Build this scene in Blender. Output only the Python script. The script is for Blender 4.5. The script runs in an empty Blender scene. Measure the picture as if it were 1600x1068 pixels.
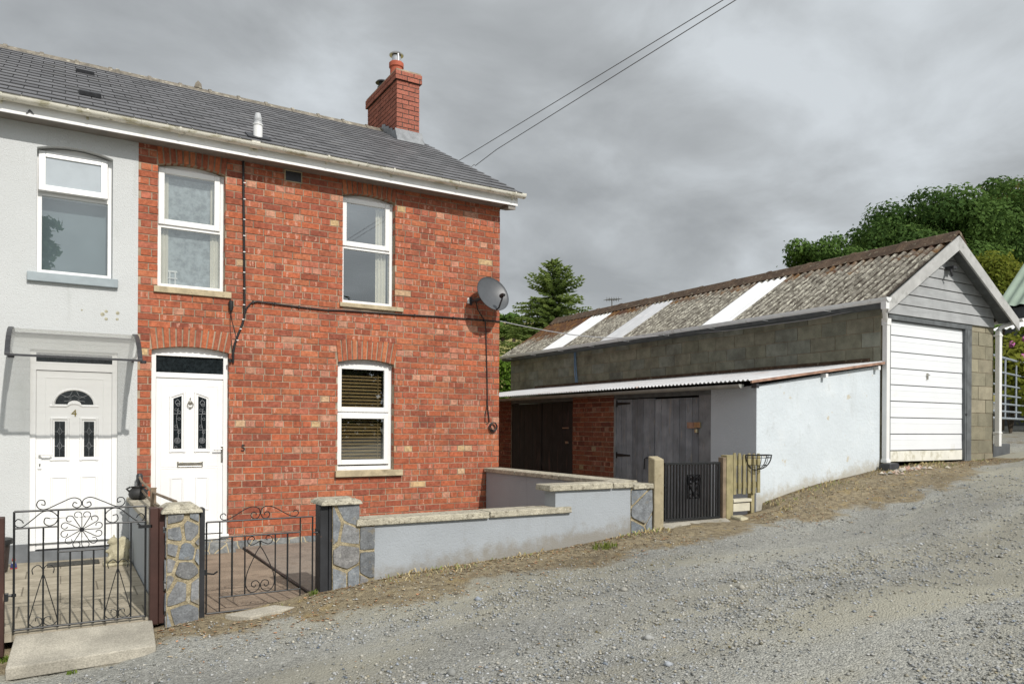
import bpy, math, random
import numpy as np
from mathutils import Vector, Matrix, Euler

random.seed(7); np.random.seed(7)
R = math.radians
S = bpy.context.scene
COL = S.collection

# ------------------------------------------------------------------ camera, sky, sun, exposure
cam_d = bpy.data.cameras.new('camera')
cam = bpy.data.objects.new('camera', cam_d)
COL.objects.link(cam)
cam_d.sensor_width = 36.0
cam_d.lens = 1172.0 / 1600.0 * 36.0
cam_d.shift_y = 0.0841
cam_d.clip_start = 0.05
cam_d.clip_end = 2000.0
cam.matrix_world = (Matrix.Translation((0, 0, 1.6)) @ Matrix.Rotation(R(-31), 4, 'Z')
                    @ Matrix.Rotation(R(90), 4, 'X') @ Matrix.Rotation(0.0055, 4, 'Z'))
S.camera = cam

SUN_DIR = Vector((0.10, -1.0, 0.80)).normalized()        # towards the sun
SUN_EL = math.asin(SUN_DIR.z)
SUN_AZ = math.atan2(SUN_DIR.x, SUN_DIR.y)
sun_d = bpy.data.lights.new('sun', 'SUN')
sun_d.energy = 3.7
sun_d.angle = R(0.9)
sun_d.color = (1.0, 0.955, 0.89)
sun = bpy.data.objects.new('sun', sun_d)
COL.objects.link(sun)
sun.rotation_euler = SUN_DIR.to_track_quat('Z', 'Y').to_euler()
sun.location = (2, -20, 30)

W = bpy.data.worlds.new('World')
S.world = W
W.use_nodes = True
wn, wl = W.node_tree.nodes, W.node_tree.links
wn.clear()
def WN(t, **k):
    n = wn.new(t)
    for a, b in k.items(): setattr(n, a, b)
    return n
w_out = WN('ShaderNodeOutputWorld'); w_bg = WN('ShaderNodeBackground')
sky = WN('ShaderNodeTexSky', sky_type='NISHITA', sun_disc=False)
sky.sun_elevation = SUN_EL; sky.sun_rotation = SUN_AZ
tc = WN('ShaderNodeTexCoord')
nrm = WN('ShaderNodeVectorMath', operation='NORMALIZE'); wl.new(tc.outputs['Generated'], nrm.inputs[0])
sep = WN('ShaderNodeSeparateXYZ'); wl.new(nrm.outputs[0], sep.inputs[0])
def wmath(op, a, b=None, c=None, clamp=False):
    n = WN('ShaderNodeMath', operation=op); n.use_clamp = clamp
    for i, v in enumerate((a, b, c)):
        if v is None: continue
        if isinstance(v, (int, float)): n.inputs[i].default_value = v
        else: wl.new(v, n.inputs[i])
    return n.outputs[0]
zc_ = wmath('MAXIMUM', sep.outputs[2], 0.0)
den = wmath('ADD', zc_, 0.28)
px_ = wmath('DIVIDE', sep.outputs[0], den); py_ = wmath('DIVIDE', sep.outputs[1], den)
cmb = WN('ShaderNodeCombineXYZ'); wl.new(px_, cmb.inputs[0]); wl.new(py_, cmb.inputs[1])
def wnoise(scale, detail, rough, off, dist=0.0):
    m = WN('ShaderNodeMapping'); m.inputs['Location'].default_value = off
    wl.new(cmb.outputs[0], m.inputs['Vector'])
    n = WN('ShaderNodeTexNoise'); n.inputs['Scale'].default_value = scale
    n.inputs['Detail'].default_value = detail; n.inputs['Roughness'].default_value = rough
    n.inputs['Distortion'].default_value = dist
    wl.new(m.outputs[0], n.inputs['Vector'])
    return n.outputs['Fac']
big = wnoise(1.36, 3, 0.5, (-11.65, -16.74, -6.52), 0.3)
mid = wnoise(2.6, 7, 0.56, (-1.69, 15.18, 15.65), 0.35)
mixn = wmath('ADD', wmath('MULTIPLY', big, 0.55), wmath('MULTIPLY', mid, 0.45))
ramp = WN('ShaderNodeValToRGB')
ramp.color_ramp.elements[0].position = 0.42; ramp.color_ramp.elements[0].color = (0.37, 0.388, 0.398, 1)
ramp.color_ramp.elements[1].position = 0.635; ramp.color_ramp.elements[1].color = (0.67, 0.712, 0.742, 1)
e = ramp.color_ramp.elements.new(0.5); e.color = (0.46, 0.483, 0.496, 1)
wl.new(mixn, ramp.inputs[0])
dotn = WN('ShaderNodeVectorMath', operation='DOT_PRODUCT'); wl.new(nrm.outputs[0], dotn.inputs[0])
dotn.inputs[1].default_value = SUN_DIR
glow = wmath('MULTIPLY_ADD', wmath('MAXIMUM', dotn.outputs['Value'], 0.0), 1.0, 1.0)
cl = WN('ShaderNodeMix', data_type='RGBA', blend_type='MULTIPLY'); cl.inputs[0].default_value = 1.0
wl.new(ramp.outputs[0], cl.inputs[6])
cg = WN('ShaderNodeCombineColor')
for i in range(3): wl.new(glow, cg.inputs[i])
wl.new(cg.outputs[0], cl.inputs[7])
cl10 = WN('ShaderNodeMix', data_type='RGBA', blend_type='MULTIPLY'); cl10.inputs[0].default_value = 1.0
wl.new(cl.outputs[2], cl10.inputs[6]); cl10.inputs[7].default_value = (10, 10, 10, 1)
mx = WN('ShaderNodeMix', data_type='RGBA'); mx.inputs[0].default_value = 0.94
wl.new(sky.outputs[0], mx.inputs[6]); wl.new(cl10.outputs[2], mx.inputs[7])
wl.new(mx.outputs[2], w_bg.inputs[0]); w_bg.inputs[1].default_value = 0.1
wl.new(w_bg.outputs[0], w_out.inputs[0])

S.view_settings.view_transform = 'Standard'
S.view_settings.look = 'None'
S.view_settings.exposure = 0.0
S.view_settings.gamma = 1.0
S.view_settings.use_curve_mapping = False
S.render.engine = 'CYCLES'
S.cycles.use_denoising = True
S.cycles.max_bounces = 6
S.cycles.transparent_max_bounces = 12
S.cycles.sample_clamp_indirect = 6.0

# ------------------------------------------------------------------ materials
class NT:
    def __init__(s, name):
        s.m = bpy.data.materials.new(name); s.m.use_nodes = True
        s.n = s.m.node_tree.nodes; s.l = s.m.node_tree.links
        s.n.clear()
        s.out = s.n.new('ShaderNodeOutputMaterial')
        s.b = s.n.new('ShaderNodeBsdfPrincipled')
        s.l.new(s.b.outputs[0], s.out.inputs[0])
        s.tc = s.n.new('ShaderNodeTexCoord').outputs['Object']
    def set(s, inp, v):
        if isinstance(v, bpy.types.NodeSocket): s.l.new(v, inp)
        elif isinstance(v, tuple) and len(v) == 3 and inp.type == 'RGBA': inp.default_value = (*v, 1)
        else: inp.default_value = v
    def noise(s, scale, detail=4, rough=0.55, vec=None, dist=0.0, stretch=None):
        n = s.n.new('ShaderNodeTexNoise')
        n.inputs['Scale'].default_value = scale; n.inputs['Detail'].default_value = detail
        n.inputs['Roughness'].default_value = rough; n.inputs['Distortion'].default_value = dist
        v = vec or s.tc
        if stretch:
            mp = s.n.new('ShaderNodeMapping'); mp.inputs['Scale'].default_value = stretch
            s.l.new(v, mp.inputs['Vector']); v = mp.outputs[0]
        s.l.new(v, n.inputs['Vector'])
        return n.outputs['Fac']
    def vor(s, scale, feature='F1', out='Distance', rnd=1.0, vec=None):
        n = s.n.new('ShaderNodeTexVoronoi'); n.feature = feature
        n.inputs['Scale'].default_value = scale; n.inputs['Randomness'].default_value = rnd
        s.l.new(vec or s.tc, n.inputs['Vector'])
        return n.outputs[out]
    def math(s, op, a, b=0.0, c=None, clamp=False):
        n = s.n.new('ShaderNodeMath'); n.operation = op; n.use_clamp = clamp
        s.set(n.inputs[0], a); s.set(n.inputs[1], b)
        if c is not None: s.set(n.inputs[2], c)
        return n.outputs[0]
    def ramp(s, fac, lo, hi):
        n = s.n.new('ShaderNodeMapRange'); n.interpolation_type = 'SMOOTHSTEP'
        s.l.new(fac, n.inputs[0]); n.inputs[1].default_value = lo; n.inputs[2].default_value = hi
        return n.outputs[0]
    def mix(s, fac, a, b, mode='MIX'):
        n = s.n.new('ShaderNodeMix'); n.data_type = 'RGBA'; n.blend_type = mode
        s.set(n.inputs[0], fac); s.set(n.inputs[6], a); s.set(n.inputs[7], b)
        return n.outputs[2]
    def attr(s, name, out='Color'):
        n = s.n.new('ShaderNodeAttribute'); n.attribute_name = name
        return n.outputs[out]
    def bump(s, h, strength=0.3, dist=0.01):
        n = s.n.new('ShaderNodeBump'); n.inputs['Strength'].default_value = strength
        n.inputs['Distance'].default_value = dist
        s.l.new(h, n.inputs['Height'])
        s.l.new(n.outputs[0], s.b.inputs['Normal'])
    def xyz(s):
        n = s.n.new('ShaderNodeSeparateXYZ'); s.l.new(s.tc, n.inputs[0]); return n.outputs
    def fin(s, col, rough=0.6, metal=0.0, spec=None):
        s.set(s.b.inputs['Base Color'], col); s.set(s.b.inputs['Roughness'], rough)
        s.b.inputs['Metallic'].default_value = metal
        if spec is not None: s.b.inputs['Specular IOR Level'].default_value = spec
        return s.m

def mat(name, col, rough=0.6, var=0.12, scale=6.0, bump=0.15, bscale=60.0, bdist=0.004, metal=0.0, spec=0.4,
        stains=(), fine=0.0):
    """base colour (or 'attr'), large scale variation, stains [(colour, scale, lo, hi, amount)], bump"""
    t = NT(name)
    c = t.attr('col') if col == 'attr' else None
    n = t.noise(scale, 5)
    if c is None:
        lo = tuple(max(0, x * (1 - var)) for x in col); hi = tuple(min(1, x * (1 + var)) for x in col)
        c = t.mix(t.ramp(n, 0.3, 0.7), lo, hi)
    else:
        c = t.mix(1.0, c, t.mix(t.ramp(n, 0.3, 0.7), (1 - var,) * 3, (1 + var,) * 3), 'MULTIPLY')
    if fine:
        f = t.noise(bscale * 1.7, 3)
        c = t.mix(1.0, c, t.mix(t.ramp(f, 0.3, 0.7), (1 - fine,) * 3, (1 + fine,) * 3), 'MULTIPLY')
    for st in stains:
        sc = st[0]; f = t.noise(st[1], 6, 0.62, stretch=st[5] if len(st) > 5 else None)
        c = t.mix(t.math('MULTIPLY', t.ramp(f, st[2], st[3]), st[4]), c, sc)
    if bump: t.bump(t.noise(bscale, 4), bump, bdist)
    return t.fin(c, rough, metal, spec)

def brick_mat():
    t = NT('red_brick')
    c = t.attr('col'); al = t.attr('col', 'Alpha')
    uv = t.n.new('ShaderNodeUVMap').outputs[0]
    sp = t.n.new('ShaderNodeSeparateXYZ'); t.l.new(uv, sp.inputs[0])
    wob = t.noise(14, 3)
    u = t.math('ADD', sp.outputs[0], t.math('MULTIPLY', t.math('SUBTRACT', wob, 0.5), 0.16))
    fr_ = lambda k: t.math('FRACT', t.math('MULTIPLY', al, k))
    wd = t.math('MULTIPLY_ADD', fr_(17.3), 0.06, 0.03)
    c1 = t.math('MULTIPLY_ADD', fr_(7.1), 0.40, 0.06); c2 = t.math('MULTIPLY_ADD', fr_(13.7), 0.40, 0.52)
    m1 = t.math('LESS_THAN', t.math('ABSOLUTE', t.math('SUBTRACT', u, c1)), wd)
    m2 = t.math('MULTIPLY', t.math('LESS_THAN', t.math('ABSOLUTE', t.math('SUBTRACT', u, c2)), wd), t.math('GREATER_THAN', al, 0.45))
    vv = t.math('ADD', sp.outputs[1], t.math('MULTIPLY', t.math('SUBTRACT', t.noise(19, 3), 0.5), 0.7))
    v = t.math('LESS_THAN', t.math('ABSOLUTE', t.math('SUBTRACT', vv, 0.5)), 0.42)
    mm = t.math('MULTIPLY', t.math('MULTIPLY', t.math('MAXIMUM', m1, m2), v), t.math('GREATER_THAN', al, 0.01))
    mm = t.math('MULTIPLY', mm, t.math('MULTIPLY', t.ramp(t.noise(55, 4, 0.65), 0.36, 0.60), 0.9))
    n1 = t.noise(30, 5); n2 = t.noise(150, 3)
    c = t.mix(1.0, c, t.mix(t.ramp(n1, 0.25, 0.75), (0.72, 0.70, 0.69), (1.22, 1.24, 1.24)), 'MULTIPLY')
    c = t.mix(1.0, c, t.mix(t.ramp(n2, 0.3, 0.7), (0.9, 0.88, 0.86), (1.09, 1.09, 1.1)), 'MULTIPLY')
    c = t.mix(mm, c, (0.55, 0.30, 0.22))
    mot = t.noise(13, 5, 0.65)
    c = t.mix(t.math('MULTIPLY', t.ramp(mot, 0.55, 0.70), 0.40), c, (0.47, 0.19, 0.125))
    c = t.mix(t.math('MULTIPLY', t.ramp(mot, 0.45, 0.32), 0.30), c, (0.20, 0.065, 0.042))
    big = t.noise(1.3, 5)
    c = t.mix(t.math('MULTIPLY', t.ramp(big, 0.5, 0.74), 0.28), c, (0.15, 0.06, 0.042))
    strk = t.noise(2.2, 5, 0.6, stretch=(3, 3, 0.35))
    c = t.mix(t.math('MULTIPLY', t.ramp(strk, 0.52, 0.72), 0.30), c, (0.13, 0.055, 0.04))
    c = t.mix(t.math('MULTIPLY', t.ramp(t.noise(45, 5, 0.7), 0.66, 0.74), 0.45), c, (0.5, 0.33, 0.25))
    c = t.mix(t.math('MULTIPLY', t.ramp(t.noise(60, 4, 0.7), 0.64, 0.72), 0.5), c, (0.12, 0.05, 0.04))
    t.bump(t.math('ADD', t.math('MULTIPLY', n1, 0.6), t.math('MULTIPLY', n2, 0.4)), 0.5, 0.008)
    return t.fin(c, 0.85, 0, 0.25)

M = {}
M['brick'] = brick_mat()
M['mortar'] = mat('mortar', (0.35, 0.275, 0.20), 0.95, 0.3, 5, 0.4, 140, 0.006, spec=0.1)
M['sootmortar'] = mat('sooty_mortar', (0.085, 0.07, 0.06), 0.95, 0.3, 5, 0.4, 140, 0.006, spec=0.1)
M['render'] = mat('grey_roughcast', (0.545, 0.56, 0.56), 0.9, 0.03, 1.2, 0.7, 95, 0.012, spec=0.15,
                  stains=[((0.42, 0.44, 0.42), 2.2, 0.58, 0.8, 0.35), ((0.36, 0.37, 0.35), 2.6, 0.56, 0.75, 0.30, (3, 3, 0.25))])
M['plinth_grey'] = mat('grey_plinth_paint', (0.16, 0.17, 0.18), 0.85, 0.2, 5, 0.4, 60)
def upvc(name, col):
    return mat(name, col, 0.32, 0.02, 3, 0.03, 30, spec=0.5, stains=[((0.55, 0.53, 0.46), 7, 0.66, 0.85, 0.35)])
M['upvc'] = upvc('white_upvc', (0.80, 0.80, 0.79))
M['gutter'] = mat('cream_gutter', (0.76, 0.74, 0.65), 0.4, 0.05, 3, 0.05, 30,
                  stains=[((0.30, 0.27, 0.13), 5, 0.52, 0.66, 0.75, (0.8, 2.2, 2.2)), ((0.12, 0.12, 0.06), 14, 0.58, 0.70, 0.6)])
M['fascia'] = mat('white_fascia', (0.78, 0.78, 0.775), 0.4, 0.04, 3, 0.03, 30,
                  stains=[((0.50, 0.48, 0.38), 4, 0.58, 0.8, 0.5)])
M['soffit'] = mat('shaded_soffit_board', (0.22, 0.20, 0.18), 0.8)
M['slate'] = mat('roof_slate', 'attr', 0.55, 0.12, 3, 0.25, 50, 0.004, spec=0.4,
                 stains=[((0.21, 0.205, 0.185), 2.0, 0.58, 0.75, 0.35), ((0.30, 0.29, 0.25), 9, 0.70, 0.76, 0.6)])
M['ridge'] = mat('ridge_tile', (0.17, 0.15, 0.12), 0.9, 0.3, 7, 0.5, 50, 0.01,
                 stains=[((0.42, 0.39, 0.31), 12, 0.52, 0.66, 0.75), ((0.05, 0.045, 0.035), 9, 0.56, 0.7, 0.8)])
M['lead'] = mat('lead_flashing', (0.22, 0.23, 0.24), 0.5, 0.2, 8, 0.2, 40, metal=0.3)
M['terracotta'] = mat('terracotta', (0.36, 0.09, 0.05), 0.8, 0.15, 9, 0.2, 60)
M['steel'] = mat('stainless_steel', (0.62, 0.62, 0.62), 0.28, 0.05, 9, 0.0, 30, metal=0.9)
M['darkmetal'] = mat('dark_metal', (0.035, 0.036, 0.04), 0.45, 0.2, 20, 0.1, 80)
M['ironblack'] = mat('black_painted_iron', (0.014, 0.015, 0.016), 0.42, 0.2, 25, 0.15, 120,
                     stains=[((0.10, 0.05, 0.03), 30, 0.66, 0.75, 0.5)])
M['blackcast'] = mat('black_cast_emblem', (0.008, 0.008, 0.009), 0.9, 0.1, 20, 0, spec=0.1)
M['bluesill'] = mat('painted_sill', (0.30, 0.345, 0.365), 0.7, 0.08, 6, 0.15, 60)
M['stonesill'] = mat('stone_sill', (0.42, 0.35, 0.23), 0.9, 0.18, 9, 0.5, 60, 0.008,
                     stains=[((0.16, 0.13, 0.08), 14, 0.56, 0.7, 0.7)])
M['coping'] = mat('lichen_concrete_coping', (0.40, 0.37, 0.29), 0.95, 0.2, 12, 0.8, 80, 0.014, fine=0.25,
                  stains=[((0.15, 0.13, 0.095), 22, 0.54, 0.64, 0.75), ((0.66, 0.63, 0.54), 30, 0.62, 0.67, 0.85)])
M['bluewall'] = mat('blue_grey_wall_paint', (0.325, 0.35, 0.375), 0.85, 0.04, 1.6, 0.5, 60, 0.008, spec=0.2,
                    stains=[((0.26, 0.27, 0.28), 3, 0.6, 0.8, 0.4), ((0.40, 0.43, 0.46), 25, 0.62, 0.74, 0.3), ((0.20, 0.205, 0.19), 3.5, 0.56, 0.74, 0.35, (2.5, 2.5, 0.3)), ((0.27, 0.25, 0.19), 7, 0.66, 0.74, 0.4)])
M['bluepale'] = mat('blue_grey_plaster', (0.48, 0.515, 0.55), 0.9, 0.05, 1.6, 0.6, 40, 0.01, spec=0.15)
M['endwall'] = mat('pale_blue_limewash', (0.63, 0.68, 0.715), 0.9, 0.035, 1.8, 0.6, 26, 0.012, spec=0.15,
                   stains=[((0.74, 0.78, 0.80), 3, 0.55, 0.75, 0.5), ((0.52, 0.45, 0.32), 4.5, 0.635, 0.70, 0.75),
                           ((0.46, 0.47, 0.46), 7, 0.64, 0.72, 0.4)])
def splash_wall(name, col, gline, slope, x0, bscale, dirtc, stains):
    t = NT(name); p = t.xyz()
    c = t.mix(t.ramp(t.noise(1.7, 5), 0.3, 0.7), tuple(q * 0.96 for q in col), tuple(q * 1.04 for q in col))
    for st in stains:
        f = t.noise(st[1], 6, 0.62, stretch=st[5] if len(st) > 5 else None)
        c = t.mix(t.math('MULTIPLY', t.ramp(f, st[2], st[3]), st[4]), c, st[0])
    g = t.math('MULTIPLY_ADD', t.math('SUBTRACT', p[0], x0), slope, gline)
    h = t.math('SUBTRACT', p[2], g)
    h = t.math('ADD', h, t.math('MULTIPLY', t.math('SUBTRACT', t.noise(9, 6, 0.65), 0.5), 0.42))
    c = t.mix(t.math('MULTIPLY', t.ramp(h, 0.20, 0.0), 0.75), c, dirtc)
    t.bump(t.math('ADD', t.noise(bscale, 4), t.math('MULTIPLY', t.noise(6, 4), 1.5)), 0.5, 0.010)
    return t.fin(c, 0.88, 0, 0.18)
M['frontwall'] = splash_wall('roadside_wall_paint', (0.325, 0.35, 0.375), 0.245, 0.079, 2.4, 60, (0.22, 0.20, 0.165),
    [((0.26, 0.27, 0.28), 3, 0.6, 0.8, 0.4), ((0.40, 0.43, 0.46), 25, 0.62, 0.74, 0.3), ((0.22, 0.225, 0.215), 3.0, 0.58, 0.76, 0.3, (2.5, 2.5, 0.3))])
M['endwall'] = splash_wall('pale_blue_limewash', (0.56, 0.61, 0.645), 0.62, 0.162, 7.76, 26, (0.36, 0.33, 0.26),
    [((0.66, 0.70, 0.72), 3, 0.55, 0.75, 0.5), ((0.46, 0.40, 0.28), 4.5, 0.635, 0.70, 0.7), ((0.40, 0.42, 0.42), 6, 0.60, 0.72, 0.4), ((0.44, 0.46, 0.46), 2.4, 0.54, 0.72, 0.35, (2, 2, 0.3))])
M['concrete'] = mat('concrete', (0.35, 0.325, 0.27), 0.95, 0.2, 4, 0.6, 60, 0.008, fine=0.2,
                    stains=[((0.20, 0.18, 0.14), 3, 0.58, 0.75, 0.55)])
M['concpost'] = mat('pale_concrete_post', (0.33, 0.285, 0.19), 0.9, 0.12, 9, 0.4, 60, 0.006,
                    stains=[((0.22, 0.18, 0.11), 12, 0.54, 0.70, 0.65)])
M['block'] = mat('concrete_block', 'attr', 0.95, 0.2, 5, 0.6, 90, 0.010, spec=0.1, fine=0.15,
                 stains=[((0.09, 0.08, 0.062), 1.6, 0.5, 0.72, 0.5)])
M['blockmortar'] = mat('block_mortar', (0.25, 0.205, 0.145), 0.95, 0.3, 6, 0.4, 90)
M['blockpier'] = mat('block_pier', 'attr', 0.95, 0.15, 5, 0.6, 90, 0.010, spec=0.1, fine=0.15)
M['greywood'] = mat('grey_painted_boards', (0.33, 0.34, 0.345), 0.75, 0.1, 5, 0.3, 20, 0.004,
                    stains=[((0.24, 0.245, 0.25), 5, 0.5, 0.72, 0.5, (0.5, 1, 6)), ((0.44, 0.45, 0.455), 11, 0.58, 0.7, 0.4, (0.3, 1, 5))])
M['barge'] = mat('grey_bargeboard', (0.40, 0.40, 0.39), 0.8, 0.12, 5, 0.3, 30, 0.004,
                 stains=[((0.2, 0.2, 0.19), 6, 0.54, 0.7, 0.5)])
M['frameboard'] = mat('dark_grey_door_frame', (0.11, 0.12, 0.125), 0.7, 0.2, 8, 0.3, 30)
M['garagewhite'] = mat('white_garage_panel', (0.74, 0.76, 0.78), 0.4, 0.02, 2, 0.05, 30,
                       stains=[((0.58, 0.56, 0.47), 3, 0.64, 0.8, 0.4)])
M['garagebase'] = mat('soiled_white_board', (0.70, 0.69, 0.62), 0.6, 0.08, 4, 0.1, 30,
                      stains=[((0.36, 0.33, 0.21), 6, 0.5, 0.7, 0.6)])
M['barndoor'] = mat('weathered_dark_boards', 'attr', 0.8, 0.2, 4, 0.4, 30, 0.004,
                    stains=[((0.32, 0.29, 0.25), 4, 0.57, 0.70, 0.75, (2, 5, 0.6)), ((0.09, 0.09, 0.095), 7, 0.55, 0.7, 0.5, (2, 5, 0.8))])
M['blackdoor'] = mat('black_boards', (0.018, 0.016, 0.017), 0.7, 0.3, 4, 0.4, 30, 0.004,
                     stains=[((0.085, 0.05, 0.045), 3, 0.55, 0.7, 0.7, (2, 4, 0.6))])
M['tin'] = mat('white_corrugated_sheet', (0.52, 0.52, 0.525), 0.5, 0.08, 3, 0.1, 30,
               stains=[((0.34, 0.19, 0.12), 3, 0.60, 0.67, 0.75, (0.6, 5, 1)), ((0.36, 0.35, 0.34), 4, 0.50, 0.68, 0.75, (0.4, 6, 1)), ((0.24, 0.21, 0.19), 9, 0.62, 0.7, 0.6, (0.5, 3, 1))])
M['rustedge'] = mat('rusty_verge', (0.30, 0.18, 0.13), 0.85, 0.3, 9, 0.3, 50)
M['greygutter'] = mat('grey_gutter', (0.30, 0.30, 0.28), 0.55, 0.15, 6, 0.1, 40)
M['palegutter'] = mat('pale_grey_gutter', (0.68, 0.69, 0.69), 0.5, 0.08, 6, 0.1, 40, stains=[((0.27, 0.26, 0.23), 6, 0.56, 0.72, 0.5)])
M['whitepipe'] = mat('white_downpipe', (0.74, 0.74, 0.73), 0.4, 0.03, 6, 0.03, 40)
M['timber'] = mat('greenish_timber', (0.27, 0.235, 0.125), 0.85, 0.2, 7, 0.35, 25, 0.004,
                  stains=[((0.36, 0.31, 0.19), 6, 0.52, 0.7, 0.6, (3, 3, 0.7)), ((0.10, 0.11, 0.04), 8, 0.56, 0.7, 0.6, (3, 3, 0.7))])
M['oldpost'] = mat('brown_grey_post', (0.21, 0.16, 0.11), 0.9, 0.25, 7, 0.35, 25, 0.004)
M['brownpost'] = mat('brown_stained_post', (0.048, 0.020, 0.015), 0.6, 0.2, 5, 0.3, 25, 0.004,
                     stains=[((0.28, 0.19, 0.14), 9, 0.68, 0.76, 0.6, (3, 3, 0.7))])
M['blackpost'] = mat('black_timber_post', (0.02, 0.021, 0.024), 0.6, 0.3, 5, 0.25, 25,
                     stains=[((0.26, 0.12, 0.05), 2.6, 0.63, 0.69, 0.7, (1, 1, 1.6))])
M['cable'] = mat('black_cable', (0.016, 0.015, 0.015), 0.5, 0.1, 20, 0)
M['wire'] = mat('overhead_wire', (0.14, 0.14, 0.145), 0.6, 0.1, 20, 0)
M['greywire'] = mat('grey_wire', (0.30, 0.30, 0.31), 0.5, 0.1, 20, 0)
M['dish'] = mat('grey_dish', (0.075, 0.08, 0.087), 0.42, 0.08, 8, 0.05, 60)
M['bluepipe'] = mat('blue_hose', (0.16, 0.26, 0.40), 0.5, 0.1, 9, 0)
M['stone_cream'] = mat('weathered_cast_stone', (0.42, 0.385, 0.27), 0.95, 0.15, 12, 0.7, 60, 0.012,
                       stains=[((0.17, 0.155, 0.10), 11, 0.52, 0.68, 0.7), ((0.58, 0.53, 0.42), 9, 0.6, 0.72, 0.6)])
M['potblack'] = mat('black_pot', (0.022, 0.022, 0.022), 0.6, 0.3, 9, 0.2, 40)
M['potbrown'] = mat('dark_brown_tub', (0.045, 0.032, 0.028), 0.6, 0.3, 9, 0.2, 40)
M['red'] = mat('red_paint', (0.42, 0.05, 0.04), 0.6); M['whitepaint'] = mat('white_paint', (0.75, 0.73, 0.7), 0.6)
M['bluepaint'] = mat('blue_paint', (0.05, 0.06, 0.17), 0.6); M['skin'] = mat('painted_skin', (0.55, 0.3, 0.2), 0.6)
M['matt'] = mat('door_mat', (0.06, 0.058, 0.05), 1.0, 0.3, 30, 0.6, 200, 0.01)
M['brass'] = mat('brass_fitting', (0.45, 0.38, 0.24), 0.35, 0.15, 20, 0.0, metal=0.8)
M['chrome'] = mat('chrome_fitting', (0.45, 0.43, 0.38), 0.3, 0.1, 20, 0.0, metal=0.9)
M['leadline'] = mat('lead_cames', (0.30, 0.31, 0.32), 0.5, 0.1, 20, 0)
M['pvcgrey'] = mat('grey_vent_cap', (0.40, 0.41, 0.42), 0.5, 0.1, 20, 0.1)
M['galv'] = mat('galvanised_tube', (0.42, 0.47, 0.52), 0.45, 0.1, 9, 0.05, metal=0.4)
M['greensheet'] = mat('green_profiled_sheet', (0.28, 0.35, 0.28), 0.55, 0.08, 2, 0.05)
M['darkblock'] = mat('dark_block_wall', (0.085, 0.09, 0.095), 0.9, 0.2, 4, 0.4, 40)
M['curtain'] = mat('cream_curtain', (0.62, 0.58, 0.48), 0.9, 0.06, 4, 0.2, 12)
M['blindslat'] = mat('wood_blind_slat', (0.20, 0.135, 0.055), 0.5, 0.1, 8, 0)
M['innerdark'] = mat('dark_room_backing', (0.10, 0.095, 0.09), 0.9)
M['netblind'] = mat('net_curtain', (0.26, 0.29, 0.30), 0.9, 0.3, 16, 0.2, 40, stains=[((0.38, 0.42, 0.42), 26, 0.5, 0.62, 0.4)])
M['blueblind'] = mat('blue_grey_roller_blind', (0.16, 0.20, 0.215), 0.9, 0.06, 3, 0.1, 40)
M['paleblind'] = mat('pale_blind', (0.62, 0.66, 0.68), 0.9, 0.03, 3, 0.05, 40)
M['whitedecor'] = mat('white_ornament', (0.6, 0.6, 0.58), 0.6)
M['bark'] = mat('tree_bark', (0.07, 0.055, 0.04), 0.95, 0.3, 8, 0.6, 20, 0.03)
M['terminal'] = mat('black_terminal', (0.02, 0.02, 0.02), 0.5)
M['numbergold'] = mat('gold_digit', (0.22, 0.17, 0.03), 0.4, 0.1, 30, 0, metal=0.4)
M['numberdark'] = mat('dark_iron_digit', (0.035, 0.03, 0.03), 0.5)
M['fillerspot'] = mat('bare_patch', (0.36, 0.34, 0.25), 0.95, 0.3, 40, 0.3)
M['rubbleboard'] = mat('pale_board', (0.55, 0.52, 0.42), 0.8, 0.1, 6, 0.2)

def glass_mat(name, tint=(0.94, 0.955, 0.955), ior=2.95):
    t = NT(name); t.n.remove(t.b)
    tr = t.n.new('ShaderNodeBsdfTransparent'); tr.inputs[0].default_value = (*tint, 1)
    gl = t.n.new('ShaderNodeBsdfGlossy'); gl.inputs['Roughness'].default_value = 0.01
    gl.inputs['Color'].default_value = (0.92, 0.96, 0.97, 1)
    bp = t.n.new('ShaderNodeBump'); bp.inputs['Strength'].default_value = 0.004; bp.inputs['Distance'].default_value = 0.02
    t.l.new(t.noise(2.5, 1), bp.inputs['Height']); t.l.new(bp.outputs[0], gl.inputs['Normal'])
    fr = t.n.new('ShaderNodeFresnel'); fr.inputs['IOR'].default_value = ior
    mixs = t.n.new('ShaderNodeMixShader')
    geo = t.n.new('ShaderNodeNewGeometry')
    t.l.new(t.math('MULTIPLY', fr.outputs[0], t.math('SUBTRACT', 1.0, geo.outputs['Backfacing'])), mixs.inputs[0]); t.l.new(tr.outputs[0], mixs.inputs[1]); t.l.new(gl.outputs[0], mixs.inputs[2])
    t.l.new(mixs.outputs[0], t.out.inputs[0])
    return t.m
M['glass'] = glass_mat('window_glass')
M['frosted'] = mat('frosted_glass', (0.37, 0.41, 0.44), 0.6, 0.05, 4, 0.1, 90, 0.003, spec=0.15)
M['darkglass'] = mat('dark_door_glass', (0.012, 0.016, 0.018), 0.12, 0.4, 30, 0.05, 60, spec=0.5)
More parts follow.
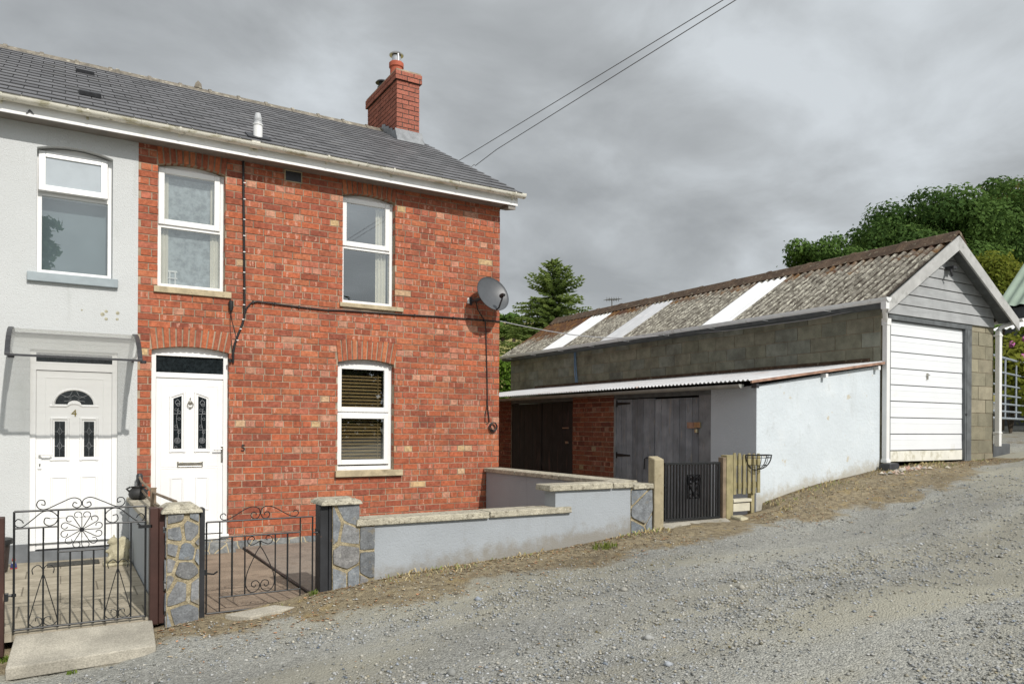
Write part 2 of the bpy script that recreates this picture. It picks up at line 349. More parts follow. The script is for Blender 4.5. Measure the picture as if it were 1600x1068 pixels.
def poly_mat():
    t = NT('smoked_polycarbonate'); t.n.remove(t.b)
    tr = t.n.new('ShaderNodeBsdfTransparent'); tr.inputs[0].default_value = (0.93, 0.93, 0.92, 1)
    tl = t.n.new('ShaderNodeBsdfTranslucent'); tl.inputs[0].default_value = (0.85, 0.86, 0.85, 1)
    df = t.n.new('ShaderNodeBsdfPrincipled'); df.inputs['Base Color'].default_value = (0.72, 0.73, 0.72, 1); df.inputs['Roughness'].default_value = 0.2
    a = t.n.new('ShaderNodeMixShader'); a.inputs[0].default_value = 0.5
    b = t.n.new('ShaderNodeMixShader'); b.inputs[0].default_value = 0.78
    t.l.new(tl.outputs[0], a.inputs[1]); t.l.new(df.outputs[0], a.inputs[2])
    t.l.new(a.outputs[0], b.inputs[1]); t.l.new(tr.outputs[0], b.inputs[2])
    t.l.new(b.outputs[0], t.out.inputs[0])
    return t.m
M['poly'] = poly_mat()

def stone_mat():
    t = NT('crazy_slate_stone')
    mp = t.n.new('ShaderNodeMapping'); mp.inputs['Scale'].default_value = (1.0, 0.85, 0.72); mp.inputs['Rotation'].default_value = (0.2, 0.25, 0.3)
    t.l.new(t.tc, mp.inputs[0])
    wn_ = t.n.new('ShaderNodeTexNoise'); wn_.inputs['Scale'].default_value = 7; t.l.new(t.tc, wn_.inputs['Vector'])
    ad = t.n.new('ShaderNodeVectorMath'); ad.operation = 'MULTIPLY_ADD'
    t.l.new(wn_.outputs['Color'], ad.inputs[0]); ad.inputs[1].default_value = (0.035, 0.035, 0.035); t.l.new(mp.outputs[0], ad.inputs[2])
    v = ad.outputs[0]
    dist = t.vor(6.2, 'DISTANCE_TO_EDGE', 'Distance', 1.0, v)
    cc = t.vor(6.2, 'F1', 'Color', 1.0, v)
    h = t.n.new('ShaderNodeSeparateColor'); t.l.new(cc, h.inputs[0])
    st = t.mix(h.outputs[0], (0.15, 0.16, 0.165), (0.215, 0.225, 0.225))
    st = t.mix(1.0, st, t.mix(t.ramp(t.noise(25, 5), 0.3, 0.7), (0.75, 0.75, 0.75), (1.3, 1.28, 1.25)), 'MULTIPLY')
    st = t.mix(t.math('MULTIPLY', t.ramp(t.noise(40, 5, 0.7), 0.62, 0.7), 0.6), st, (0.42, 0.42, 0.38))
    mo = t.mix(t.noise(20, 4), (0.30, 0.25, 0.155), (0.50, 0.44, 0.32))
    edge = t.math('ADD', dist, t.math('MULTIPLY', t.math('SUBTRACT', t.noise(22, 4), 0.5), 0.075))
    f = t.ramp(edge, 0.025, 0.055)
    c = t.mix(f, mo, st)
    t.bump(t.math('ADD', t.math('MULTIPLY', f, 1.0), t.math('MULTIPLY', t.noise(30, 5), 0.5)), 0.6, 0.012)
    return t.fin(c, 0.8, 0, 0.3)
M['stone'] = stone_mat()

M['slatestone'] = mat('slate_facing_stone', 'attr', 0.75, 0.22, 14, 0.6, 45, 0.010, spec=0.35, fine=0.18,
                      stains=[((0.36, 0.36, 0.33), 26, 0.61, 0.68, 0.6), ((0.23, 0.19, 0.12), 9, 0.60, 0.70, 0.5)])
M['stonemortar'] = mat('stone_bed_mortar', (0.31, 0.26, 0.165), 0.95, 0.25, 12, 0.8, 60, 0.015, fine=0.25,
                       stains=[((0.55, 0.50, 0.38), 15, 0.56, 0.68, 0.6), ((0.19, 0.16, 0.10), 20, 0.58, 0.68, 0.6)])
def asbestos_mat():
    t = NT('lichened_asbestos_sheet')
    p = t.xyz()
    a = t.attr('col', 'Fac')                       # 0 at the eave, 1 at the ridge
    wv = t.math('SINE', t.math('MULTIPLY', p[1], 2 * math.pi / 0.146))  # corrugation shading put into the colour: paler crests, darker valleys, over lichen and moss
    st_ = (1.0, 1.0, 1.0)
    base = t.mix(t.ramp(t.noise(7, 6, 0.65), 0.38, 0.64), (0.105, 0.095, 0.078), (0.245, 0.23, 0.195))
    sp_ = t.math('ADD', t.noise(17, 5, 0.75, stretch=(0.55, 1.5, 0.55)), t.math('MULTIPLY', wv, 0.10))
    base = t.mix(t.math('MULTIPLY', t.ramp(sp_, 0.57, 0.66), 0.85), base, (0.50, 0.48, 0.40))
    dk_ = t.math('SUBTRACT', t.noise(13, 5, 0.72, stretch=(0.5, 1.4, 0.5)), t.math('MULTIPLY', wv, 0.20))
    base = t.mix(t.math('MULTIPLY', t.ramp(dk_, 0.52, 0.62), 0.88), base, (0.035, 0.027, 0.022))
    far = t.ramp(p[1], 13.0, 17.0)
    m = t.math('ADD', t.math('ADD', a, t.math('MULTIPLY', far, 0.45)), t.math('MULTIPLY', t.math('SUBTRACT', t.noise(3.5, 6, 0.65), 0.5), 1.0))
    moss = t.mix(t.ramp(t.noise(6, 5), 0.4, 0.65), (0.075, 0.040, 0.026), (0.14, 0.075, 0.03))
    moss = t.mix(t.math('MULTIPLY', t.ramp(t.noise(22, 4), 0.62, 0.7), 0.7), moss, (0.22, 0.19, 0.13))
    c = t.mix(t.ramp(m, 0.70, 0.97), base, moss)
    t.bump(t.noise(35, 5), 0.7, 0.02)
    return t.fin(c, 0.95, 0, 0.1)
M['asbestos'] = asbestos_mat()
M['mossridge'] = mat('mossy_ridge', (0.085, 0.055, 0.035), 0.95, 0.3, 6, 0.6, 40, 0.02,
                     stains=[((0.27, 0.25, 0.18), 12, 0.58, 0.68, 0.7)])
M['clearsheet'] = mat('pale_translucent_sheet', (0.66, 0.67, 0.68), 0.5, 0.04, 2, 0.05, 30,
                      stains=[((0.55, 0.56, 0.56), 3, 0.5, 0.72, 0.5, (1, 3, 1))])
M['greysheet'] = mat('pale_grey_sheet', (0.42, 0.43, 0.445), 0.5, 0.06, 3, 0.05, 30,
                     stains=[((0.55, 0.55, 0.55), 4, 0.52, 0.7, 0.5, (1, 4, 1))])

def leaf_mat(name, a, b, c2, tl=0.35):
    t = NT(name)
    col = t.attr('col', 'Fac')
    c = t.mix(col, a, b)
    c = t.mix(t.math('MULTIPLY', t.ramp(t.noise(0.9, 3), 0.5, 0.7), 0.6), c, c2)
    t.b.inputs['Roughness'].default_value = 0.85; t.b.inputs['Specular IOR Level'].default_value = 0.1
    t.l.new(c, t.b.inputs['Base Color'])
    tr = t.n.new('ShaderNodeBsdfTranslucent'); t.l.new(c, tr.inputs[0])
    mx_ = t.n.new('ShaderNodeMixShader'); mx_.inputs[0].default_value = tl
    t.l.new(t.b.outputs[0], mx_.inputs[1]); t.l.new(tr.outputs[0], mx_.inputs[2]); t.l.new(mx_.outputs[0], t.out.inputs[0])
    return t.m
M['oakleaf'] = leaf_mat('oak_leaves', (0.032, 0.068, 0.017), (0.14, 0.23, 0.055), (0.075, 0.14, 0.034))
M['limeleaf'] = leaf_mat('yellow_green_leaves', (0.09, 0.12, 0.014), (0.24, 0.25, 0.04), (0.16, 0.17, 0.02))
M['rustleaf'] = leaf_mat('olive_brown_leaves', (0.075, 0.085, 0.02), (0.17, 0.15, 0.045), (0.14, 0.11, 0.03))
M['hedgeleaf'] = leaf_mat('hedge_leaves', (0.05, 0.10, 0.012), (0.14, 0.23, 0.03), (0.09, 0.16, 0.02))
M['darkhedge'] = leaf_mat('dark_hedge_leaves', (0.02, 0.035, 0.008), (0.05, 0.075, 0.015), (0.03, 0.05, 0.01), 0.15)
M['spruce'] = leaf_mat('spruce_needles', (0.12, 0.18, 0.06), (0.34, 0.42, 0.13), (0.22, 0.28, 0.09), 0.45)
M['pink'] = mat('pink_flower', (0.45, 0.13, 0.33), 0.8)
M['weed'] = leaf_mat('weed_leaves', (0.08, 0.14, 0.02), (0.22, 0.28, 0.06), (0.2, 0.2, 0.06))

# ------------------------------------------------------------------ mesh helpers
class MB:
    def __init__(s): s.v = []; s.f = []; s.mi = []; s.c = []; s.uv = []
    def face(s, pts, mi=0, col=None, uv=None):
        i = len(s.v); s.v += [tuple(p) for p in pts]; s.f.append(tuple(range(i, i + len(pts))))
        s.mi.append(mi); s.c.append(col or (1, 1, 1, 1)); s.uv.append(uv)
    def hexa(s, p, mi=0, col=None, skip=()):
        """p: 8 points, bottom loop 0-3 then top loop 4-7"""
        i = len(s.v); s.v += [tuple(q) for q in p]
        for k, q in enumerate(((3, 2, 1, 0), (4, 5, 6, 7), (0, 1, 5, 4), (1, 2, 6, 5), (2, 3, 7, 6), (3, 0, 4, 7))):
            if k in skip: continue
            s.f.append(tuple(i + j for j in q)); s.mi.append(mi); s.c.append(col or (1, 1, 1, 1)); s.uv.append(None)
    def box(s, x0, x1, y0, y1, z0, z1, mi=0, col=None):
        s.hexa([(x0, y0, z0), (x1, y0, z0), (x1, y1, z0), (x0, y1, z0), (x0, y0, z1), (x1, y0, z1), (x1, y1, z1), (x0, y1, z1)], mi, col)
        return s
    def prism(s, poly, f0, f1, mi=0, col=None):
        """poly: 2d outline, f0/f1 map (a,b)->3d for the two ends"""
        n = len(poly); i = len(s.v)
        s.v += [tuple(f0(*p)) for p in poly] + [tuple(f1(*p)) for p in poly]
        fs = [tuple(i + k for k in range(n)), tuple(i + n + k for k in reversed(range(n)))]
        fs += [(i + k, i + n + k, i + n + (k + 1) % n, i + (k + 1) % n) for k in range(n)]
        for f in fs: s.f.append(f); s.mi.append(mi); s.c.append(col or (1, 1, 1, 1)); s.uv.append(None)
        return s
    def tube(s, pts, r, n=8, mi=0, col=None, closed=False):
        pts = [Vector(p) for p in pts]; N = len(pts)
        rr = r if isinstance(r, (list, tuple)) else [r] * N
        i0 = len(s.v); up = None
        for k, p in enumerate(pts):
            if closed: t = (pts[(k + 1) % N] - pts[k - 1])
            else: t = (pts[min(k + 1, N - 1)] - pts[max(k - 1, 0)])
            t.normalize()
            if up is None:
                up = Vector((0, 0, 1)) if abs(t.z) < 0.9 else Vector((0, 1, 0))
            a = up - t * up.dot(t)
            if a.length < 1e-4: a = Vector((1, 0, 0)) - t * t.x
            a.normalize(); b = t.cross(a); up = a
            for q in range(n):
                w = 2 * math.pi * q / n
                s.v.append(tuple(p + (a * math.cos(w) + b * math.sin(w)) * rr[k]))
        segs = N if closed else N - 1
        for k in range(segs):
            for q in range(n):
                a0 = i0 + k * n; b0 = i0 + ((k + 1) % N) * n
                s.f.append((a0 + q, a0 + (q + 1) % n, b0 + (q + 1) % n, b0 + q)); s.mi.append(mi); s.c.append(col or (1, 1, 1, 1)); s.uv.append(None)
        if not closed:
            for base, rev in ((i0, True), (i0 + (N - 1) * n, False)):
                idx = [base + q for q in range(n)]
                s.f.append(tuple(reversed(idx) if rev else idx)); s.mi.append(mi); s.c.append(col or (1, 1, 1, 1)); s.uv.append(None)
        return s
    def lathe(s, prof, c, n=20, mi=0, axis=None, col=None):
        """prof: [(r,z)], c centre; closed at ends"""
        q = axis.to_track_quat('Z', 'Y').to_matrix() if axis is not None else Matrix.Identity(3)
        c = Vector(c); i0 = len(s.v); m = len(prof)
        for r_, z_ in prof:
            for k in range(n):
                w = 2 * math.pi * k / n
                s.v.append(tuple(c + q @ Vector((r_ * math.cos(w), r_ * math.sin(w), z_))))
        for j in range(m - 1):
            for k in range(n):
                s.f.append((i0 + j * n + k, i0 + j * n + (k + 1) % n, i0 + (j + 1) * n + (k + 1) % n, i0 + (j + 1) * n + k)); s.mi.append(mi); s.c.append(col or (1, 1, 1, 1)); s.uv.append(None)
        for base, rev in ((i0, True), (i0 + (m - 1) * n, False)):
            idx = [base + k for k in range(n)]
            s.f.append(tuple(reversed(idx) if rev else idx)); s.mi.append(mi); s.c.append(col or (1, 1, 1, 1)); s.uv.append(None)
        return s
    def build(s, name, mats, parent=None, smooth=False, bevel=0.0, col=False, uv=False):
        me = bpy.data.meshes.new(name)
        me.from_pydata(s.v, [], s.f)
        if not isinstance(mats, (list, tuple)): mats = [mats]
        for m in mats: me.materials.append(M[m] if isinstance(m, str) else m)
        me.polygons.foreach_set('material_index', s.mi)
        if smooth:
            me.polygons.foreach_set('use_smooth', [True] * len(s.f))
        if col:
            at = me.color_attributes.new('col', 'FLOAT_COLOR', 'CORNER')
            buf = []
            for f, c in zip(s.f, s.c): buf += list(c) * len(f)
            at.data.foreach_set('color', buf)
        if uv:
            ul = me.uv_layers.new(name='UVMap'); buf = []
            for f, u in zip(s.f, s.uv):
                if u is None: buf += [0.5, 0.5] * len(f)
                else:
                    for a in u: buf += list(a)
            ul.data.foreach_set('uv', buf)
        me.validate(); me.update()
        return link(name, me, parent, smooth, bevel)

def link(name, me, parent=None, smooth=False, bevel=0.0):
    o = bpy.data.objects.new(name, me)
    COL.objects.link(o)
    if parent is not None:
        o.parent = parent
        if parent.parent is None:                       # child of a thing: cancel the thing's offset
            if parent.type == 'EMPTY': o.location = -parent.location
    if bevel:
        b = o.modifiers.new('bevel', 'BEVEL'); b.width = bevel; b.segments = 2; b.limit_method = 'ANGLE'; b.angle_limit = R(40)
    if smooth:
        es = o.modifiers.new('split', 'EDGE_SPLIT'); es.split_angle = R(42)
    return o

def np_mesh(name, verts, faces, mat_, parent=None, pcol=None, smooth=False):
    verts = np.asarray(verts, np.float32); faces = np.asarray(faces, np.int32)
    me = bpy.data.meshes.new(name)
    me.vertices.add(len(verts)); me.vertices.foreach_set('co', verts.ravel())
    k = faces.shape[1]
    me.loops.add(faces.size); me.loops.foreach_set('vertex_index', faces.ravel())
    me.polygons.add(len(faces)); me.polygons.foreach_set('loop_start', np.arange(0, faces.size, k, dtype=np.int32))
    try: me.polygons.foreach_set('loop_total', np.full(len(faces), k, dtype=np.int32))
    except Exception: pass
    if smooth: me.polygons.foreach_set('use_smooth', np.ones(len(faces), bool))
    me.materials.append(M[mat_] if isinstance(mat_, str) else mat_)
    if pcol is not None:
        at = me.color_attributes.new('col', 'FLOAT_COLOR', 'POINT')
        pc = np.asarray(pcol, np.float32)
        if pc.ndim == 1: pc = np.stack([pc, pc, pc, np.ones_like(pc)], 1)
        at.data.foreach_set('color', pc.ravel())
    me.update(calc_edges=True); me.validate()
    return link(name, me, parent)

def thing(name, label, cat, loc=(0, 0, 0), group=None):
    o = bpy.data.objects.new(name, None); COL.objects.link(o)
    o.location = loc; o.empty_display_size = 0.1
    o['label'] = label; o['category'] = cat
    if group: o['group'] = group
    return o
def tag(o, label, cat, group=None, kind=None):
    o['label'] = label; o['category'] = cat
    if group: o['group'] = group
    if kind: o['kind'] = kind
    return o
def struct(o, kind='structure'):
    o['kind'] = kind; return o

def text_mesh(txt, size, depth, frame, name, mat_, parent):
    """frame: (origin, right, up)"""
    cu = bpy.data.curves.new(name + '_curve', 'FONT'); cu.body = txt; cu.size = size; cu.extrude = depth / 2
    cu.align_x = 'CENTER'; cu.align_y = 'CENTER'
    tmp = bpy.data.objects.new(name + '_tmp', cu); COL.objects.link(tmp)
    dg = bpy.context.evaluated_depsgraph_get(); dg.update()
    me = bpy.data.meshes.new_from_object(tmp.evaluated_get(dg)); me.name = name
    bpy.data.objects.remove(tmp); bpy.data.curves.remove(cu)
    o_, r_, u_ = (Vector(q) for q in frame); n_ = r_.cross(u_)
    mw = Matrix((( r_.x, u_.x, n_.x, o_.x), (r_.y, u_.y, n_.y, o_.y), (r_.z, u_.z, n_.z, o_.z), (0, 0, 0, 1)))
    me.transform(mw); me.materials.clear(); me.materials.append(M[mat_])
    return link(name, me, parent)

# ------------------------------------------------------------------ masonry
BR = [(0.388, 0.118, 0.058), (0.352, 0.102, 0.052), (0.305, 0.088, 0.049), (0.41, 0.138, 0.068), (0.36, 0.116, 0.064),
      (0.27, 0.080, 0.049), (0.395, 0.113, 0.054), (0.33, 0.098, 0.054)]
PALE = [(0.43, 0.165, 0.105), (0.45, 0.20, 0.135), (0.41, 0.145, 0.09), (0.47, 0.235, 0.155), (0.40, 0.13, 0.08)]
CREAM = [(0.52, 0.37, 0.20), (0.53, 0.36, 0.22)]
rb = random.Random(11)
def bcol(header):
    r = rb.random()
    if header:
        c = rb.choice(PALE) if r < 0.36 else (rb.choice(CREAM) if r < 0.378 else rb.choice(BR))
    else:
        c = rb.choice(PALE) if r < 0.05 else (rb.choice(CREAM) if r < 0.003 + 0.05 else rb.choice(BR))
    k = rb.uniform(0.86, 1.12)
    kiss = rb.uniform(0.05, 1.0) if (rb.random() < (0.30 if not header else 0.22)) else 0.0
    return (c[0] * k, c[1] * k, c[2] * k, kiss)

def masonry(mb, fr, u0, u1, v0, v1, holes=(), ch=0.0825, bl=0.235, joint=0.0125, depth=0.012, mi=0, colf=bcol, headers=4,
            clip=None, jit=0.0028, phase=0):
    """fr(u,v,d): local -> world (d out of the wall). holes: (ua,ub,va,vb). clip(v)->(ulo,uhi)"""
    nrow = int(math.ceil((v1 - v0) / ch))
    for r in range(nrow):
        va = v0 + r * ch; vb = min(va + ch - joint, v1)
        if vb - va < 0.015: continue
        vm = (va + vb) / 2
        header = headers and (r + phase) % headers == 2
        L = bl / 2 if header else bl
        start = u0 - (L / 2 if r % 2 else 0) - (0 if not header else L / 4)
        lo, hi = (u0, u1) if clip is None else clip(vm)
        lo = max(lo, u0); hi = min(hi, u1)
        ivs = [(lo, hi)]
        for (ha, hb, hva, hvb) in holes:
            if hva < vm < hvb:
                ni = []
                for a, b in ivs:
                    if hb <= a or ha >= b: ni.append((a, b)); continue
                    if ha > a: ni.append((a, ha))
                    if hb < b: ni.append((hb, b))
                ivs = ni
        k = 0; ua = start
        while ua < u1:
            lj = L * (1 if header else (rb.uniform(0.985, 1.015)))
            ub = ua + lj - joint
            c = colf(header)
            for a, b in ivs:
                x0, x1 = max(ua, a), min(ub, b)
                if x1 - x0 < 0.02: continue
                if x0 - a < joint * 1.01 and x0 > a: x0 = a
                if b - x1 < joint * 1.01: x1 = b
                j = rb.uniform(-jit, jit)
                q = lambda u, v, d: fr(u, v, d)
                dz = [rb.uniform(-0.0012, 0.0012) for _ in range(4)]
                P = [q(x0, va + dz[0], j), q(x1, va + dz[1], j), q(x1, vb + dz[2], j), q(x0, vb + dz[3], j)]
                B = [q(x0, va + dz[0], -depth), q(x1, va + dz[1], -depth), q(x1, vb + dz[2], -depth), q(x0, vb + dz[3], -depth)]
                mb.face(P, mi, c, [(0, 0), (1, 0), (1, 1), (0, 1)])
                for m in range(4):
                    n = (m + 1) % 4
                    mb.face([P[n], P[m], B[m], B[n]], mi, c)
            ua += lj; k += 1

def fr_front(y):  return lambda u, v, d: (u, y - d, v)            # faces -Y
def fr_back(y):   return lambda u, v, d: (-u, y + d, v)           # faces +Y
def fr_left(x):   return lambda u, v, d: (x - d, -u, v)           # faces -X, u = -Y
def fr_right(x):  return lambda u, v, d: (x + d, u, v)            # faces +X, u = Y

def arc_pts(x0, x1, zs, rise, n=10):
    """segmental arch intrados from (x0,zs) to (x1,zs)"""
    if rise <= 0: return [(x0 + (x1 - x0) * k / n, zs) for k in range(n + 1)]
    hw = (x1 - x0) / 2; xc = (x0 + x1) / 2; Rr = (hw * hw + rise * rise) / (2 * rise); zc = zs + rise - Rr
    a = math.asin(hw / Rr)
    return [(xc + Rr * math.sin(-a + 2 * a * k / n), zc + Rr * math.cos(-a + 2 * a * k / n)) for k in range(n + 1)]

def backing(mb, x0, x1, z0, z1, y, depth, ops, mi=0, rev=None):
    """front skin at y with arched openings ops=(xa,xb,za,zspring,rise); reveals go back by depth"""
    rev = mi if rev is None else rev
    xs = sorted({x0, x1, *[o[0] for o in ops], *[o[1] for o in ops]})
    zs = sorted({z0, z1, *[o[2] for o in ops], *[o[3] + o[4] for o in ops]})
    for i in range(len(xs) - 1):
        for j in range(len(zs) - 1):
            xm, zm = (xs[i] + xs[i + 1]) / 2, (zs[j] + zs[j + 1]) / 2
            if any(o[0] < xm < o[1] and o[2] < zm < o[3] + o[4] for o in ops): continue
            mb.face([(xs[i], y, zs[j]), (xs[i + 1], y, zs[j]), (xs[i + 1], y, zs[j + 1]), (xs[i], y, zs[j + 1])], mi)
    for xa, xb, za, zsp, ri in ops:
        A = arc_pts(xa, xb, zsp, ri); top = zsp + ri; yb = y + depth
        for k in range(len(A) - 1):
            (p, q), (p2, q2) = A[k], A[k + 1]
            if ri > 0: mb.face([(p, y, q), (p2, y, q2), (p2, y, top), (p, y, top)], mi)
            mb.face([(p, y, q), (p, yb, q), (p2, yb, q2), (p2, y, q2)], rev)
        mb.face([(xa, y, za), (xa, yb, za), (xa, yb, zsp), (xa, y, zsp)], rev)
        mb.face([(xb, yb, za), (xb, y, za), (xb, y, zsp), (xb, yb, zsp)], rev)
        mb.face([(xa, y, za), (xb, y, za), (xb, yb, za), (xa, yb, za)], rev)

def voussoirs(mb, x0, x1, zs, rise, ext_l, ext_r, ztop, rise_t, y, n, mi=0, soldier=True):
    """row of arch bricks between the intrados and a flatter extrados"""
    A = arc_pts(x0, x1, zs, rise, n); B = arc_pts(x0 - ext_l, x1 + ext_r, ztop, rise_t, n)
    g = 0.13
    for k in range(n):
        c = bcol(False); c = rb.choice(BR); c = (c[0] * 1.08, c[1] * 1.12, c[2] * 1.05, 0)
        def L(P, t):
            (a, b), (c_, d) = P[k], P[k + 1]; return (a + (c_ - a) * t, b + (d - b) * t)
        p0, p1, q1, q0 = L(A, g), L(A, 1 - g), L(B, 1 - g), L(B, g)
        yo = y - 0.004 - rb.uniform(0, 0.002)
        mb.face([(p0[0], yo, p0[1]), (p1[0], yo, p1[1]), (q1[0], yo, q1[1]), (q0[0], yo, q0[1])], mi, c, [(0, 0), (1, 0), (1, 1), (0, 1)])
        F = [p0, p1, q1, q0]
        for m in range(4):
            a, b = F[m], F[(m + 1) % 4]
            mb.face([(b[0], yo, b[1]), (a[0], yo, a[1]), (a[0], y + 0.1, a[1]), (b[0], y + 0.1, b[1])], mi, c)

rs = random.Random(23)
def stone_facing(mb, fr, u0, u1, v0, v1, cell=0.14, mi_s=0):
    """irregular flat stones bedded in mortar: cells of a jittered scatter, shrunk and set proud"""
    n = max(3, int((u1 - u0) * (v1 - v0) / (cell * cell)))
    pts = []
    for _ in range(n * 30):
        p = (rs.uniform(u0 - 0.03, u1 + 0.03), rs.uniform(v0 - 0.03, v1 + 0.03)); m = cell * rs.uniform(0.45, 0.95)
        if all((p[0] - q[0]) ** 2 + ((p[1] - q[1]) * 0.8) ** 2 > m * m for q in pts): pts.append(p)
        if len(pts) >= n * 1.6: break
    for i, p in enumerate(pts):
        g = rs.uniform(0.004, 0.019)
        poly = [(u0 + 0.003, v0), (u1 - 0.003, v0), (u1 - 0.003, v1), (u0 + 0.003, v1)]
        for j, q in enumerate(pts):
            if i == j: continue
            dx, dy = q[0] - p[0], q[1] - p[1]; L = math.hypot(dx, dy); nx_, ny_ = dx / L, dy / L
            lim = L / 2 - g
            out = []
            for k in range(len(poly)):
                a, b = poly[k], poly[(k + 1) % len(poly)]
                da = (a[0] - p[0]) * nx_ + (a[1] - p[1]) * ny_ - lim; db = (b[0] - p[0]) * nx_ + (b[1] - p[1]) * ny_ - lim
                if da <= 0: out.append(a)
                if (da < 0) != (db < 0):
                    t_ = da / (da - db); out.append((a[0] + (b[0] - a[0]) * t_, a[1] + (b[1] - a[1]) * t_))
            poly = out
            if len(poly) < 3: break
        if len(poly) < 3: continue
        area = abs(sum(poly[k][0] * poly[(k + 1) % len(poly)][1] - poly[(k + 1) % len(poly)][0] * poly[k][1] for k in range(len(poly)))) / 2
        if area < 0.0009: continue
        cx_, cy_ = sum(a for a, b in poly) / len(poly), sum(b for a, b in poly) / len(poly)
        # chip the edges a little
        pl_ = []
        for k in range(len(poly)):
            a, b = poly[k], poly[(k + 1) % len(poly)]; L = math.hypot(b[0] - a[0], b[1] - a[1]); m = max(1, int(L / 0.035))
            for r_ in range(m):
                t_ = r_ / m; j_ = 0 if r_ == 0 else rs.uniform(-0.0035, 0.0035)
                x, y = a[0] + (b[0] - a[0]) * t_, a[1] + (b[1] - a[1]) * t_
                d = math.hypot(x - cx_, y - cy_) + 1e-6
                pl_.append((x - (x - cx_) / d * (abs(j_) + (0.006 if r_ == 0 else 0)), y - (y - cy_) / d * (abs(j_) + (0.006 if r_ == 0 else 0))))
        k = rs.uniform(0.135, 0.225); w = rs.uniform(-0.012, 0.01); c = (k + w, k + 0.006, k + 0.012 - w, 1)
        d0 = rs.uniform(0.007, 0.018); tl = (rs.uniform(-.06, .06), rs.uniform(-.06, .06))
        top = [fr(x, y, d0 + (x - cx_) * tl[0] + (y - cy_) * tl[1]) for x, y in pl_]
        ins = [(cx_ + (x - cx_) * 1.0, cy_ + (y - cy_) * 1.0) for x, y in pl_]; bot = [fr(x, y, -0.01) for x, y in ins]
        mb.face(top, mi_s, c)
        for q in range(len(top)):
            r_ = (q + 1) % len(top); mb.face([top[r_], top[q], bot[q], bot[r_]], mi_s, c)
# ------------------------------------------------------------------ key dimensions
D = 9.65                     # front face of both houses
XB = 0.75                    # party line grey house / brick house
XC = 5.57                    # brick corner
EAVE_Z, RIDGE_Z, RIDGE_Y = 5.02, 7.10, 13.2
KR = (RIDGE_Z - EAVE_Z) / (RIDGE_Y - 9.3)
BACK_Y = 16.75
WF = 6.3                     # front face of the boundary wall

def gz(X, Y):
    X = np.asarray(X, float); Y = np.asarray(Y, float)
    base = np.interp(X, [-200, -30, -4, -.3, .8, 2.4, 5.3, 7, 7.76, 9, 10.5, 12, 13.6, 15, 17, 20, 40, 250],
                     [-8, -2.2, -.45, -.045, .075, .245, .475, .535, .62, .84, 1.04, 1.09, 1.15, 1.26, 1.45, 1.75, 2.6, 12])
    z = base - 0.075 * np.clip((6.15 - Y) / 0.75, 0, 1) * np.clip((14 - X) / 4, 0, 1)
    z = z + 0.012 * np.sin(X * 2.1 + Y * 1.3) + 0.010 * np.sin(X * 0.9 - Y * 3.1 + 1)
    hill = np.clip(Y - 19, 0, None)
    z = z + np.where(hill > 0, 0.155 * hill * np.clip(hill / 6, 0, 1), 0)
    inner = (Y > 6.41) & (X < 5.45)
    z = np.where(inner & (Y < 19), 0.0, z)
    z = z - 0.07 * np.exp(-(((X - 0.15) / 0.5) ** 4) - (((Y - 6.0) / 0.35) ** 4)) - 0.05 * np.exp(-(((X - 1.38) / 0.32) ** 4) - (((Y - 6.2) / 0.16) ** 4))
    yard = (Y > 6.47) & (X >= 5.45) & (X < 7.8) & (Y < 19)
    z = np.where(yard, 0.12, z)
    z = np.where((Y > 6.76) & (X >= 7.8) & (X < 13.55) & (Y < 18), 0.5, z)
    up = (X > 13.66) & (Y > 6.84) & (Y < 19)
    ww = np.where(X < 14.35, 0.03, 0.9)
    z = np.where(up, z + np.clip((Y - 6.84) / ww, 0, 1) * np.maximum(0, 1.34 + 0.07 * (X - 13.7) - z), z)
    return z
def G(x, y): return float(gz(x, y))

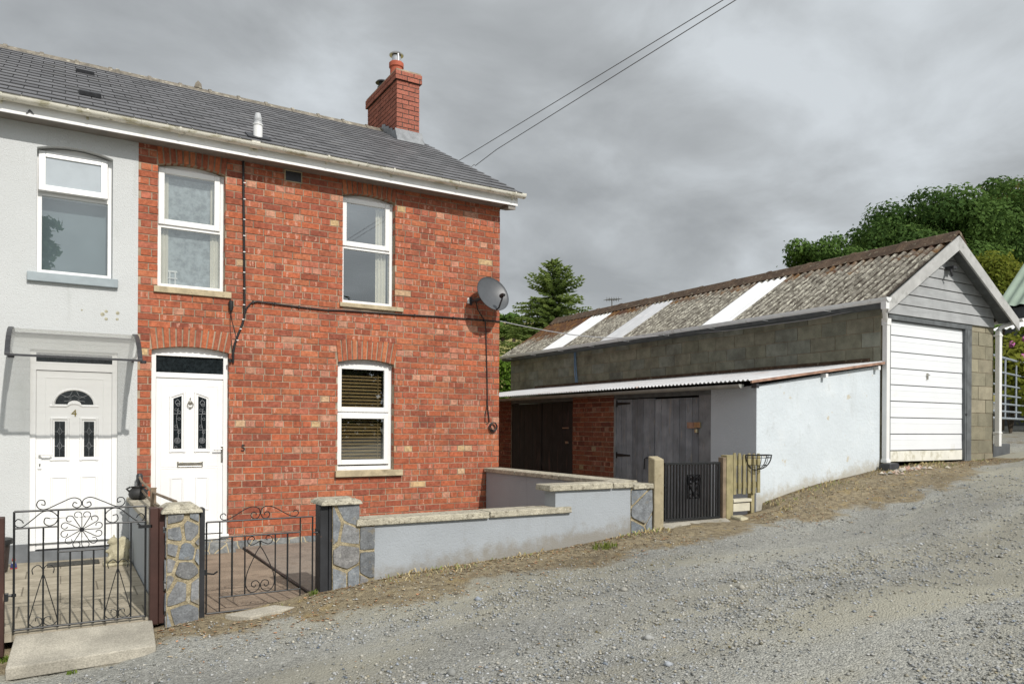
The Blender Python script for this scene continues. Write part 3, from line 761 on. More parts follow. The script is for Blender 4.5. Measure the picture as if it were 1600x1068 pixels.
# ------------------------------------------------------------------ ground and road
def ground_mat():
    t = NT('gravel_and_earth')
    m = t.attr('col', 'Fac')
    n = t.noise(2.4, 6, 0.6); n2 = t.noise(0.8, 4)
    g = t.mix(t.ramp(t.noise(110, 3, 0.7), 0.3, 0.7), (0.175, 0.175, 0.158), (0.39, 0.388, 0.355))
    sp = t.vor(75, 'F1', 'Color'); hs = t.n.new('ShaderNodeSeparateColor'); t.l.new(sp, hs.inputs[0])
    g2 = t.mix(hs.outputs[0], (0.14, 0.14, 0.132), (0.44, 0.435, 0.40))
    g = t.mix(0.6, g, g2)
    fines = t.mix(t.noise(40, 4), (0.275, 0.262, 0.21), (0.375, 0.36, 0.30))
    track = t.noise(0.55, 5, 0.55, stretch=(0.35, 1.9, 1), dist=0.4)
    g = t.mix(t.math('MULTIPLY', t.ramp(track, 0.43, 0.60), 0.88), g, fines)
    dirt = t.mix(t.ramp(t.noise(16, 6, 0.65), 0.3, 0.7), (0.15, 0.12, 0.08), (0.30, 0.25, 0.165))
    dirt = t.mix(t.math('MULTIPLY', t.ramp(t.noise(60, 4, 0.7), 0.6, 0.68), 0.7), dirt, (0.44, 0.39, 0.29))
    dirt = t.mix(t.math('MULTIPLY', t.ramp(t.noise(5, 5, 0.6), 0.55, 0.68), 0.6), dirt, (0.31, 0.235, 0.115))
    f = t.ramp(t.math('ADD', m, t.math('MULTIPLY', t.math('SUBTRACT', n, 0.5), 1.3)), 0.42, 0.66)
    c = t.mix(f, g, dirt)
    lo_ = t.noise(0.7, 5, 0.6, stretch=(0.5, 1.6, 1), dist=0.3)
    c = t.mix(1.0, c, t.mix(t.ramp(lo_, 0.32, 0.66), (0.80, 0.80, 0.80), (1.12, 1.12, 1.10)), 'MULTIPLY')
    fld = t.attr('col', 'Alpha')
    grass = t.mix(t.noise(0.15, 5), (0.13, 0.15, 0.04), (0.40, 0.33, 0.14))
    c = t.mix(t.math('SUBTRACT', 1.0, fld), c, grass)
    h = t.math('ADD', t.math('MULTIPLY', t.vor(75), -0.6), t.noise(60, 4))
    t.bump(h, 0.8, 0.02)
    return t.fin(c, 0.95, 0, 0.15)
M['ground'] = ground_mat()
def axis(parts):
    out = []
    for a, b, st in parts: out += list(np.arange(a, b, st))
    return np.array(out + [parts[-1][1]])
gx = axis([(-200, -30, 10), (-30, -4, 2), (-4, 16, 0.11), (16, 24, 0.4), (24, 60, 2), (60, 260, 10)])
gy = axis([(-60, -2, 4), (-2, 1, 0.5), (1, 6.3, 0.11), (6.3, 6.37, 0.06), (6.37, 6.5, 0.045), (6.5, 6.82, 0.08), (6.82, 6.9, 0.04), (6.9, 7.4, 0.125), (7.4, 18, 0.5), (18, 40, 1.0), (40, 220, 6)])
GX, GY = np.meshgrid(gx, gy)
GZ = gz(GX, GY)
near = (GX > -4) & (GX < 16) & (GY > 1) & (GY < 6.4)
GZ = GZ + np.where(near, np.random.normal(0, 0.004, GZ.shape), 0)
bankw = np.interp(GX, [-1, 0.7, 2.4, 5.3, 7.2, 9, 10.5, 12, 14], [0.28, 0.42, 0.72, 0.80, 0.5, 1.25, 0.95, 0.4, 0.3])
dirtm = np.clip(1.15 - (6.3 - GY) / bankw * 0.75, 0, 1)
dirtm = np.where(GY > 6.3, 1.0, dirtm)
dirtm = np.where((GX > 13.6) & (GY > 6.3), 0.35, dirtm)
fieldm = np.where((GY > 19) | (GX > 40), 0.0, 1.0)
nx, ny = len(gx), len(gy)
idx = np.arange(nx * ny).reshape(ny, nx)
F = np.stack([idx[:-1, :-1], idx[:-1, 1:], idx[1:, 1:], idx[1:, :-1]], -1).reshape(-1, 4)
pc = np.stack([dirtm.ravel()] * 3 + [fieldm.ravel()], 1)
struct(np_mesh('ground', np.stack([GX.ravel(), GY.ravel(), GZ.ravel()], 1), F, 'ground', pcol=pc, smooth=True))

# loose stones on the road, one mass nobody could count
def stones(name, n, xr, yr, size, colf, mat_, dens):
    out_p = []
    while len(out_p) < n:
        x = np.random.uniform(*xr, 4000); y = np.random.uniform(*yr, 4000)
        d = np.hypot(x, y)
        keep = np.random.rand(4000) < dens(x, y) * np.clip(5.0 / d, 0, 1) ** 1.5
        keep &= ~((x < 0.66) & (x > -0.4) & (y > 5.85)) & ~((x > 5.7) & (x < 6.95) & (y > 5.9)) & ~((x > 1.05) & (x < 1.7) & (y > 6.08))
        out_p += list(zip(x[keep], y[keep]))
    P = np.array(out_p[:n]); z = gz(P[:, 0], P[:, 1])
    s = size[0] + (size[1] - size[0]) * np.random.rand(n) ** 3; s = np.where(np.random.rand(n) < 0.0016, s * 2.6 + 0.008, s)
    base = np.array([[1, 0, 0], [0, 1, 0], [-1, 0, 0], [0, -1, 0], [0, 0, 1], [0, 0, -1]], float)
    tri = np.array([[0, 1, 4], [1, 2, 4], [2, 3, 4], [3, 0, 4], [1, 0, 5], [2, 1, 5], [3, 2, 5], [0, 3, 5]])
    V = np.tile(base, (n, 1, 1)) * np.random.uniform(0.65, 1.35, (n, 6, 1))
    V[:, :, 2] *= 0.62
    a = np.random.uniform(0, 6.28, n); ca, sa = np.cos(a), np.sin(a)
    Xr = V[:, :, 0] * ca[:, None] - V[:, :, 1] * sa[:, None]; Yr = V[:, :, 0] * sa[:, None] + V[:, :, 1] * ca[:, None]
    V = np.stack([Xr, Yr, V[:, :, 2]], -1) * s[:, None, None]
    V += np.stack([P[:, 0], P[:, 1], z + s * 0.22], 1)[:, None, :]
    Fc = (tri[None] + 6 * np.arange(n)[:, None, None]).reshape(-1, 3)
    c = colf(n); pc_ = np.repeat(np.concatenate([c, np.ones((n, 1))], 1), 6, 0)
    return np_mesh(name, V.reshape(-1, 3), Fc, mat_, pcol=pc_)
M['pebble'] = mat('loose_stone', 'attr', 0.9, 0.1, 30, 0.2, 200)
def gcol(n):
    v = np.random.normal(0.28, 0.075, n).clip(0.09, 0.55)
    w = np.random.normal(0, 0.02, n)
    return np.stack([v + w + 0.002, v + w * 0.4 + 0.002, v - w * 0.8 - 0.014], 1).clip(0.03, 0.7)
def trk(x, y):
    k = y + 0.25 * np.sin(x * 0.55) + 0.12 * np.sin(x * 1.7 + 2)
    t1 = 0.5 + 0.5 * np.sin(k * 3.4 + 0.6) + 0.35 * np.sin(x * 1.1 + k * 2.0)
    edge = np.clip((5.75 - y) / 0.5, 0.10, 1)
    return np.clip(0.22 + 0.6 * t1, 0.08, 1) * edge
o = stones('gravel', 75000, (-1.0, 17), (1.2, 6.2), (0.0042, 0.0165), gcol, 'pebble', trk)
struct(o, 'stuff')
def dcol(n):
    pal = np.array([[0.36, 0.22, 0.10], [0.26, 0.15, 0.07], [0.50, 0.40, 0.25], [0.12, 0.085, 0.055], [0.46, 0.24, 0.13], [0.36, 0.32, 0.23], [0.55,0.5,0.4]])
    return pal[np.random.randint(0, len(pal), n)] * np.random.uniform(0.7, 1.2, (n, 1))
def litter():
    n = 5200
    x = np.random.uniform(-0.5, 13.5, n); w = np.random.rand(n) ** 2.0
    y = 6.26 - w * np.interp(x, [-1, 2, 7, 9, 13], [0.5, 0.8, 0.7, 1.2, 0.6])
    y = np.where(x > 7.9, y + 0.42, y)
    xr_ = np.random.uniform(0.5, 12, 130); yr_ = np.random.uniform(2.5, 5.8, 130); x = np.concatenate([x, xr_]); y = np.concatenate([y, yr_]); n = len(x)
    ok = ~((x < 0.62) & (x > -0.4)) & ~((x > 5.75) & (x < 6.9)) & ~((x > 1.0) & (x < 1.75) & (y > 6.1)); x, y = x[ok], y[ok]; n = len(x)
    z = gz(x, y) + 0.006
    L = np.random.uniform(0.006, 0.022, n); Wd = L * np.random.uniform(0.25, 0.7, n); a = np.random.uniform(0, 6.28, n)
    t = np.random.uniform(-0.5, 0.5, (n, 2))
    dx, dy = np.cos(a), np.sin(a)
    def pt(u, v, k):
        return np.stack([x + dx * L * u - dy * Wd * v, y + dy * L * u + dx * Wd * v, z + 0.012 * np.abs(t[:, 0]) * k + 0.3 * L * t[:, 1] * u], 1)
    V = np.stack([pt(-1, 0, 0), pt(0, -1, 1), pt(1, 0, 0), pt(0, 1, 1)], 1).reshape(-1, 3)
    Fq = np.arange(4 * n).reshape(-1, 4)
    pc_ = np.repeat(np.concatenate([dcol(n), np.ones((n, 1))], 1), 4, 0)
    return np_mesh('leaf_litter', V, Fq, 'pebble', pcol=pc_)
struct(litter(), 'stuff')
def rubble():
    n = 90; V, Fc, C = [], [], []
    for k in range(n):
        x = random.gauss(10.55, 0.28); y = 6.48 - abs(random.gauss(0, 0.16)); r_ = random.uniform(0.012, 0.05); z = G(x, y) + r_ * 0.25
        c = random.choice([(0.46, 0.36, 0.29), (0.50, 0.45, 0.38), (0.40, 0.25, 0.19), (0.30, 0.28, 0.25)])
        i = len(V)
        for a in ((1, 0, 0), (.2, 1, .1), (-1, .2, 0), (-.1, -1, 0), (.1, 0, .7), (.5, .5, .5), (-.5, -.4, .5)):
            V.append((x + a[0] * r_ * random.uniform(.7, 1.3), y + a[1] * r_ * random.uniform(.7, 1.3), z + a[2] * r_ * random.uniform(.7, 1.2))); C.append((*c, 1))
        Fc += [(i, i + 1, i + 5), (i, i + 5, i + 4), (i + 1, i + 2, i + 5), (i + 5, i + 2, i + 4), (i + 2, i + 3, i + 6), (i + 2, i + 6, i + 4), (i + 3, i, i + 6), (i + 6, i, i + 4)]
    return np_mesh('rubble', V, Fc, 'pebble', pcol=np.array(C))
struct(rubble(), 'stuff')

# paving in the two front yards
def paving_mat():
    t = NT('concrete_paving')
    br = t.n.new('ShaderNodeTexBrick'); t.l.new(t.tc, br.inputs['Vector'])
    br.inputs['Scale'].default_value = 1.0; br.inputs['Brick Width'].default_value = 0.58; br.inputs['Row Height'].default_value = 0.43
    br.inputs['Mortar Size'].default_value = 0.007; br.inputs['Mortar Smooth'].default_value = 0.2
    br.inputs['Color1'].default_value = (0.315, 0.28, 0.215, 1); br.inputs['Color2'].default_value = (0.37, 0.33, 0.26, 1)
    br.inputs['Mortar'].default_value = (0.17, 0.15, 0.115, 1)
    c = t.mix(1.0, br.outputs['Color'], t.mix(t.ramp(t.noise(5, 6, 0.65), 0.3, 0.7), (0.75, 0.74, 0.72), (1.2, 1.2, 1.2)), 'MULTIPLY')
    c = t.mix(1.0, c, t.mix(t.noise(90, 3), (0.85, 0.85, 0.85), (1.15, 1.15, 1.15)), 'MULTIPLY')
    t.bump(t.math('ADD', t.math('MULTIPLY', br.outputs['Fac'], -1.0), t.math('MULTIPLY', t.noise(70, 4), 0.4)), 0.4, 0.008)
    return t.fin(c, 0.9, 0, 0.2)
M['paving'] = paving_mat()
M['path'] = mat('worn_brown_concrete', (0.245, 0.19, 0.14), 0.95, 0.18, 4, 0.6, 45, 0.015, fine=0.2,
                stains=[((0.14, 0.105, 0.075), 5, 0.52, 0.68, 0.6), ((0.38, 0.32, 0.25), 22, 0.66, 0.72, 0.7)])
M['path2'] = mat('grey_brown_concrete', (0.23, 0.195, 0.16), 0.95, 0.18, 4, 0.6, 45, 0.015, fine=0.2,
                 stains=[((0.15, 0.12, 0.09), 4, 0.52, 0.7, 0.6), ((0.36, 0.32, 0.26), 22, 0.64, 0.70, 0.6)])
def sheet(name, x0, x1, y0, y1, z, m, n=12):
    mb = MB(); mb.box(x0, x1, y0, y1, z - 0.06, z); return struct(mb.build(name, m))
sheet('patio', -4.0, 0.66, 6.39, D - 0.03, 0.125, 'paving')
sheet('path', 0.87, 1.90, 6.37, D - 0.03, 0.105, 'path')
sheet('garden_path', 1.925, 5.34, 6.49, D - 0.03, 0.125, 'path2')
mb = MB(); mb.tube([(1.93, 6.52, 0.115), (1.905, 7.3, 0.118), (1.92, 8.2, 0.116), (1.93, 9.4, 0.118)], 0.012, 6)  # slim dark tube for the edge between path and paving
tag(mb.build('path_edge', 'potbrown'), 'dark edge line between the brown path and the paving behind the brick cottage gate', 'pipe')

# ------------------------------------------------------------------ sash and window helpers
def frame_ring(mb, x0, x1, z0, z1, w, y0, y1, wb=None, wt=None, mi=0):
    wb = w if wb is None else wb; wt = w if wt is None else wt
    mb.box(x0, x0 + w, y0, y1, z0, z1, mi); mb.box(x1 - w, x1, y0, y1, z0, z1, mi)
    mb.box(x0 + w, x1 - w, y0 + 0.001, y1 - 0.001, z0, z0 + wb, mi); mb.box(x0 + w, x1 - w, y0 + 0.001, y1 - 0.001, z1 - wt, z1, mi)

def arch_panel(mb, x0, x1, zlow, zs, rise, y0, y1):
    A = arc_pts(x0, x1, zs, rise)
    mb.prism([(x0, zlow)] + A + [(x1, zlow)], lambda a, b: (a, y0, b), lambda a, b: (a, y1, b))

def window(house, x0, x1, z0, zs, rise, zdiv, top, sill_mat, sx0, sx1, sz0, sz1, sill_out=0.035, low_sash=False, tilt=0.0, label=None, ft=0.065, top_glass='glass'):
    """window part with sashes, panes and sill as sub-parts; top is the top of the rectangular frame"""
    yf = D + 0.10; yb = yf + 0.07
    mb = MB()
    frame_ring(mb, x0, x1, z0, top, 0.045, yf, yb, wb=0.055)
    mb.box(x0 + 0.045, x1 - 0.045, yf - 0.001, yb + 0.001, zdiv - 0.022, zdiv + 0.022)
    arch_panel(mb, x0, x1, top - 0.001, zs, rise, yf + 0.022, yb)
    mb.box(x0 + 0.12, x0 + 0.16, yf - 0.003, yf, z0 + 0.018, z0 + 0.026); mb.box(x1 - 0.20, x1 - 0.16, yf - 0.003, yf, z0 + 0.018, z0 + 0.026)
    w = mb.build('window', 'upvc', house, bevel=0.004)
    if label: w['label'] = label
    # upper opening sash
    s = MB(); frame_ring(s, x0 + 0.014, x1 - 0.05, zdiv + 0.012, top - 0.012, ft, yf - 0.022, yf + 0.03)
    sa = s.build('sash', 'upvc', w, bevel=0.005)
    g = MB(); g.box(x0 + 0.014 + ft, x1 - 0.05 - ft, yf - 0.002, yf + 0.016, zdiv + 0.012 + ft, top - 0.012 - ft)
    ga = g.build('pane', top_glass, w)
    if tilt:
        for q in (sa, ga):
            piv = Vector((0, yf, top - 0.02))
            q.matrix_local = q.matrix_local @ Matrix.Translation(piv) @ Matrix.Rotation(R(-tilt), 4, 'X') @ Matrix.Translation(-piv)
    if low_sash:
        s = MB(); frame_ring(s, x0 + 0.014, x1 - 0.05, z0 + 0.075, zdiv - 0.012, ft, yf - 0.022, yf + 0.03)
        s.build('sash', 'upvc', w, bevel=0.005)
        g = MB(); g.box(x0 + 0.014 + ft, x1 - 0.05 - ft, yf - 0.002, yf + 0.016, z0 + 0.075 + ft, zdiv - 0.012 - ft)
    else:
        g = MB(); g.box(x0 + 0.045, x1 - 0.045, yf + 0.022, yf + 0.04, z0 + 0.055, zdiv - 0.022)
    g.build('pane', 'glass', w)
    s = MB(); s.box(sx0, sx1, D - sill_out, D + 0.09, sz0, sz1)
    s.build('sill', sill_mat, w, bevel=0.006)
    return w, yb

def wavy(mb, x0, x1, z0, z1, y, amp=0.012, wl=0.05, n=None):
    n = n or max(6, int((x1 - x0) / wl * 6)); i = len(mb.v)
    for k in range(n + 1):
        x = x0 + (x1 - x0) * k / n; yy = y + amp * math.sin((x - x0) / wl * 6.28)
        mb.v += [(x, yy, z0), (x, yy, z1)]
    for k in range(n):
        a = i + 2 * k; mb.f.append((a, a + 2, a + 3, a + 1)); mb.mi.append(0); mb.c.append((1, 1, 1, 1)); mb.uv.append(None)

# ------------------------------------------------------------------ slate roof
def slates(mb, x0, x1, back=False, x_end_over=0.0):
    """slates on the front (or back) slope"""
    gauge, sw = 0.262, 0.262
    y0 = 9.27; L = math.hypot(RIDGE_Y - y0, RIDGE_Z - (EAVE_Z + KR * (y0 - 9.3)))
    cs = (RIDGE_Y - y0) / L; sn = (RIDGE_Z - (EAVE_Z + KR * (y0 - 9.3))) / L
    zb = EAVE_Z + KR * (y0 - 9.3)
    def P(x, s, d):
        y = y0 + s * cs - d * sn; z = zb + s * sn + d * cs
        return (x, 2 * RIDGE_Y - y, z) if back else (x, y, z)
    n = int(math.ceil(L / gauge))
    for r in range(n):
        s0 = r * gauge; s1 = min(s0 + gauge * 1.12, L)
        xa = x0 - (sw / 2 if r % 2 else 0)
        while xa < x1:
            a, b = max(xa + 0.005, x0), min(xa + sw - 0.005, x1)
            if b - a > 0.03:
                k = rb.gauss(0.128, 0.013); t_ = rb.uniform(-0.004, 0.006)
                c = (k * (1 + t_), k, k * 1.05, 1)
                dj = rb.uniform(-0.0015, 0.0015); sj = rb.uniform(-0.004, 0.004)
                P0 = [P(a, s0 + sj, 0.006), P(b, s0 + sj, 0.006), P(b, s1, -0.008), P(a, s1, -0.008)]
                P1 = [P(a, s0 + sj, 0.014 + dj), P(b, s0 + sj, 0.014 + dj), P(b, s1, 0.0), P(a, s1, 0.0)]
                mb.hexa(P0 + P1 if not back else [P0[1], P0[0], P0[3], P0[2], P1[1], P1[0], P1[3], P1[2]], 0, c)
            xa += sw
    # solid underlay
    a = [P(x0, 0.02, -0.03), P(x1, 0.02, -0.03), P(x1, L, -0.03), P(x0, L, -0.03)]
    mb.face(a if not back else a[::-1], 0, (0.03, 0.03, 0.03, 1))
    b_ = [P(x0, 0.0, 0.004), P(x1, 0.0, 0.004), P(x1, L, -0.012), P(x0, L, -0.012)]
    mb.face(b_ if not back else b_[::-1], 0, (0.02, 0.02, 0.02, 1))

def ridge_tiles(mb, x0, x1, tl=0.45):
    x = x0
    while x < x1 - 0.05:
        b = min(x + tl, x1)
        for (xa, xb_, g) in ((x, b, 0.0), (b - 0.05, b, 0.018)):
            pr = [(-0.13 - g, -0.075), (-0.02, 0.03 + g), (0.02, 0.03 + g), (0.13 + g, -0.075), (0.11, -0.085), (0, 0.0), (-0.11, -0.085)]
            mb.prism([(RIDGE_Y + p, RIDGE_Z + 0.005 + q) for p, q in pr], lambda p, q, xa=xa: (xa, p, q), lambda p, q, xb_=xb_: (xb_, p, q))
        x = b
    return mb

def half_gutter(mb, A, B, r, n=8, side=None):
    """half round gutter from A to B (axis line at rim level)"""
    A, B = Vector(A), Vector(B); t = (B - A).normalized(); h = t.cross(Vector((0, 0, 1))).normalized()
    prof = []
    for k in range(n + 1):
        w = math.pi * k / n; prof.append((math.cos(w) * r, -math.sin(w) * r))
    for k in range(n, -1, -1):
        w = math.pi * k / n; prof.append((math.cos(w) * (r - 0.006), -math.sin(w) * (r - 0.006)))
    f = lambda o: (lambda a, b: tuple(o + h * a + Vector((0, 0, b))))
    i = len(mb.v); N = len(prof)
    mb.v += [f(A)(*p) for p in prof] + [f(B)(*p) for p in prof]
    for k in range(N):
        mb.f.append((i + k, i + N + k, i + N + (k + 1) % N, i + (k + 1) % N)); mb.mi.append(0); mb.c.append((1, 1, 1, 1)); mb.uv.append(None)
    for o in (A, B):
        mb.prism([(math.cos(math.pi * k / n) * r, -math.sin(math.pi * k / n) * r) for k in range(n + 1)], f(o - t * 0.002), f(o + t * 0.002))
    return mb

# ------------------------------------------------------------------ the grey house (number 4)
ho4 = thing('grey_cottage', 'pale grey roughcast terraced cottage with white door numbered 4 at the left', 'house', (-1.5, D, 0.1))
XL = -4.2
OP4 = [(-0.24, 0.49, 3.26, 4.625, 0.06), (-0.293, 0.55, 0.235, 2.43, 0.0)]
mb = MB()
backing(mb, XL, XB, 0.32, 4.96, D, 0.10, OP4 and [OP4[0], (-0.293, 0.55, 0.32, 2.43, 0.0)], 0)
mb.face([(XL, D, 0.1), (XL, BACK_Y, 0.1), (XL, BACK_Y, 4.96), (XL, D, 4.96)], 0)
mb.face([(XB, BACK_Y, 0), (XL, BACK_Y, 0), (XL, BACK_Y, 4.96), (XB, BACK_Y, 4.96)], 0)
mb.face([(XL, BACK_Y, 4.96), (XL, D, 4.96), (XL, RIDGE_Y, 7.0)], 0)
mb.face([(XL, D + .2, 0.05), (XB, D + .2, 0.05), (XB, BACK_Y, 0.05), (XL, BACK_Y, 0.05)], 0)
mb.face([(XL, D + .11, 4.9), (XB, D + .11, 4.9), (XB, BACK_Y, 4.9), (XL, BACK_Y, 4.9)], 0)
mb.face([(XL, D + .11, 2.75), (XB, D + .11, 2.75), (XB, BACK_Y, 2.75), (XL, BACK_Y, 2.75)], 0)
mb.face([(XB - .02, D + .11, 0), (XB - .02, BACK_Y, 0), (XB - .02, BACK_Y, 4.9), (XB - .02, D + .11, 4.9)], 0)
wall4 = mb.build('wall', 'render', ho4)
mb = MB(); mb.box(XL, -0.293, D - 0.012, D + 0.1, 0.05, 0.32); mb.box(0.55, XB - 0.003, D - 0.012, D + 0.1, 0.05, 0.32)
mb.box(-0.293, 0.55, D - 0.05, D + 0.1, 0.05, 0.235)
mb.build('plinth', 'plinth_grey', ho4, bevel=0.004)
for (cx_, cz_, r_) in ((0.393, 2.86, .022), (0.43, 2.895, .018), (0.43, 2.81, .018), (0.545, 2.885, .02), (0.54, 2.815, .016), (0.19, 2.89, .01)):
    mb = MB(); mb.lathe([(0.001, 0.0), (r_, 0.0), (r_ * 0.6, 0.0025)], (cx_, D - 0.0005, cz_), 12, axis=Vector((0, -1, 0)))
    mb.build('filler_spot', 'fillerspot', ho4)
mb = MB(); slates(mb, XL - 0.1, XB); slates(mb, XL - 0.1, XB, True)
roof4 = mb.build('roof', 'slate', ho4, col=True)
for (px_, py_) in ((0.15, 12.12), (0.16, 10.13)):
    zz = EAVE_Z + KR * (py_ - 9.3); v = MB()
    v.hexa([(px_, py_ - 0.02, zz + 0.0), (px_ + .23, py_ - 0.02, zz + 0.0), (px_ + .23, py_ + 0.22, zz + 0.13), (px_, py_ + 0.22, zz + 0.13),
            (px_ + 0.005, py_ - 0.045, zz + 0.045), (px_ + .225, py_ - 0.045, zz + 0.045), (px_ + .225, py_ + 0.2, zz + 0.15), (px_ + 0.005, py_ + 0.2, zz + 0.15)])
    v.build('slate_vent', 'darkmetal', roof4, bevel=0.004)
ridge_tiles(MB(), XL - 0.1, XB).build('ridge', 'ridge', ho4) if False else None
mb = MB(); ridge_tiles(mb, XL - 0.1, XB); mb.build('ridge_tiles', 'ridge', ho4)
mb = MB(); mb.box(XL, XB, 9.40, 9.42, 4.855, 5.01); mb.build('fascia', 'fascia', ho4)
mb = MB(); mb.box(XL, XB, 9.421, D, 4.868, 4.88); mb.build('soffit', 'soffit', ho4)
mb = MB(); half_gutter(mb, (XL, 9.335, 5.015), (XB, 9.335, 5.015), 0.062)
gt4 = mb.build('gutter', 'gutter', ho4, smooth=True)
def bracket(x, gut, wide=0.022):
    b = MB()
    for k in range(9):
        w0, w1 = math.pi * k / 9, math.pi * (k + 1) / 9
        for (wa, wb_) in ((w0, w1),):
            r0, r1 = 0.062, 0.0675
            p = [(9.335 + math.cos(w_) * r_, 5.015 - math.sin(w_) * r_) for w_, r_ in ((wa, r0), (wa, r1), (wb_, r1), (wb_, r0))]
            b.prism(p, lambda q, z_: (x - wide, q, z_), lambda q, z_: (x + wide, q, z_))
    b.box(x - wide, x + wide, 9.392, 9.399, 4.93, 5.0)
    b.build('gutter_bracket', 'gutter', gut)
for x in (-2.4, -1.4, -0.55, 0.23): bracket(x, gt4, 0.012)
mb = MB(); mb.prism([(-0.335, 4.875), (-0.30, 4.925), (-0.262, 4.885), (-0.285, 4.89), (-0.30, 4.905), (-0.315, 4.885)], lambda a, b: (a, 9.396, b), lambda a, b: (a, 9.386, b))
mb.build('hook', 'darkmetal', ho4)

w4, yb4 = window(ho4, -0.24, 0.49, 3.26, 4.625, 0.06, 4.155, 4.63, 'bluesill', -0.325, 0.545, 3.165, 3.262, 0.05, tilt=7.0, top_glass='frosted')
mb = MB(); mb.box(-0.20, 0.45, yb4 + 0.07, yb4 + 0.08, 3.30, 4.14); mb.build('roller_blind', 'blueblind', w4)
mb = MB(); mb.box(-0.20, 0.45, yb4 + 0.03, yb4 + 0.07, 4.14, 4.20); mb.build('blind_head', 'paleblind', w4)

def door_leaf(house, x0, x1, z0, ztop, ztr0, ztr1, zarch_s, rise, y):
    """outer frame with transom light; returns the frame"""
    mb = MB()
    mb.box(x0, x0 + 0.055, y, y + 0.07, z0, ztr1 + 0.03); mb.box(x1 - 0.055, x1, y, y + 0.07, z0, ztr1 + 0.03)
    mb.box(x0 + 0.055, x1 - 0.055, y + 0.001, y + 0.069, ztop + 0.004, ztr0)
    mb.box(x0 + 0.055, x1 - 0.055, y + 0.001, y + 0.069, ztr1, ztr1 + 0.03)
    arch_panel(mb, x0, x1, ztr1 + 0.029, zarch_s, rise, y + 0.012, y + 0.06)
    fr = mb.build('door_frame', 'upvc', house, bevel=0.004)
    g = MB(); g.box(x0 + 0.055, x1 - 0.055, y + 0.03, y + 0.05, ztr0, ztr1); g.build('transom_pane', 'darkglass', fr)
    return fr
def moulding(mb, pts, w, y, proud=0.012, closed=True):
    """raised rounded moulding along a polyline in the door plane"""
    n = len(pts)
    for k in range(n if closed else n - 1):
        a = Vector((pts[k][0], 0, pts[k][1])); b = Vector((pts[(k + 1) % n][0], 0, pts[(k + 1) % n][1]))
        t = (b - a).normalized(); h = Vector((-t.z, 0, t.x)) * w / 2
        a2, b2 = a - t * w * 0.4, b + t * w * 0.4; j = 0.0006 * k
        Pb = [a2 - h, b2 - h, b2 + h, a2 + h]; 
        def q(v, d): return (v.x, y - d, v.z)
        mb.hexa([q(Pb[0], -0.002), q(Pb[1], -0.002), q(Pb[2], -0.002), q(Pb[3], -0.002),
                 q(a2 - h * 0.4, proud - j), q(b2 - h * 0.4, proud - j), q(b2 + h * 0.4, proud - j), q(a2 + h * 0.4, proud - j)])

# door 4
yd = D + 0.035
f4 = door_leaf(ho4, -0.293, 0.55, 0.235, 2.205, 2.30, 2.40, 2.43, 0.0, yd)
mb = MB(); mb.box(-0.236, 0.493, yd + 0.012, yd + 0.062, 0.245, 2.202); 
moulding(mb, [(-0.148, 0.37), (0.408, 0.37), (0.408, 2.13), (-0.148, 2.13)], 0.012, yd + 0.012, 0.004)
for xa, xb_ in ((-0.063, 0.035), (0.219, 0.317)):
    moulding(mb, [(xa - 0.03, 1.225), (xb_ + 0.03, 1.225), (xb_ + 0.03, 1.68), (xa - 0.03, 1.68)], 0.034, yd + 0.012, 0.013)
    moulding(mb, [(xa - 0.025, 0.59), (xb_ + 0.025, 0.59), (xb_ + 0.025, 1.03), (xa - 0.025, 1.03)], 0.03, yd + 0.012, 0.010)
moon = [(0.125 + 0.185 * math.cos(w), 1.838 + 0.155 * math.sin(w)) for w in np.linspace(math.pi, 0, 19)]
inn = [(0.125 + 0.066 * math.cos(w), 1.838 + 0.045 * math.sin(w)) for w in np.linspace(0, math.pi, 9)]
moulding(mb, [(0.125 + 0.203 * math.cos(w), 1.832 + 0.172 * math.sin(w)) for w in np.linspace(math.pi, 0, 19)], 0.03, yd + 0.012, 0.013, False)
moulding(mb, [(-0.10, 1.818), (0.045, 1.818)] + [(0.125 + 0.062 * math.cos(w), 1.822 + 0.026 * math.sin(w)) for w in np.linspace(math.pi * .9, math.pi * .1, 7)] + [(0.205, 1.818), (0.35, 1.818)], 0.026, yd + 0.012, 0.013, False)
mb.box(-0.225, 0.482, yd + 0.002, yd + 0.0125, 0.25, 0.335)
d4 = mb.build('door', 'upvc', ho4, bevel=0.0015)
d4['label'] = 'white panelled front door with a half moon light and the number 4'
g = MB(); g.prism(moon + inn, lambda a, b: (a, yd + 0.0105, b), lambda a, b: (a, yd + 0.02, b))
g.build('half_moon_pane', 'darkglass', d4)
for xa, xb_ in ((-0.063, 0.035), (0.219, 0.317)):
    g = MB(); g.box(xa, xb_, yd + 0.009, yd + 0.02, 1.255, 1.648); g.build('side_pane', 'darkglass', d4)
ld = MB(); y_ = yd + 0.007
for x in (-0.063, 0.219):
    ld = MB()
    for z in (1.535, 1.375):
        ld.tube([(x, y_, z), (x + 0.028, y_, z), (x + 0.048, y_, z + 0.052), (x + 0.072, y_, z), (x + 0.098, y_, z)], 0.0022, 5)
        ld.tube([(x + 0.028, y_, z), (x + 0.048, y_, z - 0.04), (x + 0.072, y_, z)], 0.0018, 5)
    ld.tube([(x + 0.049, y_, 1.64), (x + 0.048, y_, 1.26)], 0.0012, 5)
    ld.build('lead_pattern', 'leadline', d4)
ld = MB()
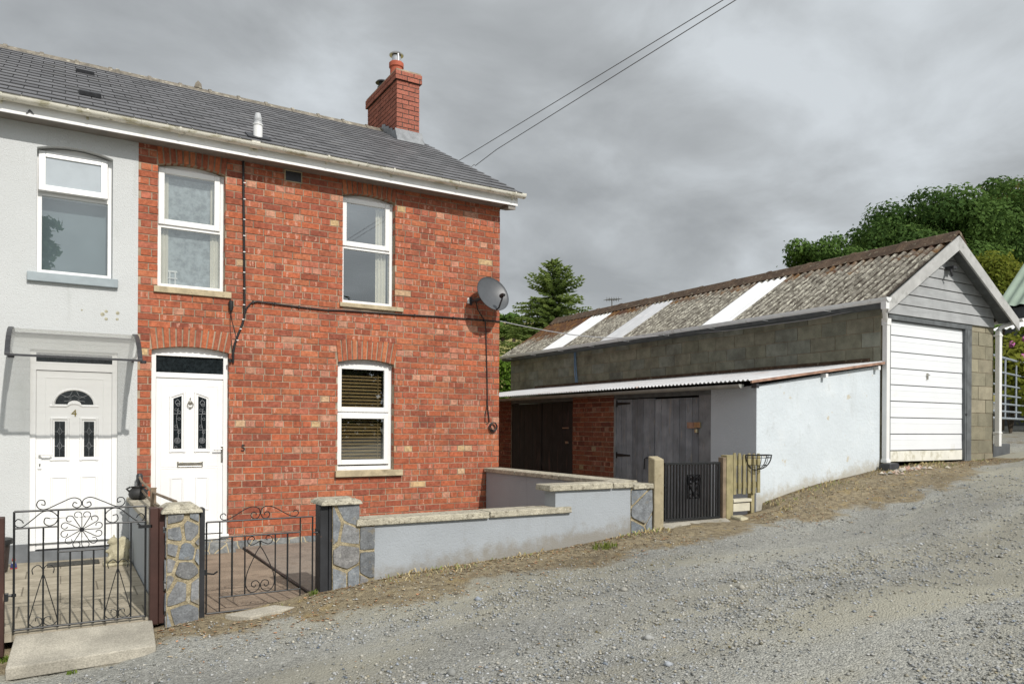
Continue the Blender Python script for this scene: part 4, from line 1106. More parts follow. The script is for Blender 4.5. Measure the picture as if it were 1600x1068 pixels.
for a in (-1, 1):
    ld.tube([(0.125, y_, 1.94), (0.125 + a * 0.05, y_, 1.91), (0.125 + a * 0.13, y_, 1.945)], 0.0022, 5)
    ld.tube([(0.125 + a * 0.02, y_, 1.985), (0.125 + a * 0.045, y_, 1.93), (0.125 + a * 0.10, y_, 1.915)], 0.0022, 5)
    ld.tube([(0.125 + a * 0.10, y_, 1.87), (0.125 + a * 0.05, y_, 1.88), (0.125 + a * 0.03, y_, 1.90)], 0.0022, 5)
ld.build('lead_pattern', 'leadline', d4)
text_mesh('4', 0.11, 0.006, ((0.122, yd + 0.008, 1.738), (1, 0, 0), (0, 0, 1)), 'house_number', 'numbergold', d4)
h = MB(); h.box(-0.218, -0.184, yd - 0.002, yd + 0.0125, 1.125, 1.31); h.tube([(-0.20, yd + 0.005, 1.285), (-0.20, yd - 0.045, 1.285), (-0.19, yd - 0.05, 1.285), (-0.085, yd - 0.047, 1.283)], 0.010, 8)
h.build('handle', 'upvc', d4, bevel=0.004)
h = MB(); h.lathe([(0.001, 0), (0.008, 0), (0.008, 0.003)], (-0.20, yd - 0.002, 1.175), 10, axis=Vector((0, -1, 0))); h.box(-0.204, -0.196, yd - 0.0045, yd - 0.002, 1.15, 1.175)
h.build('keyhole', 'darkmetal', d4)
h = MB(); h.box(-0.293, 0.55, D - 0.035, D + 0.04, 0.20, 0.236); h.build('threshold', 'darkmetal', d4, bevel=0.004)

# canopy over door 4
can = thing('door_canopy', 'smoked clear arched canopy with dark grey end brackets above the door numbered 4', 'canopy', (0.125, D, 2.3))
prof = [(0.0, 2.605), (0.14, 2.625), (0.34, 2.612), (0.54, 2.565), (0.72, 2.49), (0.87, 2.39), (0.96, 2.29)]
def canx(k, side):
    return None
mb = MB()
i0 = 0; xs_ = (-0.435, 0.685); n = 14
ys = np.linspace(0, 0.96, n); zs_ = np.interp(ys, [p[0] for p in prof], [p[1] for p in prof])
ys = list(ys); zs_ = list(zs_)
for k in range(n - 1):
    P = [(xs_[0], D - ys[k], zs_[k]), (xs_[1], D - ys[k], zs_[k]), (xs_[1], D - ys[k + 1], zs_[k + 1]), (xs_[0], D - ys[k + 1], zs_[k + 1])]
    mb.hexa([(a, b, c - 0.004) for a, b, c in P] + P)
mb.build('panel', 'poly', can, smooth=True)
for x in (-0.452, 0.702):
    b = MB()
    poly = [(ys[k], zs_[k] + 0.012) for k in range(n)] + [(ys[k], zs_[k] - (0.035 if k < n - 2 else 0.018)) for k in reversed(range(n))]
    b.prism(poly, lambda a, z_: (x - 0.022, D - a, z_), lambda a, z_: (x + 0.022, D - a, z_))
    b.tube([(x, D, 2.34), (x, D - 0.10, 2.36), (x, D - 0.45, 2.36), (x, D - 0.72, 2.44)], 0.014, 8)
    b.lathe([(0.001, 0), (0.03, 0), (0.03, 0.03), (0.001, 0.03)], (x + 0.03, D - 0.93, 2.255), 12)
    b.build('bracket', 'darkmetal', can, bevel=0.004)
b = MB(); b.box(-0.44, 0.69, D - 0.972, D - 0.95, 2.272, 2.292); b.build('front_rail', 'darkmetal', can)
b = MB(); b.box(-0.44, 0.69, D - 0.05, D - 0.001, 2.585, 2.60); b.build('wall_rail', 'darkmetal', can)

# ------------------------------------------------------------------ the brick house (number 5)
ho5 = thing('brick_cottage', 'red brick end of terrace cottage with white sash windows and door beside the number 5', 'house', (3.2, D, 0.1))
W5 = (0.955, 1.705, 3.235, 4.665, 0.052)
WR = (3.175, 3.915, 3.245, 4.675, 0.052)
WG = (3.118, 3.912, 1.025, 2.46, 0.052)
D5 = (0.897, 1.757, 0.29, 2.495, 0.055)
mb = MB()
holes = []
for (a, b, c, d, r_) in (W5, WR): holes += [(a, b, c - 0.075, d), (a - 0.015, b + 0.015, d - 0.02, 5.2)]
holes += [(WG[0], WG[1], WG[2], WG[3]), (WG[0] - 0.02, WG[1] + 0.02, WG[3] - 0.02, 2.765)]
holes += [(D5[0], D5[1], 0, D5[3]), (D5[0] - 0.02, D5[1] + 0.03, D5[3] - 0.02, 2.765)]
masonry(mb, fr_front(D), XB, XC, 0.20, 4.93, holes, phase=1)
backing(mb, XB, XC, 0.0, 4.96, D + 0.0075, 0.15, [W5, WR, WG, D5], 1, 1)
voussoirs(mb, W5[0], W5[1], W5[3], W5[4], 0.03, 0.03, 4.93, 0.0, D, 11)
voussoirs(mb, WR[0], WR[1], WR[3], WR[4], 0.03, 0.03, 4.93, 0.0, D, 11)
voussoirs(mb, WG[0], WG[1], WG[3], WG[4], 0.035, 0.055, 2.74, 0.035, D, 12)
voussoirs(mb, D5[0], D5[1], D5[3], D5[4], 0.03, 0.055, 2.735, 0.045, D, 13)
for o_ in (W5, WR, WG, D5):                                    # brick reveals on both jambs
    masonry(mb, fr_left(o_[1] - 0.0005), -(D + 0.13), -(D + 0.014), o_[2] + 0.01, o_[3], ch=0.0825, bl=0.23, depth=0.006, headers=0)
    masonry(mb, fr_right(o_[0] + 0.0005), D + 0.014, D + 0.13, o_[2] + 0.01, o_[3], ch=0.0825, bl=0.23, depth=0.006, headers=0)
# gable wall
def gclip(v):
    if v < 4.93: return (D + 0.002, BACK_Y)
    k = (v - EAVE_Z + 0.06) / KR
    return (9.3 + k + 0.02, 2 * RIDGE_Y - 9.3 - k - 0.02)
masonry(mb, fr_right(XC), D + 0.002, BACK_Y, 0.20, 7.0, clip=gclip, phase=1)
mb.face([(XC - 0.0075, D + 0.008, 0), (XC - 0.0075, BACK_Y, 0), (XC - 0.0075, BACK_Y, 4.95), (XC - 0.0075, D + 0.008, 4.95)], 1)
mb.face([(XC - 0.0075, D + 0.008, 4.95), (XC - 0.0075, BACK_Y, 4.95), (XC - 0.0075, RIDGE_Y, 7.02)], 1)
mb.face([(XC, BACK_Y, 0), (XB, BACK_Y, 0), (XB, BACK_Y, 4.96), (XC, BACK_Y, 4.96)], 1)
mb.face([(XB, D + .2, 0.05), (XC - .01, D + .2, 0.05), (XC - .01, BACK_Y, 0.05), (XB, BACK_Y, 0.05)], 1)
mb.face([(XB, D + .02, 2.75), (XC - .01, D + .02, 2.75), (XC - .01, BACK_Y, 2.75), (XB, BACK_Y, 2.75)], 1)
mb.face([(XB, D + .16, 4.9), (XC - .01, D + .16, 4.9), (XC - .01, BACK_Y, 4.9), (XB, BACK_Y, 4.9)], 1)
mb.face([(2.6, D + .16, 0), (2.6, BACK_Y, 0), (2.6, BACK_Y, 4.9), (2.6, D + .16, 4.9)], 1)
mb.build('wall', ['brick', 'mortar'], ho5, col=True, uv=True)
mb = MB(); mb.box(XB, D5[0], D - 0.02, D + 0.02, 0.02, 0.198); mb.box(D5[1], XC + 0.02, D - 0.02, D + 0.02, 0.02, 0.198)
mb.box(XC - 0.004, XC + 0.02, D + 0.02, BACK_Y, 0.02, 0.198); mb.build('plinth', 'stone', ho5, bevel=0.006)
mb = MB(); slates(mb, XB, 5.73); slates(mb, XB, 5.73, True)
roof5 = mb.build('roof', 'slate', ho5, col=True)
mb = MB(); ridge_tiles(mb, XB, 5.085); mb.prism([(1.83, RIDGE_Z + 0.03), (1.95, RIDGE_Z + 0.03), (1.94, RIDGE_Z + 0.1), (1.89, RIDGE_Z + 0.145), (1.85, RIDGE_Z + 0.1)], lambda a, b: (a, RIDGE_Y - 0.04, b), lambda a, b: (a, RIDGE_Y + 0.04, b))
mb.build('ridge_tiles', 'ridge', ho5)
mb = MB(); ridge_tiles(mb, 5.52, 5.73); mb.build('ridge_tiles', 'ridge', ho5)
# verge boards on the gable
mb = MB()
for sgn in (False, True):
    f = (lambda y: 2 * RIDGE_Y - y) if sgn else (lambda y: y)
    ya, yb_ = 9.42, RIDGE_Y; za, zb_ = EAVE_Z + KR * (ya - 9.3), RIDGE_Z
    mb.hexa([(5.70, f(ya), za - 0.15), (5.722, f(ya), za - 0.15), (5.722, f(yb_), zb_ - 0.15), (5.70, f(yb_), zb_ - 0.15),
             (5.70, f(ya), za - 0.025), (5.722, f(ya), za - 0.025), (5.722, f(yb_), zb_ - 0.025), (5.70, f(yb_), zb_ - 0.025)])
mb.build('bargeboard', 'fascia', ho5)
mb = MB(); mb.box(XB, 5.724, 9.40, 9.42, 4.855, 5.01); mb.build('fascia', 'fascia', ho5)
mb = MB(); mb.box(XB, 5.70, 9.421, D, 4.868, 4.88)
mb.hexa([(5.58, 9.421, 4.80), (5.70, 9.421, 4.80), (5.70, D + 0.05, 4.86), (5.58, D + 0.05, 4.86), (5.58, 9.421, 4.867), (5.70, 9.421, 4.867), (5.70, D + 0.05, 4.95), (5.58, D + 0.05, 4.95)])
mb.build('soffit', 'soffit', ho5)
mb = MB(); half_gutter(mb, (XB, 9.335, 5.015), (5.80, 9.335, 5.015), 0.062)
gt5 = mb.build('gutter', 'gutter', ho5, smooth=True)
for x, w_ in ((1.15, .012), (1.98, .05), (2.87, .012), (3.75, .012), (4.72, .012), (5.62, .012)): bracket(x, gt5, w_)
# windows
w5, yb5 = window(ho5, *W5, 3.975, 4.668, 'stonesill', 0.915, 1.775, 3.165, 3.237, 0.03)
mb = MB(); mb.box(1.0, 1.66, yb5 + 0.03, yb5 + 0.035, 3.28, 4.58); mb.build('net_curtain', 'netblind', w5)
mb = MB(); wavy(mb, 1.0, 1.09, 3.28, 4.58, yb5 + 0.014, 0.008, 0.04); wavy(mb, 1.56, 1.67, 3.28, 4.58, yb5 + 0.014, 0.008, 0.04); mb.build('curtain', 'curtain', w5)
mb = MB(); mb.box(1.07, 1.19, yb5 + 0.02, yb5 + 0.03, 3.45, 3.47); mb.box(1.10, 1.115, yb5 + 0.02, yb5 + 0.03, 3.29, 3.45); mb.box(1.16, 1.175, yb5 + 0.02, yb5 + 0.03, 3.29, 3.45)
mb.box(1.07, 1.19, yb5 + 0.015, yb5 + 0.035, 3.37, 3.385); mb.build('ornament', 'whitedecor', w5)
wr, ybr = window(ho5, *WR, 4.01, 4.678, 'stonesill', 3.135, 4.03, 3.19, 3.247, 0.03)
mb = MB(); wavy(mb, 3.70, 3.85, 3.28, 4.6, ybr + 0.02, 0.014, 0.05); mb.build('curtain', 'curtain', wr)
wg, ybg = window(ho5, *WG, 1.795, 2.456, 'stonesill', 3.082, 4.025, 0.945, 1.027, 0.055, low_sash=True)
mb = MB()
for k in range(26):
    z = 1.13 + k * 0.046
    mb.hexa([(3.17, ybg + 0.002, z), (3.80, ybg + 0.002, z), (3.80, ybg + 0.026, z + 0.020), (3.17, ybg + 0.026, z + 0.020),
             (3.17, ybg + 0.002, z + 0.009), (3.80, ybg + 0.002, z + 0.009), (3.80, ybg + 0.026, z + 0.026), (3.17, ybg + 0.026, z + 0.026)])
for x in (3.20, 3.74): mb.box(x - 0.005, x + 0.005, ybg - 0.003, ybg + 0.001, 1.1, 2.33)
mb.build('venetian_blind', 'blindslat', wg)
mb = MB(); mb.box(3.13, 3.9, ybg + 0.4, ybg + 0.41, 1.0, 2.5); mb.build('dark_room_sheet', 'innerdark', wg)  # dark sheet added behind the blind to stand in for the unlit room

# door 5
yd = D + 0.07
door_leaf(ho5, D5[0], D5[1], D5[2], 2.172, 2.238, 2.435, D5[3], D5[4], yd)
mb = MB(); mb.box(0.955, 1.70, yd + 0.012, yd + 0.062, 0.30, 2.168)
moulding(mb, [(1.012, 1.12), (1.642, 1.12), (1.642, 2.088), (1.012, 2.088)], 0.012, yd + 0.012, 0.004)
moulding(mb, [(1.012, 0.38), (1.642, 0.38), (1.642, 1.10), (1.012, 1.10)], 0.012, yd + 0.012, 0.004)
GL = [[(1.142, 1.335), (1.233, 1.335), (1.233, 1.966), (1.142, 1.931)], [(1.418, 1.335), (1.51, 1.335), (1.51, 1.934), (1.418, 1.967)]]
moulding(mb, [(1.112, 1.302), (1.262, 1.302), (1.262, 2.01), (1.112, 1.952)], 0.034, yd + 0.012, 0.013)
moulding(mb, [(1.388, 1.302), (1.54, 1.302), (1.54, 1.955), (1.388, 2.01)], 0.034, yd + 0.012, 0.013)
for xa, xb_ in ((1.12, 1.25), (1.40, 1.53)):
    moulding(mb, [(xa, 0.60), (xb_, 0.60), (xb_, 0.985), (xa, 0.985)], 0.03, yd + 0.012, 0.010)
mb.box(0.957, 1.698, yd + 0.002, yd + 0.0125, 0.305, 0.36)
d5 = mb.build('door', 'upvc', ho5, bevel=0.0015)
d5['label'] = 'white front door with two leaded tall panes and a letterbox'
for P in GL:
    g = MB(); g.prism(P, lambda a, b: (a, yd + 0.009, b), lambda a, b: (a, yd + 0.02, b)); g.build('leaded_pane', 'darkglass', d5)
y_ = yd + 0.006
def circ(mb, cx_, cz_, r_, y_, th=0.002, a0=0, a1=360, n=18):
    mb.tube([(cx_ + r_ * math.cos(R(a)), y_, cz_ + r_ * math.sin(R(a))) for a in np.linspace(a0, a1, n)], th, 5)
for xc in (1.188, 1.464):
    ld = MB()
    for z in (1.75, 1.56): ld.tube([(xc - 0.045, y_, z), (xc + 0.045, y_, z)], 0.002, 5)
    ld.tube([(xc + 0.012 * math.sin(k * 0.9), y_, 1.42 + k * 0.05) for k in range(9)], 0.002, 5)
    for k, (a, z) in enumerate(((0, 1.885), (0.008, 1.86))): circ(ld, xc + a, z, 0.026 - 0.008 * k, y_)
    ld.tube([(xc - 0.024, y_, 1.89), (xc, y_, 1.93), (xc + 0.024, y_, 1.89)], 0.002, 5)
    for (a, z) in ((-0.016, 1.80), (0.018, 1.77), (0.016, 1.69), (-0.016, 1.60), (0.016, 1.53), (-0.018, 1.35)): circ(ld, xc + a, z, 0.015, y_, 0.0018, n=10)
    for r_ in (0.033, 0.021, 0.010): circ(ld, xc, 1.43, r_, y_)
    ld.build('lead_pattern', 'leadline', d5)

h = MB(); h.lathe([(0.001, 0), (0.028, 0), (0.024, 0.012), (0.012, 0.02), (0.001, 0.022)], (1.328, yd + 0.012, 1.885), 16, axis=Vector((0, -1, 0)))
circ(h, 1.328, 1.86, 0.033, yd - 0.008, 0.005); h.lathe([(0.001, 0), (0.010, 0), (0.001, 0.03)], (1.328, yd + 0.012, 1.925), 10, axis=Vector((0, -0.6, 1))); h.lathe([(0.001, 0), (0.012, 0), (0.012, 0.02), (0.001, 0.02)], (1.328, yd + 0.012, 1.825), 12, axis=Vector((0, -1, 0)))
h.build('knocker', 'chrome', d5, smooth=True)
h = MB(); frame_ring(h, 1.186, 1.472, 1.113, 1.184, 0.012, yd - 0.002, yd + 0.0125); h.box(1.198, 1.46, yd + 0.001, yd + 0.0125, 1.124, 1.172)
h.build('letterbox', 'chrome', d5, bevel=0.002)
h = MB(); h.box(1.680, 1.704, yd - 0.001, yd + 0.0125, 1.165, 1.365); h.tube([(1.692, yd, 1.325), (1.692, yd - 0.04, 1.325), (1.68, yd - 0.048, 1.325), (1.585, yd - 0.045, 1.323)], 0.009, 8)
h.build('handle', 'chrome', d5, bevel=0.003)
mb = MB(); mb.box(0.90, 1.755, D - 0.05, D + 0.07, 0.245, 0.292); mb.build('threshold', 'upvc', d5, bevel=0.004)
mb = MB(); mb.hexa([(0.88, 9.36, 0.08), (1.80, 9.36, 0.08), (1.80, D - 0.02, 0.08), (0.88, D - 0.02, 0.08), (0.89, 9.38, 0.225), (1.78, 9.37, 0.215), (1.78, D - 0.02, 0.235), (0.89, D - 0.02, 0.235)])
mb.build('doorstep', 'stone', ho5, bevel=0.012)
text_mesh('5', 0.115, 0.01, ((1.925, D - 0.008, 1.337), (1, 0, 0), (0, 0, 1)), 'house_number', 'numberdark', ho5)
# air brick
mb = MB(); frame_ring(mb, 2.41, 2.635, 4.715, 4.865, 0.014, D - 0.008, D + 0.02)
mb.build('air_brick', 'stonesill', ho5, bevel=0.002)
mb = MB(); mb.box(2.424, 2.621, D - 0.005, D + 0.01, 4.729, 4.851)
for k in range(8): mb.box(2.43 + k * 0.025, 2.44 + k * 0.025, D - 0.0075, D - 0.004, 4.729, 4.851)
mb.build('vent_grille', 'darkmetal', ho5)
# roof terminal
mb = MB(); zz = EAVE_Z + KR * 0.25
mb.lathe([(0.055, zz - 0.06), (0.055, zz + 0.15), (0.064, zz + 0.155), (0.064, zz + 0.165), (0.001, zz + 0.165)], (2.06, 9.55, 0), 18)
t_ = mb.build('vent_pipe', 'whitepipe', ho5, smooth=True)
mb = MB(); mb.lathe([(0.05, zz + 0.16), (0.052, zz + 0.19), (0.047, zz + 0.20), (0.052, zz + 0.21), (0.046, zz + 0.22), (0.050, zz + 0.23), (0.043, zz + 0.25), (0.036, zz + 0.29), (0.03, zz + 0.305), (0.001, zz + 0.31)], (2.06, 9.55, 0), 18)
mb.build('pipe_cap', 'pvcgrey', t_, smooth=True)
mb = MB(); mb.hexa([(1.93, 9.44, zz - 0.045), (2.2, 9.44, zz - 0.045), (2.2, 9.68, zz + 0.083), (1.93, 9.68, zz + 0.083), (1.93, 9.435, zz - 0.033), (2.2, 9.435, zz - 0.033), (2.2, 9.675, zz + 0.098), (1.93, 9.675, zz + 0.098)])
mb.build('pipe_flashing', 'darkmetal', ho5)
# chimney
CX0, CX1, CY0, CY1, CT = 5.085, 5.52, 12.5, 13.98, 7.79
mb = MB()
def chm(x0, x1, y0, y1, z0, z1):
    def cc(h_):
        k = rb.uniform(0.85, 1.1); return (0.345 * k, 0.122 * k, 0.084 * k, 0)
    a = dict(headers=0, colf=cc, ch=0.083, bl=0.235, phase=0, joint=0.015)
    masonry(mb, fr_front(y0), x0, x1, z0, z1, **a)
    masonry(mb, fr_left(x0), -y1, -y0, z0, z1, **a)
    masonry(mb, fr_right(x1), y0, y1, z0, z1, **a)
    masonry(mb, fr_back(y1), -x1, -x0, z0, z1, **a)
    mb.box(x0 + 0.007, x1 - 0.007, y0 + 0.007, y1 - 0.007, z0, z1 - 0.004, 2)
chm(CX0, CX1, CY0, CY1, 6.55, CT)
chm(CX0 - 0.035, CX1 + 0.035, CY0 - 0.035, CY1 + 0.035, CT, CT + 0.156)
mb.box(CX0 - 0.02, CX1 + 0.02, CY0 - 0.02, CY1 + 0.02, CT + 0.156, CT + 0.185, 1)
ch = mb.build('chimney', ['brick', 'mortar', 'sootmortar'], ho5, col=True, uv=True)
mb = MB()
zf = lambda y: EAVE_Z + KR * (y - 9.3)
mb.hexa([(5.04, 12.36, zf(12.36) + 0.012), (5.56, 12.36, zf(12.36) + 0.012), (5.56, 12.499, zf(12.5) + 0.012), (5.04, 12.499, zf(12.5) + 0.012),
         (5.04, 12.36, zf(12.36) + 0.024), (5.56, 12.36, zf(12.36) + 0.024), (5.56, 12.47, zf(12.5) + 0.18), (5.04, 12.47, zf(12.5) + 0.18)])
for k in range(4):
    ya = 12.50 + k * 0.17
    mb.hexa([(5.06, ya, zf(ya) + 0.01), (5.078, ya, zf(ya) + 0.01), (5.078, ya + 0.18, zf(ya + .18) + 0.01), (5.06, ya + 0.18, zf(ya + .18) + 0.01),
             (5.068, ya, zf(ya) + 0.16), (5.076, ya, zf(ya) + 0.16), (5.076, ya + 0.16, zf(ya) + 0.21), (5.068, ya + 0.16, zf(ya) + 0.21)])
mb.build('flashing', 'lead', ch)
mb = MB()
mb.lathe([(0.13, CT + 0.17), (0.115, CT + 0.30), (0.115, CT + 0.46), (0.135, CT + 0.48), (0.135, CT + 0.555), (0.12, CT + 0.57), (0.001, CT + 0.57)], (5.30, 13.06, 0), 24)
p_ = mb.build('chimney_pot', 'terracotta', ch, smooth=True)
mb = MB(); mb.lathe([(0.085, CT + 0.56), (0.085, CT + 0.69), (0.001, CT + 0.69)], (5.30, 13.06, 0), 20); mb.lathe([(0.001, CT + 0.705), (0.13, CT + 0.70), (0.135, CT + 0.715), (0.10, CT + 0.745), (0.001, CT + 0.755)], (5.30, 13.06, 0), 24)
mb.lathe([(0.092, CT + 0.565), (0.095, CT + 0.60), (0.09, CT + 0.605), (0.001, CT + 0.605)], (5.30, 13.06, 0), 20)
mb.box(5.275, 5.30, 12.935, 12.948, CT + 0.48, CT + 0.71)
mb.build('steel_cowl', 'steel', p_, smooth=True)
mb = MB(); mb.lathe([(0.10, CT + 0.17), (0.09, CT + 0.40), (0.06, CT + 0.42), (0.06, CT + 0.47), (0.001, CT + 0.47)], (5.30, 13.78, 0), 18); mb.lathe([(0.001, CT + 0.475), (0.13, CT + 0.475), (0.10, CT + 0.51), (0.001, CT + 0.53)], (5.30, 13.78, 0), 18)
mb.build('chimney_pot', 'darkmetal', ch, smooth=True)['label'] = 'short dark capped chimney pot'

# ------------------------------------------------------------------ cables, dish and wires on the brick house
yc = D - 0.016
mb = MB()
mb.tube([(1.905, yc, 4.87), (1.915, yc, 4.2), (1.925, yc, 3.6), (1.93, yc, 3.2), (1.93, yc, 2.95), (1.905, yc, 2.86), (1.86, yc, 2.74), (1.82, yc, 2.62), (1.80, yc, 2.50), (1.80, yc, 2.38)], 0.014, 8)
mb.tube([(1.94, yc, 3.0), (1.96, yc, 3.07), (2.01, yc, 3.135), (2.08, yc, 3.155), (2.3, yc, 3.147), (2.6, yc, 3.135), (2.95, yc, 3.125), (3.2, yc, 3.14), (3.9, yc, 3.15), (4.5, yc, 3.17), (5.0, yc, 3.175), (5.57, yc, 3.18)], 0.010, 8)
for x, z in ((2.03, 3.145), (2.30, 3.15), (2.60, 3.135), (4.2, 3.16), (4.8, 3.172), (5.3, 3.178)): mb.box(x - 0.008, x + 0.008, yc - 0.014, D, z - 0.016, z + 0.016)
tag(mb.build('wall_cable', 'cable'), 'black cable clipped up the brick front and along under the right upper sill', 'cable')
for z in (4.6, 4.4, 4.15, 3.95, 3.75, 3.5, 3.3, 3.1, 2.92, 2.80, 2.66):
    mb = MB(); mb.box(1.908 - max(0, 2.95 - z) * 0.25, 1.934 - max(0, 2.95 - z) * 0.25, yc - 0.016, yc - 0.012, z - 0.005, z + 0.005)
    mb.build('cable_clip', 'whitepaint', bpy.data.objects['wall_cable'])
t = thing('cable_connector', 'small black cable connector hanging on the bricks beside the upper left sash window', 'connector', (1.77, D - 0.02, 3.07))
mb = MB(); mb.lathe([(0.001, 3.0), (0.018, 3.01), (0.028, 3.05), (0.028, 3.13), (0.012, 3.14), (0.001, 3.14)], (1.77, D - 0.03, 0), 12); mb.build('housing', 'terminal', t, smooth=True)
mb = MB(); mb.tube([(1.77, D - 0.02, 3.0), (1.785, D - 0.008, 2.9), (1.825, D - 0.01, 2.75), (1.835, D - 0.012, 2.66)], 0.004, 5); mb.tube([(1.765, D - 0.02, 3.0), (1.765, D - 0.01, 2.8), (1.79, D - 0.012, 2.5), (1.765, D - 0.02, 2.42)], 0.003, 5); mb.build('lead', 'cable', t)
mb = MB(); mb.lathe([(0.001, 2.38), (0.02, 2.385), (0.022, 2.42), (0.001, 2.43)], (1.762, D - 0.025, 0), 10); mb.build('plug', 'terminal', t, smooth=True)

dish = thing('satellite_dish', 'grey satellite dish fixed near the top right corner of the brick front', 'satellite dish', (5.19, D, 3.5))
dn = Vector((0.10, -0.92, 0.36)).normalized(); dc = Vector((5.285, 9.34, 3.52))
def bowl(r0, depth, th):
    pr = [(0.001, -depth)] + [(r0 * k / 10, -depth * (1 - (k / 10) ** 2)) for k in range(1, 11)]
    return pr + [(r0 + 0.003, 0.004), (r0 + 0.002, -0.006)] + [(r0 * k / 10, -depth * (1 - (k / 10) ** 2) - th) for k in range(9, 0, -1)] + [(0.001, -depth - th)]
mb = MB(); mb.lathe(bowl(0.265, 0.062, 0.006), dc, 40, axis=dn); mb.build('dish', 'dish', dish, smooth=True)
q = dn.to_track_quat('Z', 'Y').to_matrix(); dwn = (Vector((0, 0, -1)) - dn * -dn.z).normalized()
foc = dc + dn * 0.20 + dwn * 0.13
mb = MB(); mb.tube([dc + dwn * 0.25 - dn * 0.01, dc + dwn * 0.255 + dn * 0.05, foc + dwn * 0.04 - dn * 0.03], 0.012, 8); mb.build('feed_arm', 'darkmetal', dish, smooth=True)
mb = MB(); mb.tube([foc + dn * 0.03 + dwn * 0.02, foc, foc - dn * 0.035, foc - dn * 0.05], [0.020, 0.026, 0.034, 0.03], 14); mb.build('receiver', 'terminal', dish, smooth=True)
mb = MB(); back = dc - dn * 0.13
mb.tube([back, (5.17, 9.47, 3.46), (5.12, 9.53, 3.44), (5.10, 9.62, 3.44)], 0.022, 10); mb.box(5.06, 5.10, D - 0.02, D - 0.006, 3.38, 3.50)
mb.hexa([tuple(back + Vector(p)) for p in ((-.06, -.01, -.06), (.06, -.01, -.06), (.06, .05, -.06), (-.06, .05, -.06), (-.06, -.01, .06), (.06, -.01, .06), (.06, .05, .06), (-.06, .05, .06))])
mb.build('mount', 'darkmetal', dish, bevel=0.004)
mb = MB(); mb.box(5.03, 5.06, D - 0.012, D, 3.40, 3.48); mb.build('junction_plate', 'whitepaint', dish)
mb = MB(); mb.tube([(5.12, 9.55, 3.42), (5.19, yc, 3.33), (5.27, yc - 0.004, 3.22), (5.315, yc - 0.012, 3.15), (5.335, yc, 3.0), (5.345, yc, 2.7), (5.36, yc, 2.3), (5.365, yc, 1.95), (5.39, yc, 1.76), (5.40, yc, 1.68)], 0.008, 7)
mb.tube([(5.365, yc, 1.95), (5.33, yc, 1.80), (5.33, yc, 1.70), (5.38, yc, 1.66)], 0.005, 6)
for k, (r_, dx, dz) in enumerate(((0.065, 0, 0), (0.058, 0.006, 0.008), (0.070, -0.003, -0.006), (0.062, 0.008, -0.003), (0.055, 0.0, 0.004))):
    mb.tube([(5.455 + dx + r_ * 0.9 * math.cos(w), yc - 0.01 - 0.005 * k, 1.62 + dz + r_ * math.sin(w)) for w in np.linspace(0, 6.28, 22)[:-1]], 0.006, 6, closed=True)
tag(mb.build('dish_cable', 'cable'), 'thin black cable dropping from the satellite dish to a coil at the brick corner', 'cable')

for k, (p0, p1, p2, lab, sag) in enumerate((((5.76, 11.45, 6.13), (6.62, 6.15, 6.62), (8.6, -6.0, 8.2), 'left of the two overhead wires crossing the grey sky', 0.0),
                                            ((5.78, 10.9, 5.93), (6.58, 6.05, 6.5), (8.4, -5.0, 7.9), 'right of the two overhead wires, ending in a kink at the slate verge', 0.0))):
    mb = MB(); P = []
    for s_ in np.linspace(0, 1, 24):
        a, b, c = Vector(p0), Vector(p1), Vector(p2)
        if s_ < 0.35: q_ = a.lerp(b, s_ / 0.35)
        else: q_ = b.lerp(c, (s_ - 0.35) / 0.65)
        P.append(q_)
    if k == 1: P = [Vector((5.73, 10.95, 5.80)), Vector((5.74, 10.93, 5.87)), Vector((5.80, 10.9, 5.93)), Vector((5.79, 10.85, 5.89))] + P[1:]
    mb.tube(P, 0.006, 6)
    tag(mb.build('overhead_wire', 'wire'), lab, 'wire', 'overhead wires to the brick cottage')
mb = MB(); a, b = Vector((5.565, D - 0.014, 3.185)), Vector((10.2, 11.2, 3.45))
mb.tube([a.lerp(b, s_) - Vector((0, 0, 0.13 * math.sin(math.pi * s_))) for s_ in np.linspace(0, 1, 24)], 0.008, 6)
mb.tube([b, (10.24, 9.5, 3.37), (10.24, 7.8, 3.36), (10.3, 6.9, 3.42)], 0.008, 6)
tag(mb.build('garage_wire', 'greywire'), 'pale wire strung from the brick corner across to the garage gutter', 'wire')

# ------------------------------------------------------------------ boundary walls, pillars and posts
div = thing('dividing_wall', 'low blue grey wall with concrete coping between the two front yards', 'wall', (0.76, 8.1, 0.1))
mb = MB(); mb.box(0.67, 0.86, 6.59, D - 0.02, 0.03, 0.742); mb.build('wall_body', 'bluewall', div)
mb = MB()
for a, b in ((6.59, 7.6), (7.61, 8.6), (8.61, D - 0.02)): mb.box(0.643, 0.885, a, b, 0.742, 0.787)
mb.build('coping', 'coping', div, bevel=0.008)
rl = thing('hand_rail', 'dark iron rail along the dividing wall down to the left stone pillar', 'railing', (0.77, 8.06, 0.787))
mb = MB(); mb.box(0.745, 0.795, 8.03, 8.08, 0.787, 1.0); mb.box(0.74, 0.80, 8.025, 8.085, 0.995, 1.003); mb.build('post', 'oldpost', rl, bevel=0.003)
mb = MB(); mb.lathe([(0.001, 0.79), (0.03, 0.79), (0.025, 0.93), (0.035, 0.98), (0.035, 1.04), (0.02, 1.06), (0.001, 1.06)], (0.77, 9.55, 0), 12); mb.build('wall_bracket', 'darkmetal', rl, smooth=True)
mb = MB(); mb.tube([(0.77, 9.56, 1.02), (0.77, 9.3, 0.985), (0.77, 8.05, 0.955), (0.80, 6.62, 0.99)], 0.013, 8); mb.tube([(0.77, 9.56, 0.90), (0.77, 8.05, 0.845), (0.80, 6.6, 0.90)], 0.011, 8)
mb.build('rail', 'oldpost', rl, smooth=True)

